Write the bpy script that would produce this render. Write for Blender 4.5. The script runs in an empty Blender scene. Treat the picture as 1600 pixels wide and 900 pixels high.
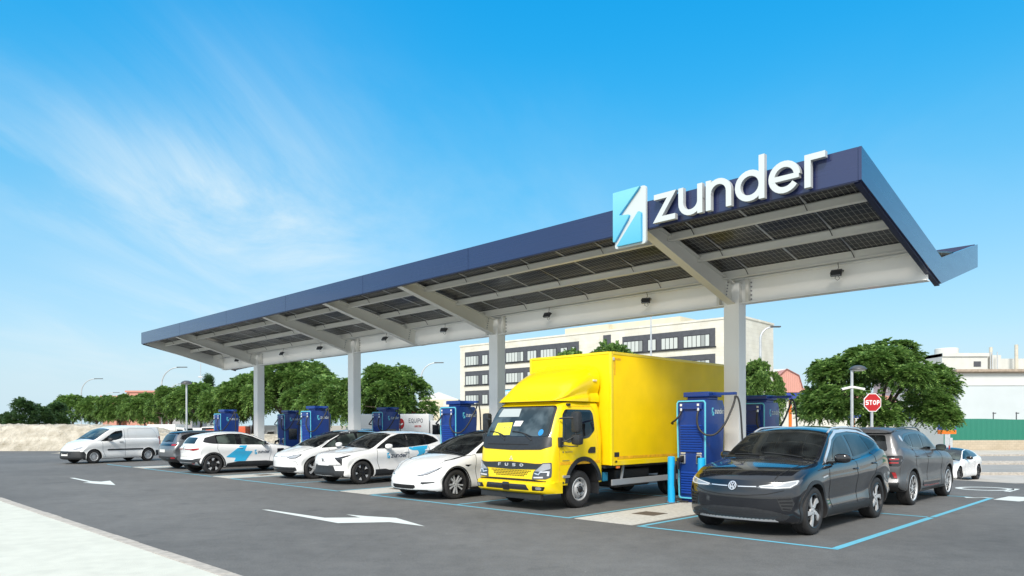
import bpy, bmesh, math, random
from math import sin, cos, pi, radians, sqrt, atan2
from mathutils import Vector, Matrix
from mathutils.bvhtree import BVHTree
from mathutils.geometry import tessellate_polygon
random.seed(7)
scene = bpy.context.scene
COL = scene.collection

# ------------------------------------------------------------ camera numbers
F, HOR, CX, CAMH, YAW = 1125.5, 663.56, 800.76, 1.74, 0.7777
ROLL = -0.0022
OX, OY = 4.4662, 9.994
def W(s, t, z=0.0):                      # station along the canopy, distance from front line
    return Vector((OX - cos(YAW)*s + sin(YAW)*t, OY + sin(YAW)*s + cos(YAW)*t, z))
def at(px, py, z=0.0):                   # ground (or level z) point seen at photo pixel
    c, s = cos(ROLL), sin(ROLL); dx, dy = px-CX, py-HOR
    u = c*dx+s*dy; v = -s*dx+c*dy
    Y = F*(CAMH-z)/v
    return Vector((u*Y/F, Y, z))
def atd(px, py, Y):                      # point at depth Y seen at photo pixel
    c, s = cos(ROLL), sin(ROLL); dx, dy = px-CX, py-HOR
    u = c*dx+s*dy; v = -s*dx+c*dy
    return Vector((u*Y/F, Y, CAMH - v*Y/F))

def hg(x, y):                            # the land falls away gently beyond the right-hand side of the car park
    d = max(0., min(.81*(x-14.6)+.58*(y-20.8), y-20.8)); k = min(1, d/6.); k = k*k*(3-2*k)
    return -.70*k-.65*k*max(0., min(1., (y-70)/25.))
# ------------------------------------------------------------ materials
MATS = {}
def principled(name, col, rough=.5, metal=0., coat=0., spec=.5, emit=None, es=0., alpha=None, trans=0.):
    if name in MATS: return MATS[name]
    m = bpy.data.materials.new(name); m.use_nodes = True
    b = m.node_tree.nodes['Principled BSDF']
    b.inputs['Base Color'].default_value = (*col, 1)
    b.inputs['Roughness'].default_value = rough
    b.inputs['Metallic'].default_value = metal
    b.inputs['Coat Weight'].default_value = coat
    b.inputs['Coat Roughness'].default_value = .04
    b.inputs['Specular IOR Level'].default_value = spec
    if trans: b.inputs['Transmission Weight'].default_value = trans
    if emit: b.inputs['Emission Color'].default_value = (*emit, 1); b.inputs['Emission Strength'].default_value = es
    MATS[name] = m
    return m
def nd(m, typ, **kw):
    n = m.node_tree.nodes.new(typ)
    for k, v in kw.items(): setattr(n, k, v)
    return n
def lk(m, a, b): m.node_tree.links.new(a, b)
def noisy(name, col, rough=.6, var=.15, scale=4., metal=0., coat=0., bump=0., bscale=60., hue=0., coord='Object', detail=6., col2=None, spec=.5):
    """base colour broken up by two noises, small bump"""
    if name in MATS: return MATS[name]
    m = principled(name, col, rough, metal, coat, spec); b = m.node_tree.nodes['Principled BSDF']
    tc = nd(m, 'ShaderNodeTexCoord')
    n1 = nd(m, 'ShaderNodeTexNoise'); n1.inputs['Scale'].default_value = scale; n1.inputs['Detail'].default_value = detail
    lk(m, tc.outputs[coord], n1.inputs['Vector'])
    r = nd(m, 'ShaderNodeValToRGB'); r.color_ramp.elements[0].position = .3; r.color_ramp.elements[1].position = .7
    a = [max(0, c*(1-var)) for c in col]; c2 = col2 or [min(1, c*(1+var)) for c in col]
    r.color_ramp.elements[0].color = (*a, 1); r.color_ramp.elements[1].color = (*c2, 1)
    lk(m, n1.outputs['Fac'], r.inputs['Fac']); lk(m, r.outputs['Color'], b.inputs['Base Color'])
    if bump:
        n2 = nd(m, 'ShaderNodeTexNoise'); n2.inputs['Scale'].default_value = bscale; n2.inputs['Detail'].default_value = 4
        lk(m, tc.outputs[coord], n2.inputs['Vector'])
        bp = nd(m, 'ShaderNodeBump'); bp.inputs['Strength'].default_value = bump; bp.inputs['Distance'].default_value = .02
        lk(m, n2.outputs['Fac'], bp.inputs['Height']); lk(m, bp.outputs['Normal'], b.inputs['Normal'])
    return m
def dirty_paint(name, col, rough=.3, metal=0., coat=.6, var=.06, scale=3.):
    m = noisy(name, col, rough, var, scale, metal, coat)
    b = m.node_tree.nodes['Principled BSDF']
    n = nd(m, 'ShaderNodeTexNoise'); n.inputs['Scale'].default_value = 9; n.inputs['Detail'].default_value = 8
    mr = nd(m, 'ShaderNodeMapRange'); mr.inputs['To Min'].default_value = max(.04, rough-.08); mr.inputs['To Max'].default_value = rough+.14
    lk(m, n.outputs['Fac'], mr.inputs['Value']); lk(m, mr.outputs['Result'], b.inputs['Roughness'])
    return m

# ------------------------------------------------------------ object helpers
def tag(o, label=None, cat=None, group=None, kind=None):
    if label: o['label'] = label
    if cat: o['category'] = cat
    if group: o['group'] = group
    if kind: o['kind'] = kind
    return o
def empty(name, loc=(0, 0, 0), rz=0., label=None, cat=None, group=None):
    o = bpy.data.objects.new(name, None); COL.objects.link(o)
    o.location = loc; o.rotation_euler = (0, 0, rz); o.empty_display_size = .3
    return tag(o, label, cat, group)
def copy_tree(o, parent=None):
    c = o.copy(); COL.objects.link(c); c.parent = parent
    for ch in o.children: copy_tree(ch, c)
    return c

class MB:
    def __init__(s): s.v = []; s.f = []; s.m = []
    def add(s, verts, faces, mi=0):
        n = len(s.v); s.v += [Vector(p) for p in verts]
        for f in faces: s.f.append([i+n for i in f]); s.m.append(mi)
        return s
    def bm(s, bm, M=None, mi=0):
        bm.verts.index_update()
        s.add([(M @ v.co if M else v.co) for v in bm.verts], [[v.index for v in f.verts] for f in bm.faces], mi); bm.free(); return s
    def box(s, c, d, bev=0., rot=None, mi=0, seg=2):
        bm = bmesh.new(); bmesh.ops.create_cube(bm, size=1)
        for v in bm.verts: v.co = Vector((v.co.x*d[0], v.co.y*d[1], v.co.z*d[2]))
        if bev: bmesh.ops.bevel(bm, geom=bm.edges[:], offset=bev, segments=seg, affect='EDGES', profile=.6)
        M = Matrix.Translation(c) @ (rot.to_4x4() if rot else Matrix.Identity(4))
        return s.bm(bm, M, mi)
    def bx(s, x0, x1, y0, y1, z0, z1, bev=0., mi=0):
        return s.box(((x0+x1)/2, (y0+y1)/2, (z0+z1)/2), (abs(x1-x0), abs(y1-y0), abs(z1-z0)), bev, None, mi)
    def bar(s, a, b, w, h, bev=0., mi=0, up=(0, 0, 1)):
        a, b = Vector(a), Vector(b); d = b-a; L = d.length; x = d.normalized()
        y = Vector(up).cross(x).normalized(); z = x.cross(y)
        R = Matrix((x, y, z)).transposed()
        return s.box((a+b)/2, (L, w, h), bev, R, mi)
    def tube(s, pts, r, n=10, cap=True, mi=0):
        pts = [Vector(p) for p in pts]; rs = r if isinstance(r, (list, tuple)) else [r]*len(pts)
        V = []; Fc = []; prev = None
        for i, p in enumerate(pts):
            d = (pts[min(i+1, len(pts)-1)]-pts[max(i-1, 0)]).normalized()
            if prev is None:
                a = d.orthogonal().normalized()
            else:
                a = (prev - d*prev.dot(d)); a = a.normalized() if a.length > 1e-6 else d.orthogonal().normalized()
            prev = a; b = d.cross(a)
            for k in range(n):
                t = 2*pi*k/n; V.append(p+(a*cos(t)+b*sin(t))*rs[i])
        for i in range(len(pts)-1):
            for k in range(n):
                Fc.append([i*n+k, i*n+(k+1) % n, (i+1)*n+(k+1) % n, (i+1)*n+k])
        if cap: Fc.append(list(range(n))[::-1]); Fc.append([(len(pts)-1)*n+k for k in range(n)])
        return s.add(V, Fc, mi)
    def lathe(s, prof, n=32, M=None, mi=0):      # profile (r, h) round local z
        V = []; Fc = []
        for r, h in prof:
            for k in range(n):
                t = 2*pi*k/n; p = Vector((r*cos(t), r*sin(t), h)); V.append(M @ p if M else p)
        for i in range(len(prof)-1):
            for k in range(n): Fc.append([i*n+k, i*n+(k+1) % n, (i+1)*n+(k+1) % n, (i+1)*n+k])
        return s.add(V, Fc, mi)
    def prism(s, poly, fn, d0, d1, mi=0):        # poly 2D, fn(u,v,d)->3D
        n = len(poly); tr = tessellate_polygon([[Vector((p[0], p[1], 0)) for p in poly]])
        V = [fn(p[0], p[1], d0) for p in poly]+[fn(p[0], p[1], d1) for p in poly]
        Fc = [list(t) for t in tr]+[[i+n for i in t][::-1] for t in tr]+[[i, (i+1) % n, (i+1) % n+n, i+n] for i in range(n)]
        return s.add(V, Fc, mi)
    def build(s, name, mats, parent=None, smooth=False, ang=35, fix=True):
        me = bpy.data.meshes.new(name); me.from_pydata([tuple(v) for v in s.v], [], s.f)
        if not isinstance(mats, (list, tuple)): mats = [mats]
        for m in mats: me.materials.append(m)
        for p, mi in zip(me.polygons, s.m): p.material_index = mi
        me.validate()
        if fix:
            bm = bmesh.new(); bm.from_mesh(me); bmesh.ops.recalc_face_normals(bm, faces=bm.faces[:]); bm.to_mesh(me); bm.free()
        if smooth:
            me.shade_smooth(); me.set_sharp_from_angle(angle=radians(ang))
        me.update()
        o = bpy.data.objects.new(name, me); COL.objects.link(o); o.parent = parent
        return o

def interp(keys):
    """monotone-ish cubic (PCHIP) through (x, y) keys"""
    xs = [k[0] for k in keys]; ys = [k[1] for k in keys]; n = len(xs)
    h = [xs[i+1]-xs[i] for i in range(n-1)]; d = [(ys[i+1]-ys[i])/h[i] for i in range(n-1)]
    m = [0]*n; m[0] = d[0]; m[-1] = d[-1]
    for i in range(1, n-1):
        m[i] = 0 if d[i-1]*d[i] <= 0 else (h[i-1]+h[i])*3/((2*h[i]+h[i-1])/d[i-1]+(h[i]+2*h[i-1])/d[i])
    def f(x):
        if x <= xs[0]: return ys[0]
        if x >= xs[-1]: return ys[-1]
        i = 0
        while x > xs[i+1]: i += 1
        t = (x-xs[i])/h[i]; t2 = t*t; t3 = t2*t
        return (2*t3-3*t2+1)*ys[i]+(t3-2*t2+t)*h[i]*m[i]+(-2*t3+3*t2)*ys[i+1]+(t3-t2)*h[i]*m[i+1]
    return f
def rnd_poly(pts, r=.03, seg=4):
    """round the corners of a polygon (r may be a list)"""
    out = []; n = len(pts)
    for i, p in enumerate(pts):
        rr = r[i] if isinstance(r, (list, tuple)) else r
        p = Vector(p[:2]); a = Vector(pts[i-1][:2])-p; b = Vector(pts[(i+1) % n][:2])-p
        q = min(rr, a.length*.45, b.length*.45)
        if q < 1e-4: out.append(tuple(p)); continue
        A = p+a.normalized()*q; B = p+b.normalized()*q
        for k in range(seg+1):
            t = k/seg; out.append(tuple(A*(1-t)**2+p*2*t*(1-t)+B*t*t))
    return out
def arc(cx, cy, r, a0, a1, n):
    return [(cx+r*cos(radians(a0+(a1-a0)*i/n)), cy+r*sin(radians(a0+(a1-a0)*i/n))) for i in range(n+1)]
def ribbon(pts, w, closed=False):
    """2D stroke -> (verts, quads) with mitred joints"""
    P = [Vector(p) for p in pts]; n = len(P); L = []; R = []
    ws = w if isinstance(w, (list, tuple)) else [w]*n
    for i in range(n):
        a = P[i]-P[i-1] if (closed or i > 0) else P[1]-P[0]
        b = P[(i+1) % n]-P[i] if (closed or i < n-1) else a
        if not closed and i == 0: a = b
        a = a.normalized(); b = b.normalized(); na = Vector((-a.y, a.x)); nb = Vector((-b.y, b.x))
        m = (na+nb); m = m.normalized() if m.length > 1e-6 else na
        k = (ws[i]/2)/max(.25, m.dot(na)); L.append(P[i]+m*k); R.append(P[i]-m*k)
    V = L+R; q = [[i, i+1, i+1+n, i+n] for i in range(n-1)]
    if closed: q.append([n-1, 0, n, 2*n-1])
    return [tuple(v) for v in V], q
def glyph(ch, k=.2):
    """strokes of one letter, x-height 1: list of (pts, width, closed, proud), advance"""
    h = k/2
    if ch == 'z': w = .86; return [([(0, 1-h), (w-k*.75, 1-h), (k*.75, h), (w, h)], k, False, 0)], w
    if ch == 'u': w = .92; return [([(h, 1)]+[(h, .5)]+arc(w/2, w/2, w/2-h, 180, 360, 12)[:]+[(w-h, .5)], k, False, 0), ([(w-h, 0), (w-h, 1)], k, False, 1)], w
    if ch == 'n': w = .92; return [([(w-h, 0), (w-h, .5)]+arc(w/2, 1-w/2, w/2-h, 0, 180, 12)+[(h, .5)], k, False, 0), ([(h, 0), (h, 1)], k, False, 1)], w
    if ch == 'd': w = 1.0; return [(arc(.5, .5, .5-h, 0, 345, 23), k, True, 0), ([(w-h, 0), (w-h, 1.4)], k, False, 1)], w
    if ch == 'e': w = 1.0; return [(arc(.5, .5, .5-h, 0, 325, 22), k, False, 0), ([(k*.6, .47), (w-k*.2, .47)], k*.85, False, 1)], w
    if ch == 'r': w = .62; return [([(h, 0), (h, 1-h), (w, 1-h)], k, False, 0)], w
    if ch == 'S': w = .8; return [([(w, 1-h), (k, 1-h), (h, 1-k), (h, .5+h*.6), (k, .5), (w-k, .5), (w-h, .5-h*.6), (w-h, k), (w-k, h), (0, h)], k, False, 0)], w
    if ch == 'T': w = .8; return [([(0, 1-h), (w, 1-h)], k, False, 0), ([(w/2, 0), (w/2, 1-k)], k, False, 0)], w
    if ch == 'O': w = .9; return [([(h+(w-k)*(.5+.5*cos(a)), h+(1-k)*(.5+.5*sin(a))) for a in [2*pi*i/20 for i in range(20)]], k, True, 0)], w
    if ch == 'P': w = .75; return [([(h, 0), (h, 1-h), (w-k, 1-h), (w-h, 1-k*1.2), (w-h, .5+k*.3), (w-k, .45), (k, .45)], k, False, 0)], w
    if ch == 'F': w = .72; return [([(h, 0), (h, 1-h), (w, 1-h)], k, False, 0), ([(k, .5), (w*.85, .5)], k*.9, False, 0)], w
    if ch == 'U': w = .85; return [([(h, 1), (h, .35)]+arc(w/2, .42, w/2-h, 190, 350, 8)+[(w-h, .5), (w-h, 1)], k, False, 0)], w
    if ch == 'E': w = .68; return [([(w, 1-h), (h, 1-h), (h, h), (w, h)], k, False, 0), ([(k, .5), (w*.85, .5)], k*.9, False, 0)], w
    if ch == 'Q': w = .9; return [([(h+(w-k)*(.5+.5*cos(a)), h+(1-k)*(.5+.5*sin(a))) for a in [2*pi*i/20 for i in range(20)]], k, True, 0), ([(.5, .3), (.95, -.1)], k, False, 1)], w
    if ch == 'I': return [([(h, 0), (h, 1)], k, False, 0)], k
    if ch == 'V': w = .85; return [([(h, 1), (w/2, h), (w-h, 1)], k, False, 0)], w
    if ch == 'W': w = 1.1; return [([(h, 1), (w*.28, h), (w/2, .75), (w*.72, h), (w-h, 1)], k, False, 0)], w
    return [], .4
def text_strokes(word, size, k=.2, gap=.14, width=None):
    """-> list per letter of [(verts2d, quads, proud)], total width"""
    out = []; x = 0
    tot = sum(glyph(c, k)[1] for c in word)+gap*(len(word)-1)
    sx = (width/(tot*size)) if width else 1.
    for c in word:
        st, w = glyph(c, k); L = []
        for pts, kk, cl, pr in st:
            V, q = ribbon(pts, kk, cl); L.append(([((vx+x)*size*sx, vy*size) for vx, vy in V], q, pr))
        out.append(L); x += w+gap
    return out, tot*size*sx
def solid_strokes(mb, L, fn, d0, d1, mi=0):
    for V, Q, pr in L:
        n = len(V); e = .002*pr if abs(d1-d0) > .01 else .0008*pr; sg = 1 if d1 > d0 else -1
        vv = [fn(x, y, d0) for x, y in V]+[fn(x, y, d1+sg*e) for x, y in V]
        from collections import Counter
        ed = Counter()
        for q in Q:
            for a, b in zip(q, q[1:]+q[:1]): ed[frozenset((a, b))] += 1
        fc = [q[:] for q in Q]+[[i+n for i in q][::-1] for q in Q]
        for q in Q:
            for a, b in zip(q, q[1:]+q[:1]):
                if ed[frozenset((a, b))] == 1: fc.append([b, a, a+n, b+n])
        mb.add(vv, fc, mi)

# ------------------------------------------------------------ draped panels
def planar(poly=None, strips=None, cell=.05, tri=True):
    bm = bmesh.new()
    if poly:
        tr = tessellate_polygon([[Vector((p[0], p[1], 0)) for p in poly]]); vs = [bm.verts.new((p[0], p[1], 0)) for p in poly]
        for t in tr:
            try: bm.faces.new([vs[i] for i in t])
            except ValueError: pass
    for V, Q in (strips or []):
        vs = [bm.verts.new((p[0], p[1], 0)) for p in V]
        for q in Q:
            try: bm.faces.new([vs[i] for i in q])
            except ValueError: pass
    xs = [v.co.x for v in bm.verts]; ys = [v.co.y for v in bm.verts]
    if not xs: return bm
    for lo, hi, no in ((min(xs), max(xs), (1, 0, 0)), (min(ys), max(ys), (0, 1, 0))):
        k = math.floor(lo/cell)+1
        while k*cell < hi:
            co = Vector(no)*(k*cell)
            bmesh.ops.bisect_plane(bm, geom=bm.verts[:]+bm.edges[:]+bm.faces[:], plane_co=co, plane_no=no, dist=1e-5); k += 1
    return bm
RAY = {'L': lambda u, v: (Vector((u, -4, v)), Vector((0, 1, 0))), 'R': lambda u, v: (Vector((u, 4, v)), Vector((0, -1, 0))),
       'F': lambda u, v: (Vector((-4, u, v)), Vector((1, 0, 0))), 'B': lambda u, v: (Vector((12, u, v)), Vector((-1, 0, 0))),
       'T': lambda u, v: (Vector((u, v, 6)), Vector((0, 0, -1)))}
def drape(name, mat, bvh, side, polys=None, strips=None, off=.004, thick=.01, cell=.05, parent=None, smooth=True):
    """lay 2-D outlines on a body: side L(-y) R(+y) use (x,z); F/B use (y,z); T uses (x,y)"""
    V = []; Fc = []
    items = [dict(poly=p) for p in (polys or [])]
    if strips: items.append(dict(strips=strips))
    for it in items:
        bm = planar(cell=cell, **it); bm.verts.index_update(); bm.verts.ensure_lookup_table(); n = len(V); ok = {}
        P = []; N = []
        for v in bm.verts:
            o, d = RAY[side](v.co.x, v.co.y); h = bvh.ray_cast(o, d)
            if h[0] is None:
                h = bvh.find_nearest(o+d*4)
            p, nn = h[0], h[1]
            if nn.dot(d) > 0: nn = -nn
            P.append(p+nn*off); N.append(nn)
        m = len(P); V += P+[p-q*thick for p, q in zip(P, N)]
        for f in bm.faces: Fc.append([v.index+n for v in f.verts])
        for e in bm.edges:
            if e.is_boundary:
                a, b = e.verts[0].index, e.verts[1].index; Fc.append([a+n, b+n, b+n+m, a+n+m])
        bm.free()
    mb = MB(); mb.v = V; mb.f = Fc; mb.m = [0]*len(Fc)
    # orient top faces outwards
    o = mb.build(name, mat, parent, smooth=smooth, ang=50)
    return o
# ------------------------------------------------------------ vehicle materials
M_WHITE = dirty_paint('white_paint', (.82, .83, .83), .22, 0, .8, .02)
M_DARK = dirty_paint('dark_grey_paint', (.010, .012, .017), .11, .2, 1., .03)
M_GREY = dirty_paint('satin_grey_paint', (.15, .153, .16), .38, .6, .35, .06)
M_MID = dirty_paint('mid_grey_paint', (.19, .2, .215), .28, .6, .8, .04)
M_SILVER = dirty_paint('silver_paint', (.5, .52, .54), .28, .5, .8, .04)
M_BLUEC = dirty_paint('blue_car_paint', (.03, .25, .42), .25, .3, .8, .04)
M_YEL = dirty_paint('yellow_truck_paint', (.88, .64, .001), .32, 0, .4, .03)
M_YELBOX = dirty_paint('yellow_box_panel', (.90, .61, .001), .5, 0, .0, .09, 1.2); M_YELBOX.node_tree.nodes['Principled BSDF'].inputs['Specular IOR Level'].default_value = .25
M_YELD = noisy('faded_orange_tape', (.8, .42, .01), .5, .2, 12)
M_BLKP = noisy('black_plastic', (.022, .024, .027), .5, .2, 20)
M_GLOSSB = principled('gloss_black_trim', (.012, .013, .016), .12, 0, .6)
M_CHROME = principled('polished_trim', (.72, .74, .77), .28, .55)
M_RIM = principled('machined_rim', (.62, .64, .66), .3, .35, .3)
M_RIMD = principled('dark_rim', (.03, .031, .034), .35, .5, .3)
M_TYRE = noisy('tyre_rubber', (.022, .022, .023), .75, .25, 25, bump=.2, bscale=90)
M_WELL = principled('wheel_well', (.008, .008, .009), .9)
def glass_mat(name, col, tint):
    m = principled(name, col, .03, 0, .0, .5)
    b = m.node_tree.nodes['Principled BSDF']
    tc = nd(m, 'ShaderNodeTexCoord'); n = nd(m, 'ShaderNodeTexNoise'); n.inputs['Scale'].default_value = 2.2; n.inputs['Detail'].default_value = 3
    r = nd(m, 'ShaderNodeValToRGB'); r.color_ramp.elements[0].position = .42; r.color_ramp.elements[1].position = .62
    r.color_ramp.elements[0].color = (*col, 1); r.color_ramp.elements[1].color = (*tint, 1)
    lk(m, tc.outputs['Object'], n.inputs['Vector']); lk(m, n.outputs['Fac'], r.inputs['Fac']); lk(m, r.outputs['Color'], b.inputs['Base Color'])
    return m
M_GLASS = glass_mat('tinted_window_glass', (.006, .007, .008), (.022, .026, .027))
M_GLASS2 = glass_mat('lighter_window_glass', (.018, .024, .024), (.085, .11, .10))
M_LAMP = principled('headlamp_lens', (.36, .38, .41), .12, .3, 1.)
M_LAMPW = principled('headlamp_white', (.62, .64, .66), .25, 0, .6)
M_LAMPD = principled('headlamp_dark_housing', (.06, .065, .075), .12, .3, 1.)
M_RED = principled('red_lens', (.35, .012, .015), .15, 0, 1.)
M_AMBER = principled('amber_lens', (.75, .2, .02), .2, 0, .8)
M_CYAN = noisy('cyan_decal', (.03, .42, .72), .35, .04, 3, coat=.4)
M_NAVYT = principled('navy_lettering', (.02, .03, .07), .4)
M_PLATE = principled('number_plate_white', (.75, .75, .72), .4)
M_MESH = noisy('grille_mesh', (.012, .012, .013), .55, .3, 60)

# ------------------------------------------------------------ wheels
WCACHE = {}
def wheel_data(key, R, wd, rim, spokes, style):
    """tyre mesh + rim mesh, axis along local y, outer face towards -y"""
    k = (key,)
    if k in WCACHE: return WCACHE[k]
    M = Matrix.Rotation(radians(90), 4, 'X')         # local z -> -y
    t = MB(); h = wd/2
    t.lathe([(rim*.98, h-.005), (rim+.012, h), (R-.055, h+.006), (R-.02, h-.008), (R-.004, h-.03), (R, h-.055), (R-.004, h*.35), (R-.009, h*.33), (R-.009, h*.27), (R-.003, h*.25), (R-.003, -h*.25), (R-.009, -h*.27), (R-.009, -h*.33),
             (R-.004, -h*.35), (R, -h+.055), (R-.02, -h+.008), (R-.055, -h), (rim, -h)], 56, M)
    tyre = t.build('wheel', M_TYRE, None, True, 40); me_t = tyre.data; bpy.data.objects.remove(tyre)
    r = MB(); zf = h-.012
    r.lathe([(rim, h-.004), (rim-.012, h+.002), (rim-.022, h-.004), (rim-.03, zf-.03), (rim-.035, -h*.3)], 56, M, 1 if style not in ('multi', 'thin') else 0)     # lip, barrel
    r.lathe([(rim-.035, -h*.1), (.02, -h*.1)], 40, M, 1)                                                                   # dark back
    r.lathe([(rim*.62, h*.05), (rim*.62, h*.15), (.05, h*.15)], 40, M, 2)                                                  # brake disc
    def fn(u, v, d): return M @ Vector((u, v, d))
    hub = .075
    for i in range(spokes):
        a = 2*pi*i/spokes+.3
        def pl(pts, d0, d1, mi):
            P = []
            for rr, off in pts:
                aa = a+off/rr; P.append((rr*cos(aa), rr*sin(aa)))
            r.prism(P, fn, d0, d1, mi)
        ro = rim-.026
        if style == 'twist':          # broad bright blades with dark pockets (near car)
            pl([(hub*.9, -.03), (ro*.6, -.025), (ro, -.088), (ro, .006), (ro*.55, .03), (hub*.9, .03)], zf-.035, zf-.008, 0)
            pl([(hub, .03), (ro*.6, .05), (ro, .05), (ro, .075), (ro*.6, .075), (hub, .045)], zf-.045, zf-.018, 1)
        elif style == 'split':        # paired slim spokes
            pl([(hub*.9, -.03), (ro, -.065), (ro, -.025), (hub, .0)], zf-.035, zf-.008, 0)
            pl([(hub*.9, .005), (ro, .035), (ro, .075), (hub, .032)], zf-.035, zf-.008, 0)
        elif style == 'fan':          # bright outer triangles, black centre
            pl([(ro*.55, -.012), (ro, -.085), (ro, .02), (ro*.6, .02)], zf-.03, zf-.008, 0)
            pl([(hub*.9, -.028), (ro*.8, -.05), (ro, .02), (ro, .07), (hub*.9, .03)], zf-.04, zf-.014, 1)
        elif style == 'cross':        # black spokes, small bright wedges at the rim
            pl([(hub*.9, -.04), (ro, -.05), (ro, .05), (hub*.9, .04)], zf-.035, zf-.012, 1)
            aa0 = a; P = [((ro)*cos(a+pi/spokes+q), (ro)*sin(a+pi/spokes+q)) for q in (-.22, 0, .22)]+[(ro*.62*cos(a+pi/spokes), ro*.62*sin(a+pi/spokes))]
            r.prism(P, fn, zf-.03, zf-.008, 0)
        elif style == 'black':
            pl([(hub*.9, -.022), (ro, -.03), (ro, .03), (hub*.9, .022)], zf-.035, zf-.01, 1)
        elif style == 'thin':         # dark spokes with slim bright edges
            pl([(hub*.9, -.028), (ro, -.036), (ro, .036), (hub*.9, .028)], zf-.035, zf-.012, 1); pl([(hub*1.3, -.004), (ro, -.03), (ro, -.018), (hub*1.3, .006)], zf-.03, zf-.008, 0)
        elif style == 'multi':        # many thin bright spokes
            pl([(hub*.9, -.014), (ro, -.018), (ro, .018), (hub*.9, .014)], zf-.03, zf-.008, 0)
    r.lathe([(.0, zf-.012+.006), (.035, zf-.006), (hub, zf-.012), (hub+.006, zf-.04)], 24, M, 1 if style in ('cross', 'black', 'fan') else 0)
    for i in range(5):
        a = 2*pi*i/5; r.lathe([(0, .006), (.009, .005), (.01, -.004)], 8, M @ Matrix.Translation((.05*cos(a), .05*sin(a), zf-.01)), 1)
    ro_ = r.build('rim', [M_RIM if style != 'black' else M_RIMD, M_RIMD, principled('brake_disc', (.22, .2, .19), .4, .8)], None, True, 30); me_r = ro_.data; bpy.data.objects.remove(ro_)
    WCACHE[k] = (me_t, me_r); return WCACHE[k]
def put_wheel(parent, x, y, z, data, flip, name='wheel'):
    w = bpy.data.objects.new(name, data[0]); COL.objects.link(w); w.parent = parent; w.location = (x, y, z)
    if flip: w.rotation_euler = (0, random.random()*6, pi)
    else: w.rotation_euler = (0, random.random()*6, 0)
    r = bpy.data.objects.new('rim', data[1]); COL.objects.link(r); r.parent = w
    return w

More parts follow.
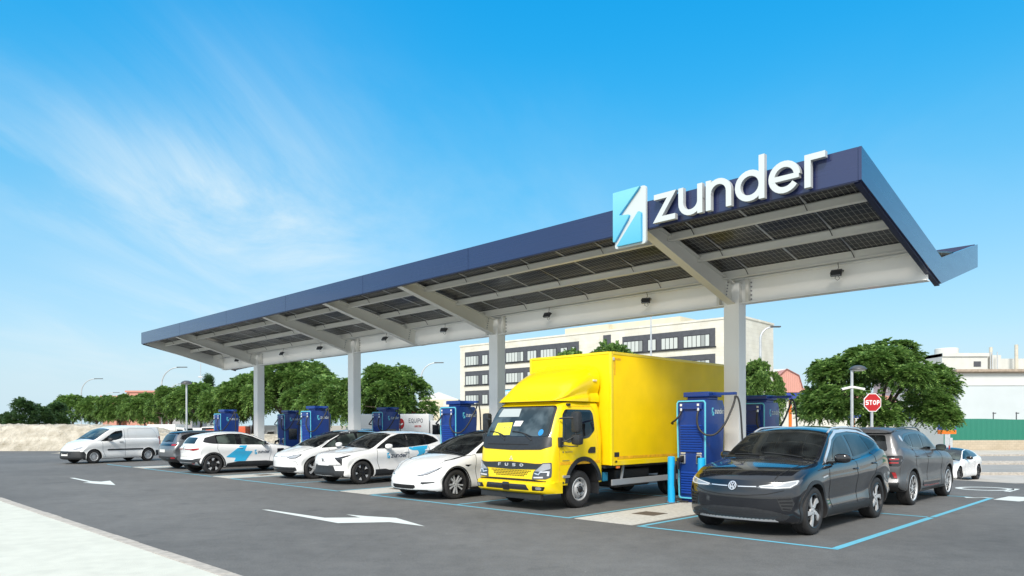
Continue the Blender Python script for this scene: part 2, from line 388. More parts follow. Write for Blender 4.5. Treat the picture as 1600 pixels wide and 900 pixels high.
# ------------------------------------------------------------ car body
def solve_boolean(ob, cut):
    md = ob.modifiers.new('b', 'BOOLEAN'); md.object = cut; md.operation = 'DIFFERENCE'; md.solver = 'EXACT'
    dg = bpy.context.evaluated_depsgraph_get(); dg.update()
    me = bpy.data.meshes.new_from_object(ob.evaluated_get(dg)); ob.modifiers.clear(); old = ob.data; ob.data = me; bpy.data.meshes.remove(old)
def car_body(s, root, mat):
    """s: dict of profiles; x from the nose (0) to the tail (L)"""
    L, Wd = s['L'], s['W']
    top, belt, bot = interp(s['top']), interp(s['belt']), interp(s['bottom'])
    wr = interp(s['edge'])                     # inset of the upper edge from W
    plan = interp(s.get('plan', [(0, .0), (L, .0)]))
    crown = interp(s.get('crown', [(0, .03), (L*.25, .05), (L*.4, .07), (L*.8, .07), (L, .04)]))
    nose, tail = interp(s['nose']), interp(s['tail'])
    xa = [s['fo'], s['fo']+s['wb']]
    inset = interp(s.get('inset', [(0, .06), (.08, .02), (.22, .012), (.40, .03), (.58, .022), (.74, .0), (.86, .004), (1, .045)]))
    N = int(L/.035); xs = [0, .004, .015, .035, .06]+[.09+(L-.18)*i/N for i in range(N+1)]+[L-.06, L-.035, L-.015, L-.004, L]
    def sect(x):
        e = .12; k = 1.
        if x < e: k = sqrt(max(0, 1-(1-x/e)**2))
        if x > L-e: k = sqrt(max(0, 1-(1-(L-x)/e)**2))
        sh = .05*(1-k)                          # front / rear corner rounding
        w = Wd-plan(x)-sh; zt = top(x)-.03*(1-k); zb = bot(x)+.04*(1-k); c = crown(x)
        ze = zt-c; zs = min(belt(x), ze-.03); yr = w-wr(x)
        zs = max(zs, zb+.1)
        P = [(0, zb), (w*.45, zb), (w-.16, zb), (w-.09, zb+.004)]
        for fr in [0, .03, .08, .15, .22, .3, .38, .46, .54, .62, .68, .74, .79, .84, .89, .94, 1.]:
            z = zb+.02+(zs-zb-.02)*fr
            fl = 0
            for a in xa:
                d = math.hypot(x-a, (z-s['R']))
                fl = max(fl, .024*math.exp(-((d-s['R']-.05)/.16)**2) if d > s['R'] else .024)
            P.append((w-inset(fr)*1.0+fl*(1-fr)*1.2, z))
        ld = s.get('ledge', .03)*min(1, max(0, (ze-zs)/.25)); y5, z5 = P[-1]; P.append((y5-ld*.6, z5+.004)); P.append((y5-ld, z5+.010)); y5, z5 = P[-1]; g = [.05, .12, .25, .4, .55, .7, .82, .91, .97]
        yE, zE = yr, ze
        for t in g:
            bulge = .025*sin(pi*t)*min(1, (zE-z5)/.3)
            P.append((y5+(yE-y5)*t+bulge, z5+(zE-z5)*t))
        for t in [0, .04, .09, .16, .26, .4, .55, .7, .85, 1.]:
            P.append((yE*(1-t), zE+(zt-zE)*(1-(1-t)**2.2)))
        return P
    def defo(p, x):
        f0 = max(0, 1-x/s.get('nf', .9))**2; f1 = max(0, 1-(L-x)/s.get('tf', .7))**2
        yy = min(1, abs(p[1])/Wd)
        return Vector((x+f0*(nose(p[2])+s['bowf']*yy**2.6)-f1*(tail(p[2])+s['bowr']*yy**2.6), p[1], p[2]))
    rings = []
    K = 7
    for k in range(K): rings.append((xs[0], [(y*(k/K)**.8, z) for y, z in sect(xs[0])]))
    for x in xs: rings.append((x, sect(x)))
    for k in range(K-1, -1, -1): rings.append((xs[-1], [(y*(k/K)**.8, z) for y, z in sect(xs[-1])]))
    n = len(rings[0][1]); V = []; Fc = []
    full = 2*n-2
    for x, P in rings:
        for y, z in P: V.append(defo((x, y, z), x))
        for y, z in P[-2:0:-1]: V.append(defo((x, -y, z), x))
    for i in range(len(rings)-1):
        for j in range(full):
            a, b = i*full+j, i*full+(j+1) % full; Fc.append([a, b, b+full, a+full])
    bm = bmesh.new(); vs = [bm.verts.new(v) for v in V]; bm.verts.ensure_lookup_table()
    for f in Fc:
        try: bm.faces.new([vs[i] for i in f])
        except ValueError: pass
    bmesh.ops.remove_doubles(bm, verts=bm.verts[:], dist=.0008)
    bmesh.ops.dissolve_degenerate(bm, dist=.0004, edges=bm.edges[:])
    hl = [e for e in bm.edges if e.is_boundary]
    if hl: bmesh.ops.holes_fill(bm, edges=hl)
    for _ in range(s.get('smooth', 2)):
        bmesh.ops.smooth_vert(bm, verts=bm.verts[:], factor=.4, use_axis_x=True, use_axis_y=True, use_axis_z=True)
    bmesh.ops.recalc_face_normals(bm, faces=bm.faces[:])
    bvh = BVHTree.FromBMesh(bm)
    me = bpy.data.meshes.new('body'); bm.to_mesh(me); bm.free()
    me.materials.append(mat); me.materials.append(M_WELL)
    ob = bpy.data.objects.new('body', me); COL.objects.link(ob)
    # wheel arches
    c = MB(); ar = s['R']+s.get('gap', .045)
    for a in xa:
        for sg in (1, -1):
            c.lathe([(0, .48), (ar, .48), (ar, 1.3), (0, 1.3)], 48, Matrix.Translation((a, 0, s['R'])) @ Matrix.Rotation(radians(90*sg), 4, 'X'))
    cut = c.build('cut', M_WELL, None); bmc = bmesh.new(); bmc.from_mesh(cut.data); bmesh.ops.remove_doubles(bmc, verts=bmc.verts[:], dist=1e-4); bmesh.ops.recalc_face_normals(bmc, faces=bmc.faces[:]); bmc.to_mesh(cut.data); bmc.free()
    solve_boolean(ob, cut); bpy.data.objects.remove(cut)
    me = ob.data
    for p in me.polygons:
        cn = p.center
        for a in xa:
            d = math.hypot(cn.x-a, cn.z-s['R'])
            if d < ar+.004 and (abs(d-ar) < .012 and abs(p.normal.y) < .3 and (p.normal.x*(cn.x-a)+p.normal.z*(cn.z-s['R'])) < 0 or d < ar-.01): p.material_index = 1
        if p.normal.z < -.8 and cn.z < .45: p.material_index = 1
    me.shade_smooth(); me.set_sharp_from_angle(angle=radians(40))
    ob.parent = root; ob.name = 'body'
    return ob, bvh, dict(top=top, belt=belt, wr=wr, plan=plan, crown=crown, W=Wd, L=L)
def make_car(s, paint, name, label, cat, group=None):
    """build a car at the origin, nose at -x; returns root, bvh. s carries the shape and panel outlines"""
    root = empty(name, label=label, cat=cat, group=group)
    body, bvh, fn = car_body(s, root, paint)
    Wd, L = s['W'], s['L']
    # windscreen
    def edge_y(x, m): return Wd-fn['plan'](x)-fn['wr'](x)-m
    x0, x1 = s['ws']; xs = [x0+(x1-x0)*i/8 for i in range(9)]
    if s.get('roofblack'):
        r0, r1 = s['roofblack']; rx = [r0+(r1-r0)*i/10 for i in range(11)]
        P = [(x, edge_y(x, .01)) for x in rx]; drape('roof_panel', M_GLOSSB, bvh, 'T', [P+[(x, -y) for x, y in P[::-1]]], off=.003, parent=root, cell=.09)
    P = [(x, edge_y(x, .02)) for x in xs]; P[0] = (P[0][0], P[0][1]-.02)
    out = P+[(x, -y) for x, y in P[::-1]]
    drape('windscreen_frame', M_GLOSSB, bvh, 'T', [rnd_poly([(x0-.05, 0)]+[(x-(.05 if i == 0 else 0), y) for i, (x, y) in enumerate(P)]+[(x-(.05 if i == len(P)-1 else 0), -y) for i, (x, y) in enumerate(P[::-1])], .02)], off=.004, parent=root, cell=.06)
    Q = [(x0+.02+(x1-x0-.08)*i/8, edge_y(x0+.02+(x1-x0-.08)*i/8, .055)) for i in range(9)]
    drape('windscreen', s.get('wsmat', M_GLASS), bvh, 'T', [rnd_poly(Q+[(x, -y) for x, y in Q[::-1]], .03)], off=.008, parent=root, cell=.06)
    # wipers
    for y0, y1 in ((-.55, .1), (.16, .62)):
        pts = []; w = MB()
        for i in range(9):
            y = y0+(y1-y0)*i/8; h = bvh.ray_cast(Vector((x0+.05+.06*i/8, y, 5)), Vector((0, 0, -1)))
            if h[0]: pts.append(h[0]+h[1]*.02)
        if len(pts) > 2: w.tube(pts, .008, 6); w.build('wiper', M_BLKP, root)
    # rear window
    if s.get('rw'):
        drape('rear_window', M_GLASS, bvh, 'B', [rnd_poly(s['rw'], .05)], off=.006, parent=root, cell=.06)
    for sd in ('L', 'R'):
        if s.get('frame'): drape('window_frame', s.get('framemat', M_GLOSSB), bvh, sd, [rnd_poly(s['frame'], s.get('framer', .05))], off=.004, parent=root)
        for g in s['panes']:
            drape('side_window', s.get('panemat', M_GLASS), bvh, sd, [rnd_poly(g, .03)], off=.008, parent=root)
        for nm, mt, polys, off in s.get('side', []):
            for q in polys: drape(nm, mt, bvh, sd, [q], off=off, parent=root)
        for nm, mt, strips, off in s.get('sidestrips', []):
            for p, w_ in strips: drape(nm, mt, bvh, sd, None, [ribbon(p, w_)], off=off, parent=root)
        # arch lips
        if s.get('arch'):
            aw, am = s['arch']; st = []
            for i, a in enumerate((s['fo'], s['fo']+s['wb'])):
                r = s['R']+s.get('gap', .045)+aw/2+.004
                a0, a1 = (-22, 200) if i == 0 else (-20, 202)
                z0 = interp(s['bottom'])(a)+.03
                pts = [p for p in arc(a, s['R'], r, a0, a1, 40) if p[1] > z0-.02]
                st.append(ribbon(pts, aw))
            for q in st: drape('wheel_arch_trim', am, bvh, sd, None, [q], off=.009, thick=.02, parent=root, cell=.04)
        # mirror
        mx, mz = s['mirror']; sg = -1 if sd == 'L' else 1
        hy = bvh.ray_cast(Vector((mx, sg*4, mz-.05)), Vector((0, -sg, 0)))[0]
        hy = abs(hy.y) if hy else Wd-.1
        bm = bmesh.new(); bmesh.ops.create_icosphere(bm, subdivisions=3, radius=1)
        for v in bm.verts:
            c = v.co; f = lambda q, e: math.copysign(abs(q)**e, q)
            v.co = Vector((f(c.x, .75)*.075+(.03*c.y*sg), f(c.y, .7)*.115, f(c.z, .7)*.075))
            if v.co.x > .045: v.co.x = .045
        m = MB().bm(bm, Matrix.Translation((mx, sg*(hy+.17), mz)))
        mo = m.build('side_mirror', s.get('mirmat', paint), root, True, 60)
        MB().bar((mx, sg*(hy-.03), mz-.07), (mx, sg*(hy+.12), mz-.055), .05, .03, .01).build('mirror_stalk', M_BLKP, mo)
        g = MB().box((mx+.047, sg*(hy+.17), mz), (.006, .18, .11), .002); g.build('mirror_glass', M_GLASS2, mo)
        for hx, hz in s.get('handles', []):
            h = bvh.ray_cast(Vector((hx, sg*4, hz)), Vector((0, -sg, 0)))
            if h[0]:
                pts = [h[0]+Vector((q, sg*o, 0)) for q, o in ((-.09, 0), (-.07, .022), (0, .03), (.07, .022), (.09, 0))]
                MB().tube(pts, .014, 8).build('door_handle', s.get('handlemat', paint), root, True, 60)
    for side, lst in (('F', s.get('front', [])), ('B', s.get('back', [])), ('T', s.get('upper', []))):
        for nm, mt, polys, off in lst:
            for q in polys: drape(nm, mt, bvh, side, [q], off=off, parent=root, cell=.04)
    if s.get('rails'):
        a, b, z, mt = s['rails']
        for sg in (1, -1):
            pts = []
            for i in range(21):
                t = i/20; x = a+(b-a)*t; y = sg*(edge_y(x, .03))
                h = bvh.ray_cast(Vector((x, y, 5)), Vector((0, 0, -1)))
                pts.append(h[0]+Vector((0, 0, z*min(1, sin(pi*t)*3)+.004)))
            MB().tube(pts, .016, 8).build('roof_rail', mt, root, True, 60)
    data = wheel_data(s['wk'][0], s['R'], s.get('ww', .23), s['wk'][1], s['wk'][2], s['wk'][3])
    for a in (s['fo'], s['fo']+s['wb']):
        for sg in (-1, 1): put_wheel(root, a, sg*(Wd-s.get('ww', .23)/2-.02), s['R'], data, sg > 0)
    return root, bvh
def mirror_y(P): return [(-u, v) for u, v in P]
def place_car(root, s, contact, axle, near, ang, scale=1.):
    """put the tyre of the given axle (0 front, 1 rear), side near(-1/+1 local y) on a ground point"""
    ax = s['fo']+(s['wb'] if axle else 0); y = near*(s['W']-.03)
    R = Matrix.Rotation(ang, 3, 'Z'); off = R @ Vector((ax, y, 0))*scale
    root.location = (contact.x-off.x, contact.y-off.y, contact.z); root.rotation_euler = (0, 0, ang); root.scale = (scale,)*3
    return root
def recentre(root, s):
    """move the empty from the nose to the base centre of the car"""
    d = Vector((s['L']/2, 0, 0))
    for ch in root.children: ch.location -= d
    R = Matrix.Rotation(root.rotation_euler.z, 3, 'Z'); root.location = Vector(root.location)+R @ (d*root.scale.x)
ANG_IN = radians(90)-YAW           # nose towards the camera side (-v)
ANG_OUT = ANG_IN+pi                # nose away (+v)
def side_text(word, root, bvh, sd, x, z, size, width, mat, off=.006, name='lettering', k=.2):
    Ls, tw = text_strokes(word, size, k, width=width)
    st = [(([(x+(vx if sd == 'L' else -vx), z+vy) for vx, vy in V]), Q) for L in Ls for V, Q, pr in L]
    return drape(name, mat, bvh, sd, None, st, off=off, thick=.004, parent=root, cell=.06)
def side_icon(root, bvh, sd, x, z, w, h, mat, off=.006):
    g = 1 if sd == 'L' else -1
    A = [(0, 1), (.88, 1), (.2, .56), (.5, .53), (.02, .1)]; B = [(.1, .0), (.82, .5), (.55, .53), (.96, .56), (.96, 0)]
    B = [(.12, .02), (.8, .52), (.96, .52), (.96, .02)]
    return drape('logo', mat, bvh, sd, [[(x+g*u*w, z+v*h) for u, v in P] for P in (A, B)], off=off, thick=.004, parent=root, cell=.06)
# ---- near dark crossover
S = dict(ledge=.055, smooth=2, inset=[(0, .06), (.08, .02), (.22, .012), (.36, .045), (.52, .03), (.68, .004), (.74, .0), (.80, .012), (.9, .012), (1, .04)], L=4.60, W=.926, wb=2.77, fo=.84, R=.365, nf=1.0, tf=.8, bowf=.34, bowr=.16,
 top=[(0, .87), (.08, .935), (.3, .995), (.7, 1.06), (1.1, 1.12), (1.2, 1.14), (1.62, 1.39), (1.98, 1.575), (2.3, 1.625), (2.9, 1.64), (3.5, 1.62), (3.98, 1.57), (4.1, 1.52), (4.3, 1.28), (4.5, 1.06), (4.6, .98)],
 belt=[(0, .76), (.3, .88), (.8, .97), (1.3, 1.02), (2.5, 1.06), (3.3, 1.12), (3.9, 1.22), (4.2, 1.15), (4.6, .9)],
 bottom=[(0, .20), (.4, .19), (1, .2), (3.6, .2), (4.2, .26), (4.6, .34)],
 edge=[(0, .12), (.3, .12), (1.2, .13), (1.7, .19), (2.1, .27), (2.6, .31), (3.6, .35), (4.1, .34), (4.4, .22), (4.6, .12)],
 plan=[(0, .03), (.5, .005), (1., 0), (3.8, 0), (4.6, .05)],
 nose=[(.15, .14), (.28, .03), (.42, 0), (.6, .0), (.7, .015), (.8, .05), (.95, .14)], tail=[(.3, .12), (.5, .02), (.75, 0), (1., .06)],
 ws=(1.2, 2.06), rw=[(-.58, 1.12), (-.46, 1.44), (.46, 1.44), (.58, 1.12)],
 frame=[(1.42, 1.065), (1.62, 1.20), (1.95, 1.40), (2.35, 1.505), (2.9, 1.53), (3.45, 1.50), (3.82, 1.41), (4.0, 1.31), (3.85, 1.26), (3.45, 1.175), (2.6, 1.09)],
 panes=[[(1.72, 1.09), (1.78, 1.22), (2.0, 1.37), (2.3, 1.46), (2.52, 1.48), (2.56, 1.11)], [(2.66, 1.12), (2.66, 1.485), (3.1, 1.495), (3.36, 1.48), (3.42, 1.2), (3.2, 1.17)], [(3.47, 1.21), (3.43, 1.47), (3.75, 1.39), (3.86, 1.32), (3.75, 1.275)]],
 panemat=M_GLASS, mirror=(1.72, 1.13), mirmat=M_GLOSSB, handlemat=M_DARK, handles=[(2.55, .93), (3.42, .99)],
 sidestrips=[('door_seam', M_WELL, [([(1.42, 1.02), (1.40, .8), (1.45, .5), (1.56, .28)], .012), ([(2.6, 1.09), (2.62, .8), (2.6, .29)], .012), ([(3.44, 1.17), (3.55, .95), (3.34, .65), (3.22, .45)], .012), ([(.98, .96), (1.42, 1.01)], .008)], .003),
   ('roof_trim', M_CHROME, [([(1.38, 1.075), (1.6, 1.222), (1.93, 1.43), (2.3, 1.535), (2.9, 1.56), (3.47, 1.535), (3.86, 1.44), (4.05, 1.32)], .042)], .012)],
 side=[('sill_trim', M_BLKP, [[(1.28, .25), (1.26, .36), (1.9, .38), (2.5, .37), (3.18, .37), (3.16, .25), (2.2, .235)], ], .006), ('badge', M_CHROME, [[(1.15, .845), (1.33, .865), (1.33, .885), (1.15, .865)]], .006)],
 arch=(.05, M_BLKP), rails=(2.05, 3.9, .035, M_CHROME), wk=('near', .265, 5, 'twist'), ww=.245)
def poly_pair(P): return [P, mirror_y(P)]
def strips_poly(pts, w, closed=False):
    V, Q = ribbon(pts, w, closed); return (V, Q)
car, bvh = make_car(S, M_DARK, 'crossover_car', 'dark grey crossover car with silver roof rails, nearest the camera', 'car')
# face
HL = [(-.34, .735), (-.40, .765), (-.60, .80), (-.80, .845), (-.885, .86), (-.875, .79), (-.80, .725), (-.62, .71), (-.42, .715)]
drape('headlight', M_LAMPD, bvh, 'F', [rnd_poly(HL, .02)], off=.005, parent=car, cell=.03)
drape('headlight', M_LAMPD, bvh, 'F', [rnd_poly(mirror_y(HL), .02)], off=.005, parent=car, cell=.03)
for g in (1, -1):
    P = [(-.37, .738), (-.60, .782), (-.78, .82), (-.86, .838), (-.85, .79), (-.79, .738), (-.62, .725)]
    drape('headlight_lens', M_LAMP, bvh, 'F', [[(g*u, v) for u, v in P]], off=.008, parent=car, cell=.03)
    drape('headlight_strip', M_LAMPW, bvh, 'F', None, [ribbon([(g*u, v) for u, v in [(-.40, .752), (-.62, .79), (-.84, .838), (-.84, .79), (-.78, .745), (-.62, .733), (-.42, .737)]], .013)], off=.012, parent=car, cell=.03)
    drape('lower_intake', M_BLKP, bvh, 'F', [rnd_poly([(g*u, v) for u, v in [(-.63, .60), (-.80, .62), (-.845, .52), (-.80, .40), (-.70, .41)]], .02)], off=.004, parent=car, cell=.03)
    for q in ([(-.65, .575), (-.81, .585)], [(-.67, .53), (-.82, .535)], [(-.69, .485), (-.82, .485)], [(-.71, .44), (-.80, .43)]): drape('intake_slat', M_GLOSSB, bvh, 'F', None, [ribbon([(g*u, v) for u, v in q], .018)], off=.012, parent=car, cell=.03)
for g in (1, -1): drape('light_bar', M_CHROME, bvh, 'F', None, [ribbon([(g*-.36, .747), (g*-.2, .742), (g*-.085, .741)], .014)], off=.009, parent=car, cell=.03)
drape('badge_band', M_GLOSSB, bvh, 'F', [[(-.4, .728), (-.4, .762), (.4, .762), (.4, .728), (.3, .69), (-.3, .69)]], off=.004, parent=car, cell=.03)
drape('bumper_insert', M_BLKP, bvh, 'F', [rnd_poly([(-.80, .335), (-.6, .395), (-.3, .435), (.3, .435), (.6, .395), (.80, .335), (.72, .255), (-.72, .255)], .03)], off=.004, parent=car, cell=.03)
mesh = []
for i in range(-13, 14):
    for j in range(4):
        u = i*.058+(.029 if j % 2 else 0); v = .285+j*.036
        if abs(u) > .72-.0*j or v > .43-.13*max(0, abs(u)-.3)/.4: continue
        mesh.append(ribbon([(u-.026, v), (u, v+.013), (u+.026, v), (u, v-.013)], .006, True))
drape('grille', M_LAMPD, bvh, 'F', None, mesh, off=.010, thick=.004, parent=car, cell=.1)
drape('skid_strip', M_CHROME, bvh, 'F', [[(-.64, .245), (-.60, .275), (.60, .275), (.64, .245)]], off=.010, parent=car, cell=.04)
drape('bonnet_seam', M_WELL, bvh, 'F', None, [ribbon([(-.72, .70), (-.5, .64), (-.2, .612), (0, .608), (.2, .612), (.5, .64), (.72, .70)], .01)], off=.003, parent=car, cell=.04)
for g in (1, -1): drape('bonnet_seam', M_WELL, bvh, 'T', None, [ribbon([(1.15, g*.70), (.8, g*.70), (.45, g*.66), (.2, g*.58)], .01)], off=.003, parent=car, cell=.05)
ring = [(.058*cos(2*pi*i/28), .747+.058*sin(2*pi*i/28)) for i in range(28)]
dk = drape('badge', M_GLOSSB, bvh, 'F', [ring], off=.014, thick=.015, parent=car, cell=.1)
drape('badge_ring', M_CHROME, bvh, 'F', None, [ribbon(ring, .012, True)], off=.018, thick=.006, parent=dk, cell=.2)
drape('badge_letters', M_CHROME, bvh, 'F', None, [ribbon([(-.022, .792), (0, .757), (.022, .792)], .010), ribbon([(-.043, .775), (-.02, .707), (0, .742), (.02, .707), (.043, .775)], .010)], off=.020, thick=.006, parent=dk, cell=.2)
ID4S = S

car_dark = car; car_dark['label'] = 'dark grey crossover car with silver roof rails, parked beside the near charger'
place_car(car, S, at(1272, 836.3), 0, -1, ANG_IN, 1.04); recentre(car, S)
def rwp(z0, z1, y0, y1): return [(-y0, z0), (-y1, z1), (y1, z1), (y0, z0)]
def F_(car, bvh, name, mat, P, off=.005, side='F', both=True, cell=.035):
    drape(name, mat, bvh, side, [P], off=off, parent=car, cell=cell)
    if both: drape(name, mat, bvh, side, [mirror_y(P)], off=off, parent=car, cell=cell)
def St(car, bvh, name, mat, pts, w, off=.005, side='F', both=True, closed=False, cell=.04):
    drape(name, mat, bvh, side, None, [ribbon(pts, w, closed)], off=off, parent=car, cell=cell)
    if both: drape(name, mat, bvh, side, None, [ribbon(mirror_y(pts) if side in 'FB' else [(u, -v) for u, v in pts], w, closed)], off=off, parent=car, cell=cell)
def plate(car, bvh, side, z, h=.11, w=.26, y=0): drape('number_plate', M_PLATE, bvh, side, [rnd_poly([(y-w, z), (y-w, z+h), (y+w, z+h), (y+w, z)], .01)], off=.012, thick=.015, parent=car, cell=.2)
STD = dict(nf=.95, tf=.7, bowf=.34, bowr=.18,
  plan=[(0, .03), (.5, .005), (1., 0), (3.6, 0), (4.3, .05)],
  nose=[(.15, .12), (.28, .03), (.42, 0), (.6, .0), (.7, .015), (.8, .06), (.95, .16)], tail=[(.3, .1), (.5, .01), (.75, 0), (1., .06)])
def spec(**k): d = dict(STD); d.update(k); return d

# ---- smooth white electric crossover next to the lorry
S = spec(L=4.75, W=.96, wb=2.89, fo=.87, R=.352, bowf=.42,
 top=[(0, .66), (.12, .735), (.4, .84), (.8, .945), (1.1, 1.01), (1.25, 1.04), (1.7, 1.27), (2.2, 1.50), (2.6, 1.60), (2.9, 1.62), (3.4, 1.58), (4.0, 1.42), (4.5, 1.2), (4.75, 1.08)],
 belt=[(0, .6), (.4, .78), (.9, .92), (1.4, 1.0), (2.5, 1.05), (3.5, 1.1), (4.3, 1.1), (4.75, .95)],
 bottom=[(0, .20), (.4, .18), (1, .19), (3.8, .19), (4.4, .28), (4.75, .36)],
 edge=[(0, .14), (.4, .14), (1.25, .15), (1.8, .2), (2.3, .30), (3.0, .34), (4., .32), (4.75, .16)],
 nose=[(.15, .12), (.26, .02), (.36, 0), (.5, .03), (.6, .08), (.7, .17), (.85, .3)],
 ws=(1.25, 2.45), rw=rwp(1.2, 1.4, .6, .5),
 frame=[(1.52, 1.045), (1.8, 1.22), (2.15, 1.40), (2.55, 1.50), (3.0, 1.52), (3.6, 1.43), (4.05, 1.27), (4.15, 1.15), (3.4, 1.10), (2.5, 1.07)],
 panes=[[(1.75, 1.07), (1.95, 1.22), (2.25, 1.38), (2.6, 1.46), (2.65, 1.09)], [(2.75, 1.1), (2.75, 1.47), (3.1, 1.47), (3.6, 1.38), (3.7, 1.13)]],
 mirror=(1.80, 1.11), handlemat=M_WHITE, handles=[(2.6, .93), (3.6, .96)], roofblack=(2.45, 3.6),
 sidestrips=[('door_seam', M_WELL, [([(1.5, 1.03), (1.46, .7), (1.55, .28)], .01), ([(2.7, 1.08), (2.7, .27)], .01), ([(.75, .90), (1.2, .985), (1.5, 1.03)], .007)], .003)],
 side=[('sill_trim', M_BLKP, [[(1.3, .21), (1.3, .27), (3.3, .27), (3.3, .21)]], .005), ('side_camera', M_GLOSSB, [[(1.12, .80), (1.32, .80), (1.22, .755), (1.14, .775)]], .006)],
 arch=(.03, M_BLKP), wk=('smooth', .25, 5, 'split'))
car, bvh = make_car(S, M_WHITE, 'crossover_car', 'smooth white electric crossover with slim swept headlights, beside the yellow truck', 'car')
F_(car, bvh, 'headlight', M_LAMPD, rnd_poly([(-.40, .575), (-.52, .60), (-.70, .70), (-.84, .775), (-.80, .70), (-.68, .60), (-.52, .555)], .02))
F_(car, bvh, 'headlight_lens', M_LAMP, [(-.46, .578), (-.6, .635), (-.76, .72), (-.77, .695), (-.67, .615), (-.53, .568)], .009)
F_(car, bvh, 'lower_intake', M_MESH, rnd_poly([(-.42, .30), (-.40, .355), (.40, .355), (.42, .30), (.34, .265), (-.34, .265)], .02), both=False)
F_(car, bvh, 'corner_vent', M_GLOSSB, [(-.55, .395), (-.56, .425), (-.82, .435), (-.84, .415), (-.6, .375)])
F_(car, bvh, 'front_lip', M_BLKP, [(-.8, .19), (-.8, .225), (.8, .225), (.8, .19)], both=False)
St(car, bvh, 'badge', M_CHROME, [(-.02, .66), (0, .655), (0, .625)], .008, both=False)
St(car, bvh, 'bonnet_seam', M_WELL, [(1.2, .74), (.8, .73), (.45, .66), (.25, .5)], .007, side='T')
place_car(car, S, at(713, 780.2), 0, -1, ANG_IN); recentre(car, S)

# ---- small boxy white crossover with hammer-shaped lamps
S = spec(L=4.23, W=.92, wb=2.65, fo=.79, R=.35, bowf=.30,
 top=[(0, .84), (.08, .90), (.3, .945), (.7, 1.0), (1.05, 1.05), (1.15, 1.075), (1.6, 1.33), (1.95, 1.49), (2.3, 1.545), (2.8, 1.55), (3.4, 1.52), (3.8, 1.46), (4.0, 1.25), (4.15, 1.05), (4.23, .98)],
 belt=[(0, .77), (.3, .87), (.8, .95), (1.3, 1.0), (2.5, 1.04), (3.3, 1.09), (3.8, 1.14), (4.23, .9)],
 bottom=[(0, .22), (.4, .2), (1, .21), (3.3, .21), (3.9, .28), (4.23, .36)],
 edge=[(0, .12), (1.15, .13), (1.6, .18), (2.0, .26), (2.6, .29), (3.5, .29), (3.9, .24), (4.23, .12)],
 nose=[(.15, .12), (.3, .0), (.5, .02), (.7, .02), (.82, .05), (.95, .12)],
 ws=(1.15, 2.0), rw=rwp(1.1, 1.38, .58, .48),
 frame=[(1.3, 1.03), (1.55, 1.18), (1.9, 1.37), (2.25, 1.465), (2.8, 1.475), (3.35, 1.44), (3.6, 1.36), (3.75, 1.22), (3.3, 1.12), (2.4, 1.05)],
 panes=[[(1.5, 1.06), (1.68, 1.19), (1.95, 1.34), (2.25, 1.43), (2.42, 1.44), (2.42, 1.07)], [(2.52, 1.08), (2.52, 1.44), (3.1, 1.42), (3.18, 1.12)], [(3.25, 1.14), (3.2, 1.42), (3.4, 1.37), (3.58, 1.28), (3.64, 1.21)]],
 mirror=(1.66, 1.10), handlemat=M_WHITE, handles=[(2.38, .92), (3.2, .95)],
 sidestrips=[('door_seam', M_WELL, [([(1.32, 1.02), (1.3, .7), (1.42, .35)], .01), ([(2.47, 1.05), (2.47, .30)], .01), ([(3.25, 1.1), (3.3, .9), (3.1, .55)], .01)], .003)],
 side=[('sill_trim', M_BLKP, [[(1.2, .22), (1.2, .42), (1.6, .43), (1.75, .39), (2.7, .40), (3.0, .47), (3.05, .22)]], .006)],
 arch=(.035, M_WHITE), wk=('cross', .25, 5, 'cross'), gap=.05, wsmat=M_GLASS)
car, bvh = make_car(S, M_WHITE, 'crossover_car', 'small white crossover with black bumper, hammer-shaped headlights, blue side stripe', 'car')
F_(car, bvh, 'headlight', M_GLOSSB, [(-.50, .80), (-.62, .80), (-.80, .86), (-.86, .875), (-.84, .82), (-.78, .78), (-.73, .77), (-.725, .60), (-.3, .585), (-.3, .568), (-.75, .575), (-.755, .76), (-.53, .765)])
St(car, bvh, 'headlight_strip', M_LAMPD, [(-.53, .783), (-.66, .785), (-.8, .84)], .012, .009)
F_(car, bvh, 'bumper_trim', M_BLKP, [(-.8, .235), (-.82, .42), (-.55, .42), (-.48, .56), (.48, .56), (.55, .42), (.82, .42), (.8, .235)], both=False)
F_(car, bvh, 'grille', M_MESH, [(-.55, .31), (-.52, .36), (.52, .36), (.55, .31)], .009, both=False)
St(car, bvh, 'badge', M_GLOSSB, [(.035*cos(2*pi*i/20), .72+.035*sin(2*pi*i/20)) for i in range(20)], .02, .008, both=False, closed=True)
St(car, bvh, 'badge_bar', M_GLOSSB, [(-.10, .67), (.10, .77)], .008, .011, both=False)
St(car, bvh, 'bonnet_seam', M_WELL, [(1.1, .70), (.7, .70), (.3, .64), (.12, .6)], .007, side='T')
for sd in 'LR':
    g = 1
    drape('blue_stripe', M_CYAN, bvh, sd, [[(2.50, 1.0), (2.50, 1.045), (3.25, 1.09), (3.05, .82), (2.93, .72), (2.72, .72), (2.86, .86), (2.82, .95), (2.62, .955)]], off=.006, parent=car)
side_icon(car, bvh, 'L', 1.66, .735, .10, .17, M_CYAN)
side_text('zunder', car, bvh, 'L', 1.80, .755, .095, .60, M_NAVYT)
place_car(car, S, at(566, 757), 0, -1, ANG_IN); recentre(car, S)

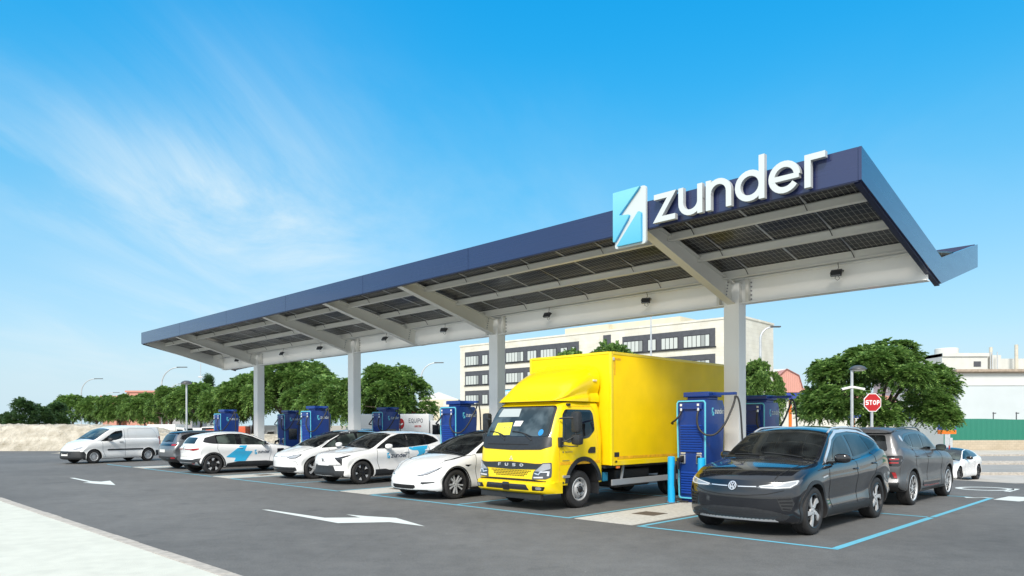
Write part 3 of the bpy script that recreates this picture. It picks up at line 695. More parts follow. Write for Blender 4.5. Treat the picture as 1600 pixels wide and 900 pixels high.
# ---- white hatchback with black roof
S = spec(L=4.26, W=.905, wb=2.77, fo=.80, R=.355, bowf=.36,
 top=[(0, .78), (.08, .84), (.3, .91), (.6, .985), (.85, 1.04), (.95, 1.07), (1.4, 1.30), (1.9, 1.50), (2.25, 1.56), (2.7, 1.575), (3.3, 1.55), (3.75, 1.48), (4.0, 1.22), (4.15, 1.0), (4.26, .95)],
 belt=[(0, .7), (.3, .83), (.8, .95), (1.3, 1.0), (2.5, 1.03), (3.3, 1.08), (3.8, 1.12), (4.26, .88)],
 bottom=[(0, .2), (.4, .18), (1, .19), (3.4, .19), (3.9, .26), (4.26, .34)],
 edge=[(0, .12), (.95, .13), (1.5, .18), (2.0, .26), (2.6, .29), (3.5, .29), (3.9, .24), (4.26, .12)],
 ws=(.95, 2.05), rw=rwp(1.1, 1.38, .58, .48), roofblack=(2.05, 3.8),
 frame=[(1.05, 1.0), (1.45, 1.24), (1.9, 1.44), (2.3, 1.5), (2.8, 1.51), (3.35, 1.47), (3.7, 1.36), (3.75, 1.22), (3.3, 1.11), (2.4, 1.05)],
 panes=[[(1.2, 1.03), (1.45, 1.19), (1.62, 1.28), (1.65, 1.04)], [(1.72, 1.05), (1.72, 1.32), (2.0, 1.42), (2.4, 1.46), (2.44, 1.07)], [(2.52, 1.08), (2.52, 1.46), (3.2, 1.43), (3.3, 1.13)]], panemat=M_GLASS2,
 mirror=(1.62, 1.10), handlemat=M_WHITE, handles=[(2.38, .92), (3.2, .95)],
 sidestrips=[('door_seam', M_WELL, [([(1.32, 1.0), (1.3, .7), (1.42, .27)], .01), ([(2.47, 1.05), (2.47, .27)], .01)], .003), ('pillar_trim', M_CHROME, [([(1.0, 1.01), (1.42, 1.265), (1.88, 1.47), (2.3, 1.53)], .018)], .007)],
 side=[('sill_trim', M_BLKP, [[(1.2, .2), (1.2, .25), (3.1, .25), (3.1, .2)]], .005)],
 wk=('split2', .26, 5, 'twist'), wsmat=M_GLASS)
car, bvh = make_car(S, M_WHITE, 'hatchback_car', 'white hatchback with black roof, parked left of the small white crossover', 'car')
F_(car, bvh, 'headlight', M_LAMPD, rnd_poly([(-.40, .72), (-.60, .78), (-.80, .82), (-.82, .76), (-.74, .68), (-.55, .66)], .03))
F_(car, bvh, 'headlight_lens', M_LAMP, rnd_poly([(-.44, .72), (-.61, .765), (-.78, .80), (-.78, .76), (-.72, .7), (-.56, .675)], .02), .009)
St(car, bvh, 'light_bar', M_GLOSSB, [(-.44, .73), (-.1, .725)], .014)
F_(car, bvh, 'lower_intake', M_BLKP, rnd_poly([(-.74, .30), (-.72, .40), (.72, .40), (.74, .30), (.6, .24), (-.6, .24)], .02), both=False)
St(car, bvh, 'intake_slat', M_GLOSSB, [(-.7, .34), (.7, .34)], .02, .011, both=False)
St(car, bvh, 'badge', M_CHROME, [(.05*cos(2*pi*i/20), .73+.05*sin(2*pi*i/20)) for i in range(20)], .012, .009, both=False, closed=True)
St(car, bvh, 'bonnet_seam', M_WELL, [(.9, .70), (.5, .68), (.2, .6)], .007, side='T')
St(car, bvh, 'bumper_crease', M_MID, [(-.62, .6), (-.74, .58), (-.78, .46)], .012, .004)
place_car(car, S, at(492, 748.6), 0, -1, ANG_IN); recentre(car, S)
HATCH = (car, S)

# ---- white hatch with the blue bolt, tail to the camera
S = spec(L=4.20, W=.89, wb=2.685, fo=.80, R=.35, bowf=.34, bowr=.26, tf=.6,
 top=[(0, .82), (.08, .88), (.3, .94), (.7, 1.0), (1.05, 1.05), (1.15, 1.07), (1.6, 1.29), (2.0, 1.45), (2.4, 1.505), (2.8, 1.51), (3.3, 1.47), (3.75, 1.38), (3.95, 1.22), (4.1, 1.02), (4.2, .96)],
 belt=[(0, .75), (.3, .85), (.8, .93), (1.3, .98), (2.5, 1.02), (3.3, 1.06), (3.8, 1.12), (4.0, 1.06), (4.2, .88)],
 bottom=[(0, .22), (.4, .2), (1, .21), (3.3, .21), (3.8, .28), (4.2, .36)],
 edge=[(0, .12), (1.15, .13), (1.6, .2), (2.0, .27), (2.6, .30), (3.5, .31), (3.9, .24), (4.2, .12)],
 tail=[(.3, .06), (.45, .0), (.6, .03), (.8, .02), (.95, .0), (1.1, .02)],
 ws=(1.15, 2.05), rw=rwp(1.08, 1.30, .50, .42),
 frame=[(1.3, 1.01), (1.6, 1.17), (1.95, 1.33), (2.35, 1.425), (2.8, 1.435), (3.3, 1.39), (3.72, 1.29), (3.84, 1.14), (3.5, 1.08), (2.4, 1.03)],
 panes=[[(1.5, 1.03), (1.7, 1.15), (1.98, 1.28), (2.3, 1.37), (2.42, 1.38), (2.42, 1.05)], [(2.62, 1.06), (2.62, 1.385), (3.0, 1.38), (3.3, 1.33), (3.3, 1.085)]], panemat=M_GLASS2,
 mirror=(1.62, 1.08), mirmat=M_GLOSSB, handlemat=M_WHITE, handles=[(2.5, .92)],
 sidestrips=[('door_seam', M_MID, [([(1.32, 1.0), (1.3, .7), (1.4, .35)], .01), ([(2.5, 1.05), (2.5, .38)], .01), ([(3.3, 1.1), (3.35, .9), (3.15, .55)], .01)], .003)],
 side=[('sill_trim', M_BLKP, [[(1.2, .22), (1.2, .38), (1.5, .42), (2.6, .42), (3.0, .36), (3.06, .22)]], .006), ('pillar_trim', M_BLKP, [[(3.35, 1.1), (3.35, 1.37), (3.68, 1.29), (3.80, 1.15), (3.6, 1.1)]], .009)],
 arch=(.05, M_BLKP), wk=('fan', .255, 5, 'fan'), gap=.03)
car, bvh = make_car(S, M_WHITE, 'hatchback_car', 'white hatchback seen from behind with a large blue lightning bolt on its doors', 'car')
F_(car, bvh, 'bumper_trim', M_BLKP, [(-.82, .30), (-.84, .58), (-.68, .56), (-.55, .52), (.55, .52), (.68, .56), (.84, .58), (.82, .30)], side='B', both=False)
F_(car, bvh, 'diffuser', M_SILVER, [(-.45, .31), (-.5, .37), (-.68, .39), (-.72, .44), (-.78, .42), (-.76, .33), (-.6, .29)], .012, side='B')
F_(car, bvh, 'diffuser_bar', M_SILVER, [(-.5, .40), (-.5, .425), (.5, .425), (.5, .40)], .010, side='B', both=False)
St(car, bvh, 'tail_light', M_RED, [(-.1, .895), (-.4, .885), (-.62, .88), (-.80, .90)], .028, .007, side='B')
F_(car, bvh, 'tail_light_tip', M_RED, rnd_poly([(-.45, .86), (-.55, .91), (-.82, .93), (-.80, .875), (-.6, .84)], .01), .009, side='B')
F_(car, bvh, 'reflector', M_RED, [(-.5, .36), (-.5, .38), (-.64, .385), (-.64, .365)], .016, side='B')
St(car, bvh, 'badge', M_MID, [(0, .99), (-.035, .93), (0, .87), (.035, .93)], .014, .008, side='B', both=False, closed=True)
plate(car, bvh, 'B', .62)
BOLT = [(2.42, 1.0), (3.02, .70), (3.32, .56), (3.18, .52), (2.80, .50), (2.86, .40), (2.52, .40), (2.32, .40), (1.86, .72), (2.0, .74), (2.2, .74), (2.25, .80), (2.12, 1.0)]
for sd in 'LR':
    drape('lightning_decal', M_CYAN, bvh, sd, [rnd_poly([(2.485, 1.0), (2.23, 1.0), (2.35, .80), (2.03, .78), (2.30, .43), (2.74, .42), (2.66, .555), (3.03, .59)], [.01, .01, .06, .03, .01, .01, .05, .03])], off=.006, parent=car)
side_icon(car, bvh, 'R', 1.95, .66, .09, .17, M_CYAN)
side_text('zunder', car, bvh, 'R', 1.82, .695, .085, .46, M_NAVYT)
drape('charge_port', M_GLOSSB, bvh, 'R', [rnd_poly([(.78, .70), (.78, .86), (1.06, .86), (1.06, .70)], .03)], off=.009, parent=car)
place_car(car, S, at(333.5, 740.6), 1, 1, ANG_OUT); recentre(car, S)

# ---- grey small crossover further left, tail to the camera
S = spec(L=4.30, W=.885, wb=2.6, fo=.85, R=.335, bowr=.2, tf=.6,
 top=[(0, .9), (.1, .95), (.4, .99), (.9, 1.04), (1.25, 1.08), (1.7, 1.34), (2.05, 1.49), (2.4, 1.53), (3.2, 1.53), (3.8, 1.48), (3.95, 1.40), (4.15, 1.14), (4.25, 1.03), (4.3, .99)],
 belt=[(0, .8), (.4, .92), (.9, 1.0), (2.5, 1.04), (3.5, 1.1), (4.0, 1.1), (4.3, .9)],
 bottom=[(0, .25), (.4, .22), (3.4, .22), (3.9, .28), (4.3, .38)],
 edge=[(0, .12), (1.2, .13), (1.7, .2), (2.1, .27), (3.5, .29), (3.95, .26), (4.3, .12)],
 ws=(1.22, 2.05), rw=rwp(1.09, 1.38, .56, .47), roofblack=(2.05, 3.9),
 frame=[(1.4, 1.05), (1.7, 1.22), (2.1, 1.40), (2.8, 1.45), (3.5, 1.42), (3.8, 1.33), (3.9, 1.2), (3.4, 1.12), (2.4, 1.06)],
 panes=[[(1.6, 1.08), (1.8, 1.2), (2.15, 1.36), (2.5, 1.4), (2.5, 1.09)], [(2.6, 1.1), (2.6, 1.41), (3.3, 1.39), (3.4, 1.16)]],
 mirror=(1.75, 1.1), mirmat=M_GLOSSB, handlemat=M_MID, handles=[(2.45, .95), (3.3, .98)], rails=(2.1, 3.8, .03, M_BLKP),
 sidestrips=[('door_seam', M_WELL, [([(1.4, 1.0), (1.4, .4)], .01), ([(2.55, 1.05), (2.55, .38)], .01)], .003)],
 side=[('sill_trim', M_BLKP, [[(1.3, .22), (1.3, .36), (3.1, .36), (3.1, .22)]], .006)],
 arch=(.06, M_BLKP), wk=('blk', .22, 7, 'black'), gap=.03)
car, bvh = make_car(S, M_MID, 'crossover_car', 'mid grey crossover with black tail-lamp band, seen from behind at the far row end', 'car')
F_(car, bvh, 'bumper_trim', M_BLKP, [(-.8, .28), (-.84, .52), (.84, .52), (.8, .28)], side='B', both=False)
F_(car, bvh, 'tail_band', M_GLOSSB, [(-.82, .93), (-.82, 1.02), (.82, 1.02), (.82, .93)], side='B', both=False)
F_(car, bvh, 'tail_light', M_RED, [(-.6, .945), (-.6, 1.005), (-.8, 1.005), (-.8, .945)], .009, side='B')
F_(car, bvh, 'reflector', M_RED, [(-.62, .44), (-.62, .49), (-.8, .49), (-.8, .44)], .012, side='B')
F_(car, bvh, 'spoiler', M_GLOSSB, [(-.55, 1.41), (-.52, 1.46), (.52, 1.46), (.55, 1.41)], .03, side='B', both=False)
plate(car, bvh, 'B', .68, y=.0)
St(car, bvh, 'rear_wiper', M_BLKP, [(-.05, 1.1), (.3, 1.16)], .02, .02, side='B', both=False)
place_car(car, S, at(301, 733.3), 1, 1, ANG_OUT); recentre(car, S)

# ---- satin grey SUV behind the near dark car
S = spec(L=4.50, W=.925, wb=2.73, fo=.88, R=.37, bowr=.16, tf=.5,
 top=[(0, .98), (.1, 1.03), (.4, 1.08), (.9, 1.13), (1.3, 1.17), (1.75, 1.43), (2.1, 1.60), (2.5, 1.66), (3.2, 1.67), (3.9, 1.63), (4.15, 1.58), (4.3, 1.36), (4.42, 1.12), (4.5, 1.08)],
 belt=[(0, .88), (.4, 1.0), (.9, 1.07), (2.5, 1.12), (3.5, 1.17), (4.1, 1.22), (4.5, 1.0)],
 bottom=[(0, .27), (.4, .24), (3.5, .24), (4.1, .32), (4.5, .42)],
 edge=[(0, .12), (1.3, .13), (1.8, .2), (2.2, .26), (3.6, .28), (4.15, .26), (4.5, .14)],
 inset=[(0, .05), (.08, .02), (.22, .015), (.40, .03), (.58, .02), (.74, .0), (.84, .0), (.93, .03), (1, .075)],
 tail=[(.35, .04), (.5, .0), (.62, .05), (.8, .04), (1., .05), (1.2, .09)],
 ws=(1.3, 2.12), rw=rwp(1.17, 1.50, .60, .52),
 frame=[(1.5, 1.15), (1.75, 1.31), (2.1, 1.49), (2.5, 1.55), (3.1, 1.56), (3.6, 1.52), (3.85, 1.42), (3.66, 1.28), (3.4, 1.21), (2.4, 1.16)],
 panes=[[(1.7, 1.18), (1.85, 1.3), (2.15, 1.45), (2.5, 1.5), (2.56, 1.51), (2.56, 1.19)], [(2.66, 1.2), (2.66, 1.52), (3.1, 1.52), (3.3, 1.5), (3.34, 1.24)], [(3.41, 1.25), (3.38, 1.5), (3.6, 1.46), (3.74, 1.39), (3.6, 1.3)]],
 mirror=(1.85, 1.20), mirmat=M_GLOSSB, handlemat=M_GREY, handles=[(2.5, 1.02), (3.4, 1.05)], rails=(2.2, 3.95, .05, M_GREY),
 sidestrips=[('door_seam', M_WELL, [([(1.5, 1.12), (1.48, .8), (1.5, .36)], .01), ([(2.61, 1.14), (2.61, .36)], .01), ([(3.4, 1.2), (3.5, .95), (3.35, .6)], .01)], .003), ('red_accent', M_RED, [([(1.75, .37), (2.5, .37), (2.9, .39)], .016)], .016)],
 side=[('sill_trim', M_BLKP, [[(1.35, .25), (1.35, .33), (3.15, .33), (3.15, .25)]], .006), ('side_bump', M_GLOSSB, [rnd_poly([(1.65, .38), (1.65, .49), (2.95, .49), (2.95, .38)], .05)], .012), ('pillar_badge', M_CHROME, [[(3.88+.045*cos(2*pi*i/16), 1.43+.065*sin(2*pi*i/16)) for i in range(16)]], .008)],
 arch=(.05, M_GREY), wk=('suv', .275, 9, 'thin'), ww=.25, gap=.05)
car, bvh = make_car(S, M_GREY, 'suv_car', 'satin grey SUV with roof rails and red mirror cap, parked behind the dark crossover', 'car')
F_(car, bvh, 'tail_light', M_GLOSSB, rnd_poly([(-.60, .86), (-.58, 1.06), (-.86, 1.08), (-.88, .98), (-.85, .86)], .04), .008, side='B')
for z in (.93, 1.0): St(car, bvh, 'tail_light_bar', M_RED, [(-.66, z), (-.82, z)], .03, .014, side='B')
F_(car, bvh, 'bumper_trim', M_BLKP, [(-.78, .34), (-.84, .52), (.84, .52), (.78, .34)], side='B', both=False)
F_(car, bvh, 'fog_recess', M_BLKP, [(-.6, .74), (-.76, .74), (-.8, .6), (-.7, .6)], .007, side='B')
F_(car, bvh, 'fog_light', M_RED, [(-.70, .73), (-.77, .73), (-.80, .61), (-.745, .61)], .012, side='B')
F_(car, bvh, 'spoiler', M_GREY, [(-.62, 1.52), (-.6, 1.60), (.6, 1.60), (.62, 1.52)], .05, side='B', both=False)
plate(car, bvh, 'B', .74)
for sg in (1, -1):
    MB().box((1.81, sg*1.15, 1.20), (.05, .03, .09), .012).build('mirror_cap', M_RED, car, True)
place_car(car, S, at(1427, 789.5), 1, 1, ANG_OUT); recentre(car, S)

# ---- white coupe with black roof
S = spec(L=4.25, W=.905, wb=2.58, fo=.86, R=.33, bowf=.3,
 top=[(0, .68), (.1, .74), (.4, .81), (.9, .88), (1.3, .92), (1.4, .94), (1.9, 1.2), (2.3, 1.36), (2.6, 1.40), (3.1, 1.38), (3.7, 1.28), (4.05, 1.08), (4.25, .96)],
 belt=[(0, .62), (.4, .76), (1.3, .88), (2.5, .93), (3.3, .98), (3.9, .98), (4.25, .86)],
 bottom=[(0, .18), (.4, .17), (3.4, .17), (3.9, .24), (4.25, .32)],
 edge=[(0, .12), (1.3, .13), (1.9, .22), (2.3, .3), (3.1, .33), (3.8, .28), (4.25, .14)],
 ws=(1.4, 2.32), rw=rwp(1.05, 1.25, .55, .45), roofblack=(2.3, 3.4), wsmat=M_GLASS2,
 frame=[(1.6, .94), (1.9, 1.12), (2.25, 1.27), (2.7, 1.32), (3.2, 1.28), (3.5, 1.18), (3.55, 1.04), (2.6, .97)],
 panes=[[(1.75, .97), (1.95, 1.1), (2.3, 1.24), (2.65, 1.28), (2.7, 1.0)]],
 mirror=(1.85, 1.0), mirmat=M_GLOSSB, handlemat=M_WHITE, handles=[(2.75, .84)],
 sidestrips=[('door_seam', M_MID, [([(1.6, .9), (1.6, .25)], .01), ([(2.95, .95), (2.9, .3)], .01)], .003)],
 arch=(.02, M_WHITE), wk=('cp', .24, 7, 'black'))
car, bvh = make_car(S, M_WHITE, 'coupe_car', 'low white coupe with black roof, standing on the pale apron at the right', 'car')
F_(car, bvh, 'headlight', M_LAMPD, rnd_poly([(-.50, .60), (-.55, .68), (-.78, .71), (-.80, .63), (-.62, .58)], .03))
F_(car, bvh, 'headlight_lens', M_LAMP, [(-.64+.05*cos(2*pi*i/12), .64+.035*sin(2*pi*i/12)) for i in range(12)], .009)
F_(car, bvh, 'corner_vent', M_GLOSSB, [(-.5, .28), (-.55, .42), (-.76, .36), (-.78, .28)])
F_(car, bvh, 'grille', M_MESH, [(-.45, .27), (-.45, .4), (.45, .4), (.45, .27)], both=False)
place_car(car, S, at(1499, 754.3, -.70), 0, -1, ANG_IN-radians(3)); recentre(car, S)

# ---- silver car in the far row, only its bonnet shows
car, S2 = HATCH
S = dict(S2); S.update(roofblack=None, wk=('split2', .26, 5, 'twist'))
car, bvh = make_car(S, M_SILVER, 'hatchback_car', 'silver hatchback in the back row, its bonnet showing between two blue chargers', 'car')
F_(car, bvh, 'headlight', M_LAMPD, rnd_poly([(-.40, .72), (-.60, .78), (-.80, .82), (-.82, .76), (-.74, .68), (-.55, .66)], .03))
F_(car, bvh, 'lower_intake', M_BLKP, rnd_poly([(-.74, .28), (-.72, .56), (.72, .56), (.74, .28)], .02), both=False)
St(car, bvh, 'bonnet_seam', M_WELL, [(.9, .70), (.5, .68), (.2, .6)], .01, side='T')
St(car, bvh, 'grille', M_GLOSSB, [(-.5, .69), (.5, .69)], .03, both=False)
car.location = W(25.3, 6.6); car.rotation_euler = (0, 0, ANG_IN); recentre(car, S)

# ---- far blue hatch
S = spec(L=3.7, W=.83, wb=2.42, fo=.72, R=.3, tf=.4, bowr=.12,
 top=[(0, .85), (.1, .9), (.6, 1.0), (.9, 1.03), (1.4, 1.36), (1.8, 1.47), (3.0, 1.48), (3.35, 1.42), (3.5, 1.2), (3.62, .98), (3.7, .95)],
 belt=[(0, .75), (.6, .92), (2.5, .98), (3.3, 1.02), (3.7, .85)], bottom=[(0, .2), (3., .2), (3.7, .34)],
 edge=[(0, .12), (.9, .13), (1.5, .22), (3.2, .25), (3.7, .12)], plan=[(0, .03), (.5, 0), (3.2, 0), (3.7, .04)],
 ws=(.9, 1.75), rw=rwp(1.02, 1.36, .56, .48),
 frame=[(1.1, 1.0), (1.45, 1.26), (1.85, 1.4), (2.9, 1.4), (3.2, 1.3), (3.25, 1.05)], panes=[[(1.3, 1.02), (1.5, 1.22), (1.9, 1.36), (2.2, 1.36), (2.2, 1.03)], [(2.3, 1.03), (2.3, 1.36), (2.9, 1.35), (3.05, 1.08)]],
 mirror=(1.45, 1.06), wk=('sm', .2, 7, 'multi'), ww=.18)
car, bvh = make_car(S, M_BLUEC, 'hatchback_car', 'small bright blue hatchback seen from behind beside the green fence', 'car')
F_(car, bvh, 'tail_light', M_RED, [(-.6, .84), (-.62, 1.02), (-.78, 1.02), (-.78, .84)], side='B')
plate(car, bvh, 'B', .5)
Y = 97; p = atd(1466, 690, Y); car.location = (p.x, Y, -1.35); car.rotation_euler = (0, 0, radians(-90-28)); recentre(car, S)

# ---- white panel van at the far left
S = spec(L=4.38, W=.905, wb=2.73, fo=.90, R=.325, bowf=.36, bowr=.04, tf=.3, nf=.9,
 top=[(0, .80), (.08, .88), (.3, .97), (.65, 1.06), (.92, 1.13), (1.0, 1.17), (1.4, 1.45), (1.75, 1.66), (2.2, 1.76), (2.8, 1.80), (3.8, 1.79), (4.2, 1.74), (4.32, 1.5), (4.38, 1.3)],
 belt=[(0, .72), (.3, .87), (.8, 1.0), (1.3, 1.04), (1.8, 1.08), (2.4, 1.15), (4.1, 1.15), (4.38, 1.05)],
 bottom=[(0, .2), (.4, .18), (1, .2), (3.4, .2), (3.9, .24), (4.38, .30)],
 edge=[(0, .12), (1.05, .13), (1.5, .15), (2.0, .18), (2.8, .17), (4.1, .16), (4.38, .1)], plan=[(0, .03), (.5, 0), (3.8, 0), (4.38, .03)],
 crown=[(0, .04), (1, .05), (2, .08), (4.3, .07)],
 nose=[(.15, .12), (.3, 0), (.5, .02), (.65, .06), (.8, .18), (1., .3)], tail=[(.3, .0), (1, 0), (1.7, .02)],
 ws=(1.0, 1.76), rw=rwp(1.1, 1.5, .6, .55), wsmat=M_GLASS2,
 panes=[[(1.22, 1.04), (1.55, 1.26), (1.8, 1.42), (2.0, 1.52), (2.32, 1.56), (2.32, 1.3), (2.22, 1.16), (2.0, 1.1), (1.6, 1.05)]],
 mirror=(1.62, 1.12), mirmat=M_BLKP, handlemat=M_BLKP, handles=[(2.22, 1.0)],
 sidestrips=[('door_seam', M_MID, [([(1.3, 1.0), (1.32, .6), (1.45, .3)], .012), ([(2.42, 1.62), (2.42, .3)], .012)], .003),
   ('panel_pressing', M_SILVER, [([(2.6, 1.2), (2.6, 1.6), (2.7, 1.66), (3.9, 1.64), (4.1, 1.4), (4.14, 1.2)], .012)], .003)],
 side=[('rub_strip', M_BLKP, [rnd_poly([(1.55, .60), (1.55, .67), (3.35, .67), (3.35, .60)], .02)], .012), ('bumper_trim', M_BLKP, [[(.0, .2), (.0, .60), (.45, .56), (.56, .40), (.56, .2)], [(4.0, .26), (4.02, .55), (4.38, .55), (4.38, .3)]], .006),
   ('tail_light', M_RED, [[(4.24, .85), (4.24, 1.25), (4.36, 1.25), (4.36, .85)]], .008)],
 wk=('van', .2, 12, 'multi'), ww=.2, arch=(.02, M_WHITE))
car, bvh = make_car(S, M_WHITE, 'panel_van', 'white panel van with black bumpers and rub strip at the far left end', 'van')
F_(car, bvh, 'bumper_trim', M_BLKP, [(-.8, .2), (-.8, .60), (.8, .60), (.8, .2)], both=False)
F_(car, bvh, 'headlight', M_LAMP, rnd_poly([(-.42, .66), (-.6, .76), (-.8, .84), (-.8, .70), (-.6, .64)], .03))
F_(car, bvh, 'grille', M_MESH, [(-.4, .45), (-.4, .52), (.4, .52), (.4, .45)], .012, both=False)
plate(car, bvh, 'F', .38)
A, B = at(147, 724.4), at(243, 719.8)
ang = atan2(B.y-A.y, B.x-A.x)
place_car(car, S, A, 0, -1, ang, .97); recentre(car, S)
VAN = car
# ================================================================ yellow box lorry (x rearwards from the front face, y<0 = near side)
truck = empty('box_truck', label='bright yellow box truck with wind deflector, tallest vehicle under the canopy', cat='truck')
def rrect(x0, x1, w, r, n=5):
    P = []
    for cx, cy, a in ((x0+r, -w+r, 180), (x1-r*.4, -w+r*.4, 270), (x1-r*.4, w-r*.4, 0), (x0+r, w-r, 90)):
        rr = r if cx < (x0+x1)/2 else r*.4
        for i in range(n+1):
            t = radians(a+90*i/n); P.append((cx+rr*cos(t), cy+rr*sin(t)))
    return P
CABW = 1.03
xf = interp([(.42, .02), (.55, .0), (.72, .0), (.78, .03), (1.0, .04), (1.2, .06), (1.33, .09), (1.5, .16), (1.8, .32), (2.1, .50), (2.2, .60)])
xb = 1.86
zs_ = [.50, .56, .64, .72, .80, .9, 1.0, 1.1, 1.2, 1.3, 1.38, 1.46, 1.56, 1.66, 1.76, 1.86, 1.96, 2.04, 2.12, 2.18, 2.22, 2.24]
wz = interp([(.5, CABW), (1.3, CABW), (1.5, CABW-.01), (2.1, CABW-.10), (2.2, CABW-.14), (2.24, CABW-.19)])
V = []; Fc = []; n = None
for z in zs_:
    x0 = xf(z)+(.05 if z > 2.2 else 0)
    ring = rrect(x0, xb, wz(z), .2 if z < 2.2 else .22, 6)
    # bow of the front face
    ring = [(x+(.05*(abs(y)/CABW)**2 if x < x0+.5 else 0), y) for x, y in ring]
    # more points across the front and the sides
    R2 = []
    for i, p in enumerate(ring):
        q = ring[(i+1) % len(ring)]; d = math.hypot(q[0]-p[0], q[1]-p[1]); k = max(1, int(d/.09))
        for j in range(k): R2.append((p[0]+(q[0]-p[0])*j/k, p[1]+(q[1]-p[1])*j/k))
    V.append([(x, y, z) for x, y in R2])
m = min(len(r) for r in V)
def resamp(r, m):
    L = [0]; P = [Vector(p) for p in r]+[Vector(r[0])]
    for a, b in zip(P, P[1:]): L.append(L[-1]+(b-a).length)
    out = []; j = 0
    for i in range(m):
        t = L[-1]*i/m
        while L[j+1] < t: j += 1
        out.append(P[j].lerp(P[j+1], (t-L[j])/max(1e-9, L[j+1]-L[j])))
    return out
m = 90; V = [resamp(r, m) for r in V]
bm = bmesh.new(); vs = [[bm.verts.new(p) for p in r] for r in V]
for i in range(len(vs)-1):
    for j in range(m): bm.faces.new([vs[i][j], vs[i][(j+1) % m], vs[i+1][(j+1) % m], vs[i+1][j]])
bm.faces.new(vs[0][::-1]); bm.faces.new(vs[-1])
for _ in range(2): bmesh.ops.smooth_vert(bm, verts=bm.verts[:], factor=.35, use_axis_x=True, use_axis_y=True, use_axis_z=True)
bmesh.ops.recalc_face_normals(bm, faces=bm.faces[:])
cb = BVHTree.FromBMesh(bm); me = bpy.data.meshes.new('cab'); bm.to_mesh(me); bm.free()
me.materials.append(M_YEL); me.materials.append(M_WELL)
cab = bpy.data.objects.new('cab', me); COL.objects.link(cab)
AX, TR = 1.12, .395
c = MB()
for sg in (1, -1):
    c.lathe([(0, .5), (.52, .5), (.52, 1.3), (0, 1.3)], 40, Matrix.Translation((AX+.05, 0, .47)) @ Matrix.Rotation(radians(90*sg), 4, 'X'))
cut = c.build('cut', M_WELL, None); b2 = bmesh.new(); b2.from_mesh(cut.data); bmesh.ops.remove_doubles(b2, verts=b2.verts[:], dist=1e-4); bmesh.ops.recalc_face_normals(b2, faces=b2.faces[:]); b2.to_mesh(cut.data); b2.free()
solve_boolean(cab, cut); bpy.data.objects.remove(cut)
for p in cab.data.polygons:
    if math.hypot(p.center.x-AX-.05, p.center.z-.47) < .525 and abs(p.center.y) < 1.04 and abs(p.normal.y) < .9: p.material_index = 1
cab.data.shade_smooth(); cab.data.set_sharp_from_angle(angle=radians(38)); cab.parent = truck
def T(nm, mt, P, side='F', off=.006, both=False, r=.0, cell=.05, thick=.012):
    if r: P = rnd_poly(P, r)
    drape(nm, mt, cb, side, [P], off=off, parent=truck, cell=cell, thick=thick)
    if both: drape(nm, mt, cb, side, [mirror_y(P)], off=off, parent=truck, cell=cell, thick=thick)
def TS(nm, mt, P, w, side='F', off=.008, both=False, cell=.05):
    drape(nm, mt, cb, side, None, [ribbon(P, w)], off=off, parent=truck, cell=cell)
    if both: drape(nm, mt, cb, side, None, [ribbon(mirror_y(P), w)], off=off, parent=truck, cell=cell)
# windscreen
M_TGLASS = glass_mat('truck_windscreen_glass', (.025, .035, .038), (.085, .11, .12))
T('windscreen_surround', M_GLOSSB, [(-.93, 1.46), (-.84, 2.13), (.84, 2.13), (.93, 1.46)], r=.09, cell=.045)
T('windscreen', M_TGLASS, [(-.885, 1.50), (-.80, 2.095), (.80, 2.095), (.885, 1.50)], r=.08, off=.011, cell=.045)
T('sun_visor', principled('pale_visor', (.42, .46, .45), .4, coat=.5), [(.08, 1.9), (.1, 2.07), (.64, 2.07), (.70, 1.9)], off=.016, r=.02)
sh = drape('yellow_sheet', noisy('yellow_card', (.82, .74, .05), .5, .05, 5, coat=.5), cb, 'F', [[(.16, 1.52), (.2, 1.78), (.64, 1.77), (.66, 1.51)]], off=.017, parent=truck)
drape('sheet_print', M_MID, cb, 'F', None, [ribbon([(.24+i*.045, 1.66+.012*((i*7) % 3)), (.25+i*.045, 1.69)], .018) for i in range(6)], off=.02, parent=sh, thick=.002)
T('white_sheet', M_PLATE, [(-.06, 1.70), (-.1, 1.81), (.13, 1.81), (.14, 1.70)], off=.019)
T('blue_sticker', principled('blue_sticker', (.03, .25, .6), .4, coat=.5), [(-.70+.065*cos(2*pi*i/18), 1.575+.065*sin(2*pi*i/18)) for i in range(18)], off=.017)
T('cowl_panel', M_BLKP, [(-.96, 1.49), (.96, 1.49), (.99, 1.30), (.80, 1.235), (0, 1.215), (-.80, 1.235), (-.99, 1.30)], r=.03, off=.008)
TS('cowl_slot', M_WELL, [(-.45, 1.33), (.75, 1.33)], .016, off=.012)
T('emblem_band', M_GLOSSB, [(-1.0, .97), (-.7, .955), (0, .985), (.7, .955), (1.0, .97), (.93, .90), (.7, .845), (0, .825), (-.7, .845), (-.93, .90)], r=.02, off=.014)
Ls, tw = text_strokes('FUSO', .062, .2, gap=1.15, width=.72)
for L in Ls:
    # viewed from the front +y is on the left
    st = [([(.36-vx, .885+vy) for vx, vy in V_], Q) for V_, Q, pr in L]
    drape('badge_letter', M_CHROME, cb, 'F', None, st, off=.022, thick=.008, parent=truck, cell=.2)
for a in (90, 210, 330):
    cx, cy = .026*cos(radians(a)), 1.045+.026*sin(radians(a)); d = radians(a)
    T('emblem', M_CHROME, [(cx-.024*cos(d), cy-.024*sin(d)), (cx-.014*sin(d), cy+.014*cos(d)), (cx+.026*cos(d), cy+.026*sin(d)), (cx+.014*sin(d), cy-.014*cos(d))], off=.014, cell=.2)
T('headlight', M_LAMPD, [(-.63, .64), (-.66, .80), (-.80, .90), (-.86, .975), (-1.0, .985), (-1.01, .70), (-.95, .655)], both=True, r=.02, off=.012, cell=.04)
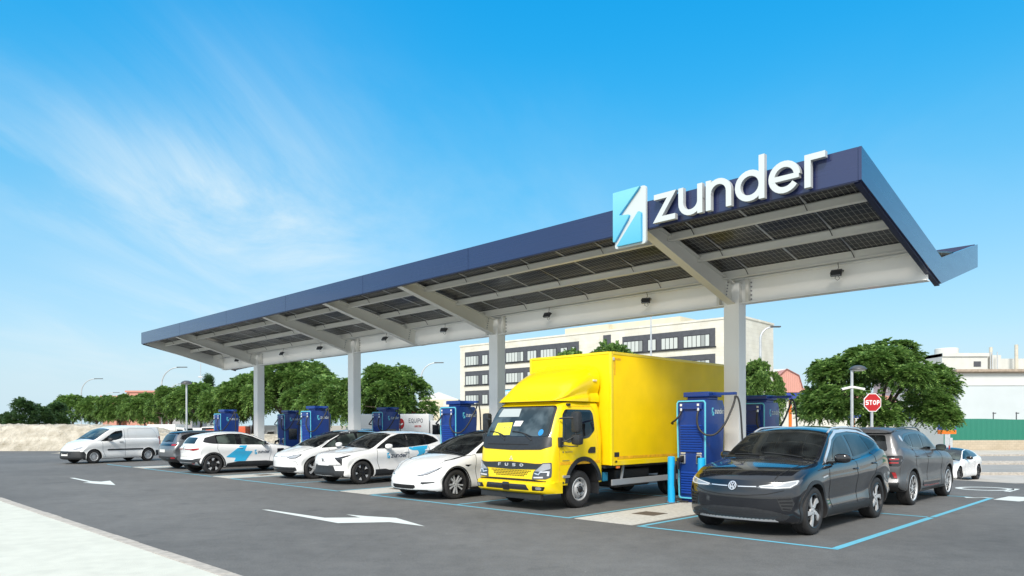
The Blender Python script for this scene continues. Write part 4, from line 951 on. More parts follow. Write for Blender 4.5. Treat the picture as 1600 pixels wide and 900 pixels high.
T('headlight_lens', M_LAMP, [(-.68, .80), (-.82, .90), (-.88, .96), (-.985, .97), (-.99, .86), (-.85, .80)], both=True, r=.015, off=.018, cell=.04)
TS('headlight_reflector', M_CHROME, [(-.69, .76), (-.80, .74), (-.83, .79), (-.97, .80), (-.97, .72)], .022, both=True, off=.018, cell=.04)
TS('headlight_bar', M_LAMPW, [(-.68, .68), (-.9, .69)], .028, both=True, off=.018, cell=.04)
# hexagon perforations
hexes = []
for j in range(4):
    for i in range(-13, 14):
        u = i*.046+(.023 if j % 2 else 0); v = .80-j*.032
        if abs(u) > .56-j*.05 : continue
        hexes.append((u, v))
st = [([(u+.017*cos(radians(60*k)), v+.013*sin(radians(60*k))) for k in range(6)], [[0, 1, 2, 3], [0, 3, 4, 5]]) for u, v in hexes]
drape('perforated_grille', M_WELL, cb, 'F', None, st, off=.008, thick=.004, parent=truck, cell=.2)
T('lower_slot', M_WELL, [(-.95, .615), (-.6, .64), (.6, .64), (.95, .615), (.95, .600), (-.95, .600)], off=.008)
# bumper
b = MB()
Pb = [(.0, -1.06)] ; prof = [(.36, .06), (.40, .0), (.50, -.03), (.57, -.02), (.59, .03)]
ys = [-1.055+2.11*i/24 for i in range(25)]; Vb = []
for y in ys:
    e = max(0, abs(y)-.82)/.235; bow = .05*(y/1.05)**2+.22*e**3
    ring = [(-.06+dx*1.+bow, y*(1.0), z) for z, dx in prof]+[(.42+bow*.2, y, .59), (.42+bow*.2, y, .36)]
    Vb.append([Vector(p) for p in ring])
kk = len(Vb[0]); vv = [p for r in Vb for p in r]; ff = []
for i in range(len(Vb)-1):
    for j in range(kk): ff.append([i*kk+j, i*kk+(j+1) % kk, (i+1)*kk+(j+1) % kk, (i+1)*kk+j])
ff += [list(range(kk)), [(len(Vb)-1)*kk+j for j in range(kk)][::-1]]
b.add(vv, ff); bump = b.build('bumper', M_YEL, truck, True, 35)
bmb = bmesh.new(); bmb.from_mesh(bump.data); bb = BVHTree.FromBMesh(bmb); bmb.free()
def B_(nm, mt, P, off=.006, both=False, cell=.05, r=.02):
    drape(nm, mt, bb, 'F', [rnd_poly(P, r)], off=off, parent=truck, cell=cell)
    if both: drape(nm, mt, bb, 'F', [rnd_poly(mirror_y(P), r)], off=off, parent=truck, cell=cell)
B_('lower_grille', M_BLKP, [(-.62, .43), (-.55, .54), (.55, .54), (.62, .43)])
hx = []
for j in range(3):
    for i in range(-9, 10):
        u = i*.06+(.03 if j % 2 else 0); v = .455+j*.032
        if abs(u) < .1 or abs(u) > .55: continue
        hx.append(ribbon([(u-.026, v), (u-.012, v+.014), (u+.012, v+.014), (u+.026, v), (u+.012, v-.014), (u-.012, v-.014)], .005, True))
drape('grille_lattice', M_LAMPD, bb, 'F', None, [h for h in hx if h[0][0][0] < 0], off=.012, thick=.004, parent=truck, cell=.2); drape('grille_lattice', M_LAMPD, bb, 'F', None, [h for h in hx if h[0][0][0] >= 0], off=.012, thick=.004, parent=truck, cell=.2)
B_('radar_cover', M_GLOSSB, [(-.09, .41), (-.09, .57), (.09, .57), (.09, .41)], off=.016, r=.015)
B_('fog_light', M_GLOSSB, [(-.70, .43), (-.72, .52), (-.98, .51), (-.95, .43)], both=True)
B_('fog_lamp_lens', M_LAMP, [(-.80, .45), (-.80, .50), (-.92, .50), (-.92, .45)], off=.010, both=True)
MB().bx(.02, .12, -.86, .86, .235, .35, .01).build('underrun_bar', M_BLKP, truck)
# wipers
for y0, y1, z1 in ((.78, .28, 1.56), (.10, -.48, 1.58)):
    pts = []
    for i in range(8):
        t = i/7; h = cb.ray_cast(Vector((-3, y0+(y1-y0)*t, 1.60-.10*t**2)), Vector((1, 0, 0)));
        if h[0]: pts.append(h[0]+Vector((-.03, 0, 0)))
    MB().tube(pts, .011, 6).tube([pts[4], Vector((pts[-1].x-.02, y1-.02, 1.42))], .013, 6).build('wiper', M_BLKP, truck)
# doors
for sd, sg in (('L', -1), ('R', 1)):
    T('door_window_frame', M_GLOSSB, [(.50, 1.42), (.58, 1.93), (.68, 2.05), (1.50, 2.05), (1.56, 1.97), (1.56, 1.62), (1.36, 1.47), (.7, 1.37)], sd, r=.05, off=.008)
    T('door_window', glass_mat('cab_side_glass', (.003, .003, .004), (.03, .03, .03)), [(.56, 1.44), (.64, 1.90), (.72, 2.00), (1.47, 2.00), (1.51, 1.94), (1.51, 1.65), (1.34, 1.52), (.72, 1.42)], sd, r=.05, off=.014)
    TS('door_seam', M_YELD, [(.40, 1.35), (.50, 2.0), (.62, 2.12), (1.56, 2.12), (1.64, 2.0), (1.66, 1.02), (1.60, .98)], .012, sd, off=.003)
    TS('door_seam', M_YELD, [(.40, 1.35), (.40, .72), (.42, .52)], .012, sd, off=.003)
    T('door_handle', M_BLKP, [(1.32, 1.14), (1.32, 1.20), (1.40, 1.27), (1.56, 1.27), (1.56, 1.14)], sd, r=.03, off=.012)
    T('reflective_stripe', M_YELD, [(.42, .925), (.42, .985), (1.72, .985), (1.72, .925)], sd, off=.004)
    T('side_lamp', M_LAMP, [(.50, .66), (.50, .715), (.70, .715), (.70, .66)], sd, r=.02, off=.03, thick=.035)
    T('sill_step', M_BLKP, [(.14, .50), (.14, .585), (.52, .585), (.60, .50)], sd, off=.012)
    T('sill_reflector', principled('brown_reflector', (.35, .1, .03), .4), [(.22, .525), (.22, .56), (.40, .56), (.40, .525)], sd, off=.018)
    Ls, tw = text_strokes('VO', .02, .25)
    drape('door_lettering', M_MID, cb, sd, [[(.50+k*.05, 1.17), (.53+k*.05, 1.17), (.53+k*.05, 1.20), (.50+k*.05, 1.20)] for k in (0,)], off=.008, thick=.003, parent=truck)
    drape('door_lettering', M_MID, cb, sd, None, [ribbon([(.58+k*.035, 1.175), (.592+k*.035, 1.195)], .012) for k in range(7)]+[ribbon([(.50+k*.032, 1.00), (.512+k*.032, 1.02)], .014) for k in range(7)], off=.009, thick=.003, parent=truck)
    # arch guard
    st = ribbon(arc(AX+.05, .47, .56, -4, 178, 26), .09)
    drape('wheel_arch_guard', M_BLKP, cb, sd, None, [st], off=.02, thick=.06, parent=truck, cell=.05)
    # mirrors
    y = sg*1.30
    mm = MB(); mm.box((.62, y, 1.79), (.13, .20, .42), .05); hd = mm.build('side_mirror', M_BLKP, truck, True, 50)
    MB().box((.64, y, 1.44), (.15, .23, .22), .06).build('wide_angle_mirror', M_BLKP, truck, True, 50)
    MB().tube([(.44, sg*1.0, 1.86), (.5, sg*1.18, 1.88), (.6, y, 1.88)], .018).tube([(.42, sg*1.01, 1.38), (.50, sg*1.15, 1.42), (.6, y, 1.52), (.6, y, 1.62)], .018).tube([(.42, sg*1.03, 1.33), (.55, sg*1.2, 1.30), (.66, y, 1.31), (.66, y, 1.36)], .012).build('mirror_arm', M_BLKP, truck, True, 60)
    MB().box((.43, sg*1.04, 1.385), (.12, .07, .2), .02).build('mirror_base', M_BLKP, truck)
    MB().box((.69, y, 1.79), (.01, .15, .34), .002).build('mirror_glass', M_GLASS2, hd)
    MB().box((.80, sg*.93, 2.15), (.09, .07, .05), .015).build('marker_camera', M_BLKP, truck)
# roof gasket and wind deflector
MB().bx(.66, 1.84, -.86, .86, 2.205, 2.235, .01).build('roof_gasket', M_BLKP, truck)
hz = interp([(.50, .02), (.62, .10), (.8, .24), (1.0, .42), (1.3, .63), (1.6, .77), (1.84, .83)])
wy = interp([(.50, .80), (.7, .90), (1.2, .955), (1.84, .965)])
Vd = []
for i in range(22):
    x = .50+1.34*i/21; h = hz(x); w = wy(x); ring = []
    sec = [(1.0, 0), (1.0, .08), (.985, .16), (.95, .24), (.95, .34), (.975, .46), (.97, .62), (.93, .78), (.84, .9), (.66, .965), (.4, .99), (0, 1)]
    for fy, fz in sec: ring.append((x, -w*(fy-(.05*(1-fz) if fz < .3 and x > 1.5 else 0)), 2.225+h*fz))
    ring += [(a, -b_, c_) for a, b_, c_ in ring[-2::-1]]
    Vd.append(ring)
kk = len(Vd[0]); vv = [p for r in Vd for p in r]; ff = []
for i in range(len(Vd)-1):
    for j in range(kk-1): ff.append([i*kk+j, i*kk+j+1, (i+1)*kk+j+1, (i+1)*kk+j])
ff.append(list(range(kk))); ff.append([(len(Vd)-1)*kk+j for j in range(kk)][::-1])
MB().add(vv, ff).build('wind_deflector', M_YEL, truck, True, 42)
for sg in (1, -1): MB().bx(1.6, 1.72, sg*.93, sg*.965, 2.66, 2.70, .008).build('deflector_latch', M_CHROME, truck)
# box body
BX0, BX1, BW, BZ0, BZ1 = 1.92, 7.15, 1.19, .86, 3.30
b = MB(); b.bx(BX0, BX1, -BW, BW, BZ0, BZ1, .035); bx_ = b.build('cargo_box', M_YELBOX, truck, True, 40)
e = MB()
for y in (-BW, BW):
    e.bx(BX0-.008, BX0+.07, y-.008 if y < 0 else y-.06, y+.06 if y < 0 else y+.008, BZ0, BZ1+.002, .012)
    e.bx(BX1-.07, BX1+.008, y-.008 if y < 0 else y-.06, y+.06 if y < 0 else y+.008, BZ0, BZ1+.002, .012)
    e.bx(BX0+.071, BX1-.071, y-.008 if y < 0 else y-.05, y+.05 if y < 0 else y+.008, BZ1-.06, BZ1+.008, .012)
    e.bx(BX0+.071, BX1-.071, y-.006 if y < 0 else y-.03, y+.03 if y < 0 else y+.006, BZ0-.004, BZ0+.1, .006)
for z in (BZ1-.05,): e.bx(BX0-.01, BX0+.06, -BW+.061, BW-.061, z, BZ1+.009, .012)
e.build('box_edge_trim', M_YEL, truck)
for sg in (-1, 1):
    MB().bx(BX0+.2, BX1-.1, sg*(BW+.001), sg*(BW+.004), BZ0+.13, BZ0+.19).build('reflective_stripe', M_YELD, truck)
    for x0, x1 in ((BX0+.1, BX0+.34), (BX1-.34, BX1-.1)): MB().bx(x0, x1, sg*(BW+.001), sg*(BW+.004), BZ1-.17, BZ1-.13).bx(x0 if x0 < 3 else x1-.04, x0+.04 if x0 < 3 else x1, sg*(BW+.001), sg*(BW+.004), BZ1-.50, BZ1-.171).build('corner_tape', M_YELD, truck)
    MB().bx(BX0+.10, BX0+.27, sg*(BW+.001), sg*(BW+.006), BZ0+.18, BZ0+.28).build('vent_plate', M_BLKP, truck); MB().bx(BX0+.11, BX0+.2, sg*(BW+.001), sg*(BW+.006), BZ0+.05, BZ0+.1).build('vent_plate', M_BLKP, truck)
    for x in (BX0+.25, 4.4, 6.4): MB().box((x, sg*(BW-.02), BZ0-.045), (.1, .05, .05), .01).build('amber_marker', M_AMBER, truck)
    MB().bx(BX0+.04, BX0+.09, sg*BW, sg*(BW+.02), BZ1-.18, BZ1-.12).build('box_latch', M_CHROME, truck)
# chassis
c = MB()
for sg in (-1, 1): c.bx(1.2, 6.9, sg*.40, sg*.34, .52, .78)
for x in (1.9, 3., 4.2, 5.4, 6.6): c.bx(x, x+.08, -.339, .339, .55, .75)
c.bx(1.95, 7.1, -1.0, 1.0, .79, .855); c.build('chassis_frame', M_BLKP, truck)
MB().bx(2.4, 3.7, -.95, -.45, .34, .74, .04).build('battery_pack', M_BLKP, truck); MB().bx(2.4, 3.7, .45, .95, .34, .74, .04).build('battery_pack', M_BLKP, truck)
MB().box((2.1, -.82, .60), (.16, .16, .2), .02).build('washer_bottle', principled('blue_cap', (.02, .2, .35), .4), truck)
SRL = principled('side_guard_metal', (.42, .44, .46), .4, .4)
for sg in (-1, 1):
    MB().bx(2.02, 4.85, sg*1.13, sg*1.10, .42, .55, .008).build('side_guard', SRL, truck)
    for x in (2.4, 4.5): MB().bar((x+.1, sg*1.08, .86), (x, sg*1.08, .45), .04, .04).build('guard_post', SRL, truck)
    MB().bx(1.70, 1.735, sg*.72, sg*1.0, .26, .86, .008).build('mud_flap', M_BLKP, truck)
    MB().bx(1.5, 1.78, sg*.5, sg*.99, .86, 1.0, .03).build('mudguard', M_BLKP, truck)
# wheels
def truck_wheels():
    k = 'lorry'; R, h, rim = TR, .11, .235; M = Matrix.Rotation(radians(90), 4, 'X')
    t = MB(); t.lathe([(rim, h-.012), (rim+.02, h+.002), (R-.08, h+.012), (R-.03, h), (R-.006, h-.03), (R, h-.05), (R-.01, h*.4), (R-.018, h*.38), (R-.018, h*.3), (R-.003, h*.28), (R-.003, -h*.28), (R-.018, -h*.3), (R-.018, -h*.38), (R-.01, -h*.4), (R, -h+.05), (R-.03, -h), (rim, -h)], 56, M)
    ty = t.build('wheel', M_TYRE, None, True, 35); r = MB()
    r.lathe([(rim+.012, h-.006), (rim-.004, h+.004), (rim-.02, h-.01), (rim-.03, h-.06), (.20, h-.075), (.165, h-.05), (.150, h-.005), (.12, h+.012), (.075, h+.01), (.07, h-.01)], 48, M, 0)
    r.lathe([(.07, h-.01), (.066, h+.03), (.045, h+.045), (0, h+.05)], 20, M, 1)
    for i in range(6):
        a = 2*pi*i/6; r.lathe([(0, .012), (.014, .012), (.017, 0)], 8, M @ Matrix.Translation((.108*cos(a), .108*sin(a), h+.008)), 1)
        a += pi/6; r.lathe([(0, .004), (.026, .004), (.028, -.004)], 12, M @ Matrix.Translation((.178*cos(a), .178*sin(a), h-.058)), 2)
    ro = r.build('rim', [noisy('painted_steel_rim', (.55, .56, .57), .35, .1, 20, metal=.5), M_RIMD, M_WELL], None, True, 30)
    d = (ty.data, ro.data); bpy.data.objects.remove(ty); bpy.data.objects.remove(ro); return d
tw_ = truck_wheels()
for sg in (-1, 1):
    put_wheel(truck, AX, sg*.86, TR, tw_, sg > 0)
    put_wheel(truck, 5.0, sg*.94, TR, tw_, sg > 0); put_wheel(truck, 5.0, sg*.66, TR, tw_, sg > 0)
MB().tube([(AX, -.8, TR), (AX, .8, TR)], .06).build('axle', M_BLKP, truck); MB().tube([(5.0, -.8, TR), (5.0, .8, TR)], .07).build('axle', M_BLKP, truck)
MB().bx(5.9, 7.1, -1.1, 1.1, .62, .80, .02).build('tail_lift', M_BLKP, truck)
cpt = at(906, 794); R = Matrix.Rotation(ANG_IN, 3, 'Z'); off = R @ Vector((AX, -.97, 0))
TS_ = 1.0
truck.location = (cpt.x-off.x, cpt.y-off.y, 0); truck.rotation_euler = (0, 0, ANG_IN)
d = Vector((3.6, 0, 0))
for ch in truck.children: ch.location -= d
truck.location = Vector(truck.location)+R @ d
# ================================================================ solar canopy, local frame x = -s (to the right), y = t
M_STEEL = dirty_paint('off_white_steel', (.88, .88, .86), .42, 0, .15, .03, 1.0)
M_STEELW = dirty_paint('grey_web_steel', (.72, .715, .67), .45, 0, .1, .03, 1.0)
M_FASC = dirty_paint('navy_fascia', (.018, .027, .092), .26, .2, 1., .05, .6)
M_FEDGE = principled('fascia_edge', (.01, .015, .05), .4)
M_BOLT = principled('bolt_steel', (.3, .31, .33), .4, .8)
def pv_mat():
    m = principled('solar_cells', (.008, .010, .016), .3, 0, .15); b = m.node_tree.nodes['Principled BSDF']
    tc = nd(m, 'ShaderNodeTexCoord'); sep = nd(m, 'ShaderNodeSeparateXYZ'); lk(m, tc.outputs['Object'], sep.inputs[0])
    masks = []
    for ax, per, wd in ((0, .0955, .006), (1, .19, .006)):
        a = nd(m, 'ShaderNodeMath', operation='DIVIDE'); a.inputs[1].default_value = per; lk(m, sep.outputs[ax], a.inputs[0])
        f = nd(m, 'ShaderNodeMath', operation='FRACT'); lk(m, a.outputs[0], f.inputs[0])
        c = nd(m, 'ShaderNodeMath', operation='LESS_THAN'); c.inputs[1].default_value = wd/per*1.15; lk(m, f.outputs[0], c.inputs[0]); masks.append(c)
    mx = nd(m, 'ShaderNodeMath', operation='MAXIMUM'); lk(m, masks[0].outputs[0], mx.inputs[0]); lk(m, masks[1].outputs[0], mx.inputs[1])
    mc = nd(m, 'ShaderNodeMix', data_type='RGBA'); lk(m, mx.outputs[0], mc.inputs['Factor'])
    n = nd(m, 'ShaderNodeTexNoise'); n.inputs['Scale'].default_value = .8; lk(m, tc.outputs['Object'], n.inputs['Vector'])
    r = nd(m, 'ShaderNodeValToRGB'); r.color_ramp.elements[0].color = (.005, .006, .010, 1); r.color_ramp.elements[1].color = (.008, .010, .018, 1); r.color_ramp.elements[0].position = .4; r.color_ramp.elements[1].position = .7
    lk(m, n.outputs['Fac'], r.inputs['Fac']); lk(m, r.outputs['Color'], mc.inputs['A']); mc.inputs['B'].default_value = (.42, .41, .38, 1)
    lk(m, mc.outputs['Result'], b.inputs['Base Color'])
    return m
M_PV = pv_mat()
can = empty('solar_canopy', (OX, OY, 0), -YAW, 'long solar panel canopy with navy fascia on four white steel columns', 'canopy')
SR, SL = .19, 31.9        # ends
TF, TV, TB = 1.55, 5.34, 8.9
ZF, ZV, ZB = 5.53, 4.53, 5.32; FH = .52
COLS = [4.25, 12.19, 20.12, 28.06]
def zl(t):            # underside line of the fascia edge
    return ZF+(ZV-ZF)*(t-TF)/(TV-TF) if t < TV else ZV+(ZB-ZV)*(t-TV)/(TB-TV)
def P3(s, t, z): return Vector((-s, t, z))
# fascia: front, ends, back
mb = MB(); seg = 5
n = 7
for i in range(n):
    a = SR+(SL-SR)*i/n; b_ = SR+(SL-SR)*(i+1)/n
    mb.bx(-b_+.006, -a-.006, TF-.05, TF, ZF, ZF+FH)
mb.build('front_fascia', M_FASC, can)
mb = MB(); mb.bx(-SL, -SR, TB, TB+.05, ZB, ZB+FH); mb.build('rear_fascia', M_FASC, can)
for s0, s1 in ((SR, SR-.05), (SL, SL+.05)):
    mb = MB()
    for ta, tb in ((TF-.05, TV+.62), (TV+.62, TB+.05)):
        za, zb_ = (zl(TF)-.0 if ta < TF else None), None
        A = ZF if ta < 3 else ZV+.0; Bz = ZV if tb < 7 else ZB
        mb.prism([(ta, A), (tb, Bz), (tb, Bz+FH), (ta, A+FH)], lambda u, v, d: Vector((-d, u, v)), s0, s1)
    mb.build('end_fascia', M_FASC, can)
    mb = MB(); mb.bar(P3(s0+(.03 if s0 < 5 else -.03), TF, ZF-.015), P3(s0+(.03 if s0 < 5 else -.03), TV+.62, ZV-.015), .09, .05); mb.build('fascia_edge_trim', M_FEDGE, can)
mb = MB(); mb.bx(-SL, -SR, TF-.045, TF+.04, ZF-.02, ZF-.002); mb.build('fascia_edge_trim', M_FEDGE, can)
# columns
for s in COLS:
    mb = MB(); mb.bx(-s-.19, -s+.19, TV-.17, TV+.17, 0.02, ZV+.46, .012); mb.build('column', M_STEEL, can)
    mb = MB(); mb.bx(-s-.3, -s+.3, TV-.28, TV+.28, .012, .045)
    for a in (-.24, .24):
        for b_ in (-.22, .22): mb.lathe([(0, .03), (.02, .03), (.02, 0)], 8, Matrix.Translation((-s+a, TV+b_, .045)))
    mb.build('base_plate', M_STEELW, can)
# spine beam: I section
mb = MB()
ZS0, ZS1 = ZV-.02, ZV+.55
mb.bx(-SL+.03, -SR-.03, TV-.012, TV+.012, ZS0+.02, ZS1-.02)
mb.bx(-SL+.03, -SR-.03, TV-.13, TV+.13, ZS0, ZS0+.022); mb.bx(-SL+.03, -SR-.03, TV-.13, TV+.13, ZS1-.022, ZS1)
mb.build('spine_beam', M_STEEL, can)
for s in COLS:
    for o in (-.36, .36):
        mb = MB(); mb.bx(-s+o-.035, -s+o+.035, TV-.128, TV-.014, ZS0+.024, ZS1-.024)
        for k in range(5):
            mb.lathe([(0, .02), (.017, .018), (.019, 0)], 8, Matrix.Translation((-s+o+(.06 if o > 0 else -.06), TV-.014, ZS0+.09+k*.095)) @ Matrix.Rotation(radians(90), 4, 'X'), 1)
        mb.build('splice_plate', [M_STEELW, M_BOLT], can)
# rafters
def rafter(s, stub=False):
    mb = MB(); t0, t1 = TF+.02, TV-.16; z0, z1 = ZF+.02, ZV+.0; h0, h1 = .24, .44
    f = lambda u, v, d: Vector((-s+d, u, v))
    mb.prism([(t0, z0), (t1, z1), (t1, z1+h1), (t0, z0+h0)], f, -.012, .012)
    d = Vector((0, t1-t0, z1-z0)).normalized()
    mb.bar(P3(s, t0, z0-.01), P3(s, t1, z1-.01), .20, .022); mb.bar(P3(s, t0, z0+h0+.01), P3(s, t1, z1+h1+.01), .20, .022)
    o = mb.build('rafter', M_STEELW, can)
    pb = MB(); pb.prism([(t1-.34, z1+.14), (t1-.26, z1+.12), (t1-.20, z1+.48), (t1-.28, z1+.50)], f, .014, .03, 0); pb.prism([(t1-.34, z1+.14), (t1-.26, z1+.12), (t1-.20, z1+.48), (t1-.28, z1+.50)], f, -.014, -.03, 0)
    for k in range(5):
        for sx in (1, -1): pb.lathe([(0, .02), (.016, .018), (.018, 0)], 8, Matrix.Translation((-s+sx*.03, t1-.30+.022*k/1.3, z1+.17+k*.07)) @ Matrix.Rotation(radians(90*sx), 4, 'Y'), 1)
    pb.build('splice_plate', [M_STEELW, M_BOLT], can)
    m2 = MB(); u0, u1 = TV+.18, TB-.05
    m2.prism([(u0, ZV), (u1, ZB+.02), (u1, ZB+.26), (u0, ZV+.44)], f, -.012, .012)
    m2.bar(P3(s, u0, ZV-.01), P3(s, u1, ZB+.01), .20, .022); m2.build('rafter', M_STEELW, can)
for s in COLS+[16.1]: rafter(s)
# end rafters just inside the end fascia
for s in (SL-.12,):
    mb = MB(); mb.prism([(TF, ZF), (TV, ZV), (TV, ZV+.54), (TF, ZF+.34)], lambda u, v, d: Vector((-s+d, u, v)), -.03, .03); mb.build('end_rafter', M_STEELW, can)
# purlins under the panels (front wing)
def zp(t): return ZF+.31+(ZV+.52-ZF-.27)*(t-TF)/(TV-TF)       # underside of the panels, front wing
for t in (TF+.95, TF+2.12, TF+3.24):
    mb = MB(); z = zp(t)
    mb.bx(-SL+.1, -SR-.06, t-.012, t+.012, z-.155, z-.012)
    mb.bx(-SL+.1, -SR-.06, t-.055, t+.055, z-.175, z-.155); mb.bx(-SL+.1, -SR-.06, t-.012, t+.05, z-.03, z-.012)
    mb.build('purlin', M_STEELW, can)
# panels
rows = [(TF+.02, TF+.99), (TF+1.03, TF+2.14), (TF+2.18, TF+3.28)]
slope = atan2(zp(TV)-zp(TF), TV-TF)
me_p = None; NP = 28; wid = (SL-SR-.2)/NP
for (ta, tb) in rows:
    L = (tb-ta)/cos(slope); key = 'p%.2f' % L
    mb = MB(); mb.bx(-wid/2+.018, wid/2-.018, 0, L, .004, .022); o = mb.build('solar_panel', M_PV, None); me_p = o.data; bpy.data.objects.remove(o)
    fb = MB(); fb.bx(-wid/2+.002, -wid/2+.018, 0, L, -.008, .03); fb.bx(wid/2-.018, wid/2-.002, 0, L, -.008, .03); fb.bx(-wid/2+.018, wid/2-.018, -.004, .006, -.008, .03); fb.bx(-wid/2+.018, wid/2-.018, L-.006, L+.004, -.008, .03)
    o = fb.build('panel_frame', M_RIM, None); me_f = o.data; bpy.data.objects.remove(o)
    for k in range(NP):
        s = SR+.1+wid*(k+.5); p = bpy.data.objects.new('solar_panel', me_p); COL.objects.link(p); p.parent = can
        p.location = (-s, ta, zp(ta)); p.rotation_euler = (slope, 0, 0)
        f = bpy.data.objects.new('panel_frame', me_f); COL.objects.link(f); f.parent = p
# rear wing field
mb = MB(); mb.prism([(TV+.4, ZV+.60), (TB-.03, ZB+.30), (TB-.03, ZB+.33), (TV+.4, ZV+.63)], lambda u, v, d: Vector((-d, u, v)), SR+.03, SL-.03)
o = mb.build('solar_panel_field', M_PV, can); o['kind'] = 'stuff'
mb = MB(); mb.prism([(TV-.45, zp(TV-.45)+.02), (TV+.4, ZV+.60), (TV+.4, ZV+.62), (TV-.45, zp(TV-.45)+.04)], lambda u, v, d: Vector((-d, u, v)), SR+.03, SL-.03); mb.build('valley_gutter', M_STEELW, can)
mb = MB(); mb.bx(-SL+.1, -SR-.06, TV-.58, TV-.50, zp(TV-.54)-.12, zp(TV-.54)); mb.build('gutter_angle', M_STEELW, can)
# junction boxes + cables between panels
for k in range(1, NP, 2):
    s = SR+.1+wid*k
    for (ta, tb) in rows:
        mb = MB()
        t = tb-.12; z = zp(t)
        mb.tube([P3(s, ta+.3, zp(ta+.3)-.015), P3(s+.01, t-.2, zp(t-.2)-.02), P3(s, t, z-.05), P3(s-.03, t+.06, z-.16)], .008, 5)
        mb.build('panel_cable', M_BLKP, can)
# ---------------------------------------------------------------- flood lights hung on the spine
def flood():
    r = empty('flood_light')
    MB().box((0, -.03, -.02), (.22, .06, .15), .012, Matrix.Rotation(radians(-35), 3, 'X')).build('lamp_head', M_BLKP, r, True)
    MB().box((0, -.066, -.045), (.18, .008, .11), .002, Matrix.Rotation(radians(-35), 3, 'X')).build('lamp_glass', M_LAMP, r)
    MB().tube([(-.125, -.02, -.02), (-.125, .03, .03), (-.1, .08, .04), (.1, .08, .04), (.125, .03, .03), (.125, -.02, -.02)], .008, 6).build('bracket', M_BLKP, r)
    MB().tube([(0, .02, .03), (.03, .03, .1), (.01, .06, .17), (0, .09, .24)], .006, 5).tube([(.02, .02, -.08), (.05, .04, -.13), (0, .06, -.16), (-.05, .05, -.12), (-.03, .04, -.05)], .005, 5).build('lead', M_BLKP, r)
    return r
fl0 = flood()
cr, sr = cos(-YAW), sin(-YAW)
def CL(s, t, z=0.): return W(s, t, z)
lab = ['floodlight hanging under the canopy right of the nearest column', 'floodlight hanging under the canopy just left of the nearest column, above the truck', 'floodlight hanging under the canopy right of the second column, above the truck cab', 'floodlight hanging under the canopy just left of the second column', 'floodlight hanging under the canopy right of the third column', 'floodlight hanging under the canopy left of the third column', 'floodlight hanging under the canopy beside the farthest column', 'floodlight at the far left end of the canopy beam']
for i, px in enumerate((1308, 1010, 856, 694, 602, 500, 441, 371)):
    k = (px-CX)/F; t = TV-.22     # solve s: x/y = k
    bx0, by0 = W(0, t).x, W(0, t).y; s = (bx0-k*by0)/(cos(YAW)+k*sin(YAW))
    r = fl0 if i == 0 else copy_tree(fl0)
    r.location = W(s, t, ZV+.36); r.rotation_euler = (0, 0, -YAW+(.4 if i % 2 else .1)); tag(r, lab[i], 'floodlight', 'floodlights along the canopy beam')
# ---------------------------------------------------------------- sign letters and logo panel
M_LETF = principled('sign_face_white', (.56, .61, .61), .35)
M_LETS = principled('sign_return_grey', (.45, .47, .48), .45)
SG = W(3.83, TF-.09, ZF+.00)
sign = empty('letter_sign', SG, -YAW, 'raised white letters spelling zunder along the navy canopy fascia', 'sign')
Ls, tw = text_strokes('zunder', .53, .19, gap=.13, width=3.19)
for L in Ls:
    mb = MB(); solid_strokes(mb, L, lambda u, v, d: Vector((u, -d, v+.02)), .012, .105)
    o = mb.build('letter', [M_LETF, M_LETS], sign)
    for p in o.data.polygons:
        if abs(p.normal.y) < .5: p.material_index = 1
    MB().add([(0, 0, 0)], []) 
LW, LH = .73, 1.12
logo = empty('logo_panel', W(4.06, TF-.06, ZF-.30), -YAW, 'rounded white panel with pale blue lightning emblem on the canopy edge', 'sign')
fnl = lambda u, v, d: Vector((-LW+u*LW, -d, v*LH))
o = MB(); PP = rnd_poly([(0, 0), (0, LH), (LW, LH), (LW, 0)], .06, 5); o.prism(PP, lambda u, v, d: Vector((-LW+u, -d, v)), .01, .065); o.build('panel', M_LETF, logo)
def cy_mat():
    m = principled('pale_cyan_face', (.3, .75, .85), .35); b = m.node_tree.nodes['Principled BSDF']
    tc = nd(m, 'ShaderNodeTexCoord'); sp = nd(m, 'ShaderNodeSeparateXYZ'); lk(m, tc.outputs['Object'], sp.inputs[0])
    r = nd(m, 'ShaderNodeValToRGB'); r.color_ramp.elements[0].color = (.09, .42, .60, 1); r.color_ramp.elements[1].color = (.20, .56, .64, 1)
    lk(m, sp.outputs[2], r.inputs['Fac']); lk(m, r.outputs['Color'], b.inputs['Base Color']); return m
for P in ([(-.01, .99), (.86, .99), (.19, .57), (.52, .545), (.50, .50), (.05, .12), (-.01, .12)], [(.10, .03), (.80, .555), (.85, .56), (.90, .53), (.90, .03)]):
    mb = MB(); mb.prism(rnd_poly(P, .02), fnl, .067, .125); o = mb.build('emblem_piece', [cy_mat() if 'pale_cyan_face' not in MATS else MATS['pale_cyan_face'], M_CYAN], logo)
    for p in o.data.polygons:
        if abs(p.normal.y) < .5: p.material_index = 1

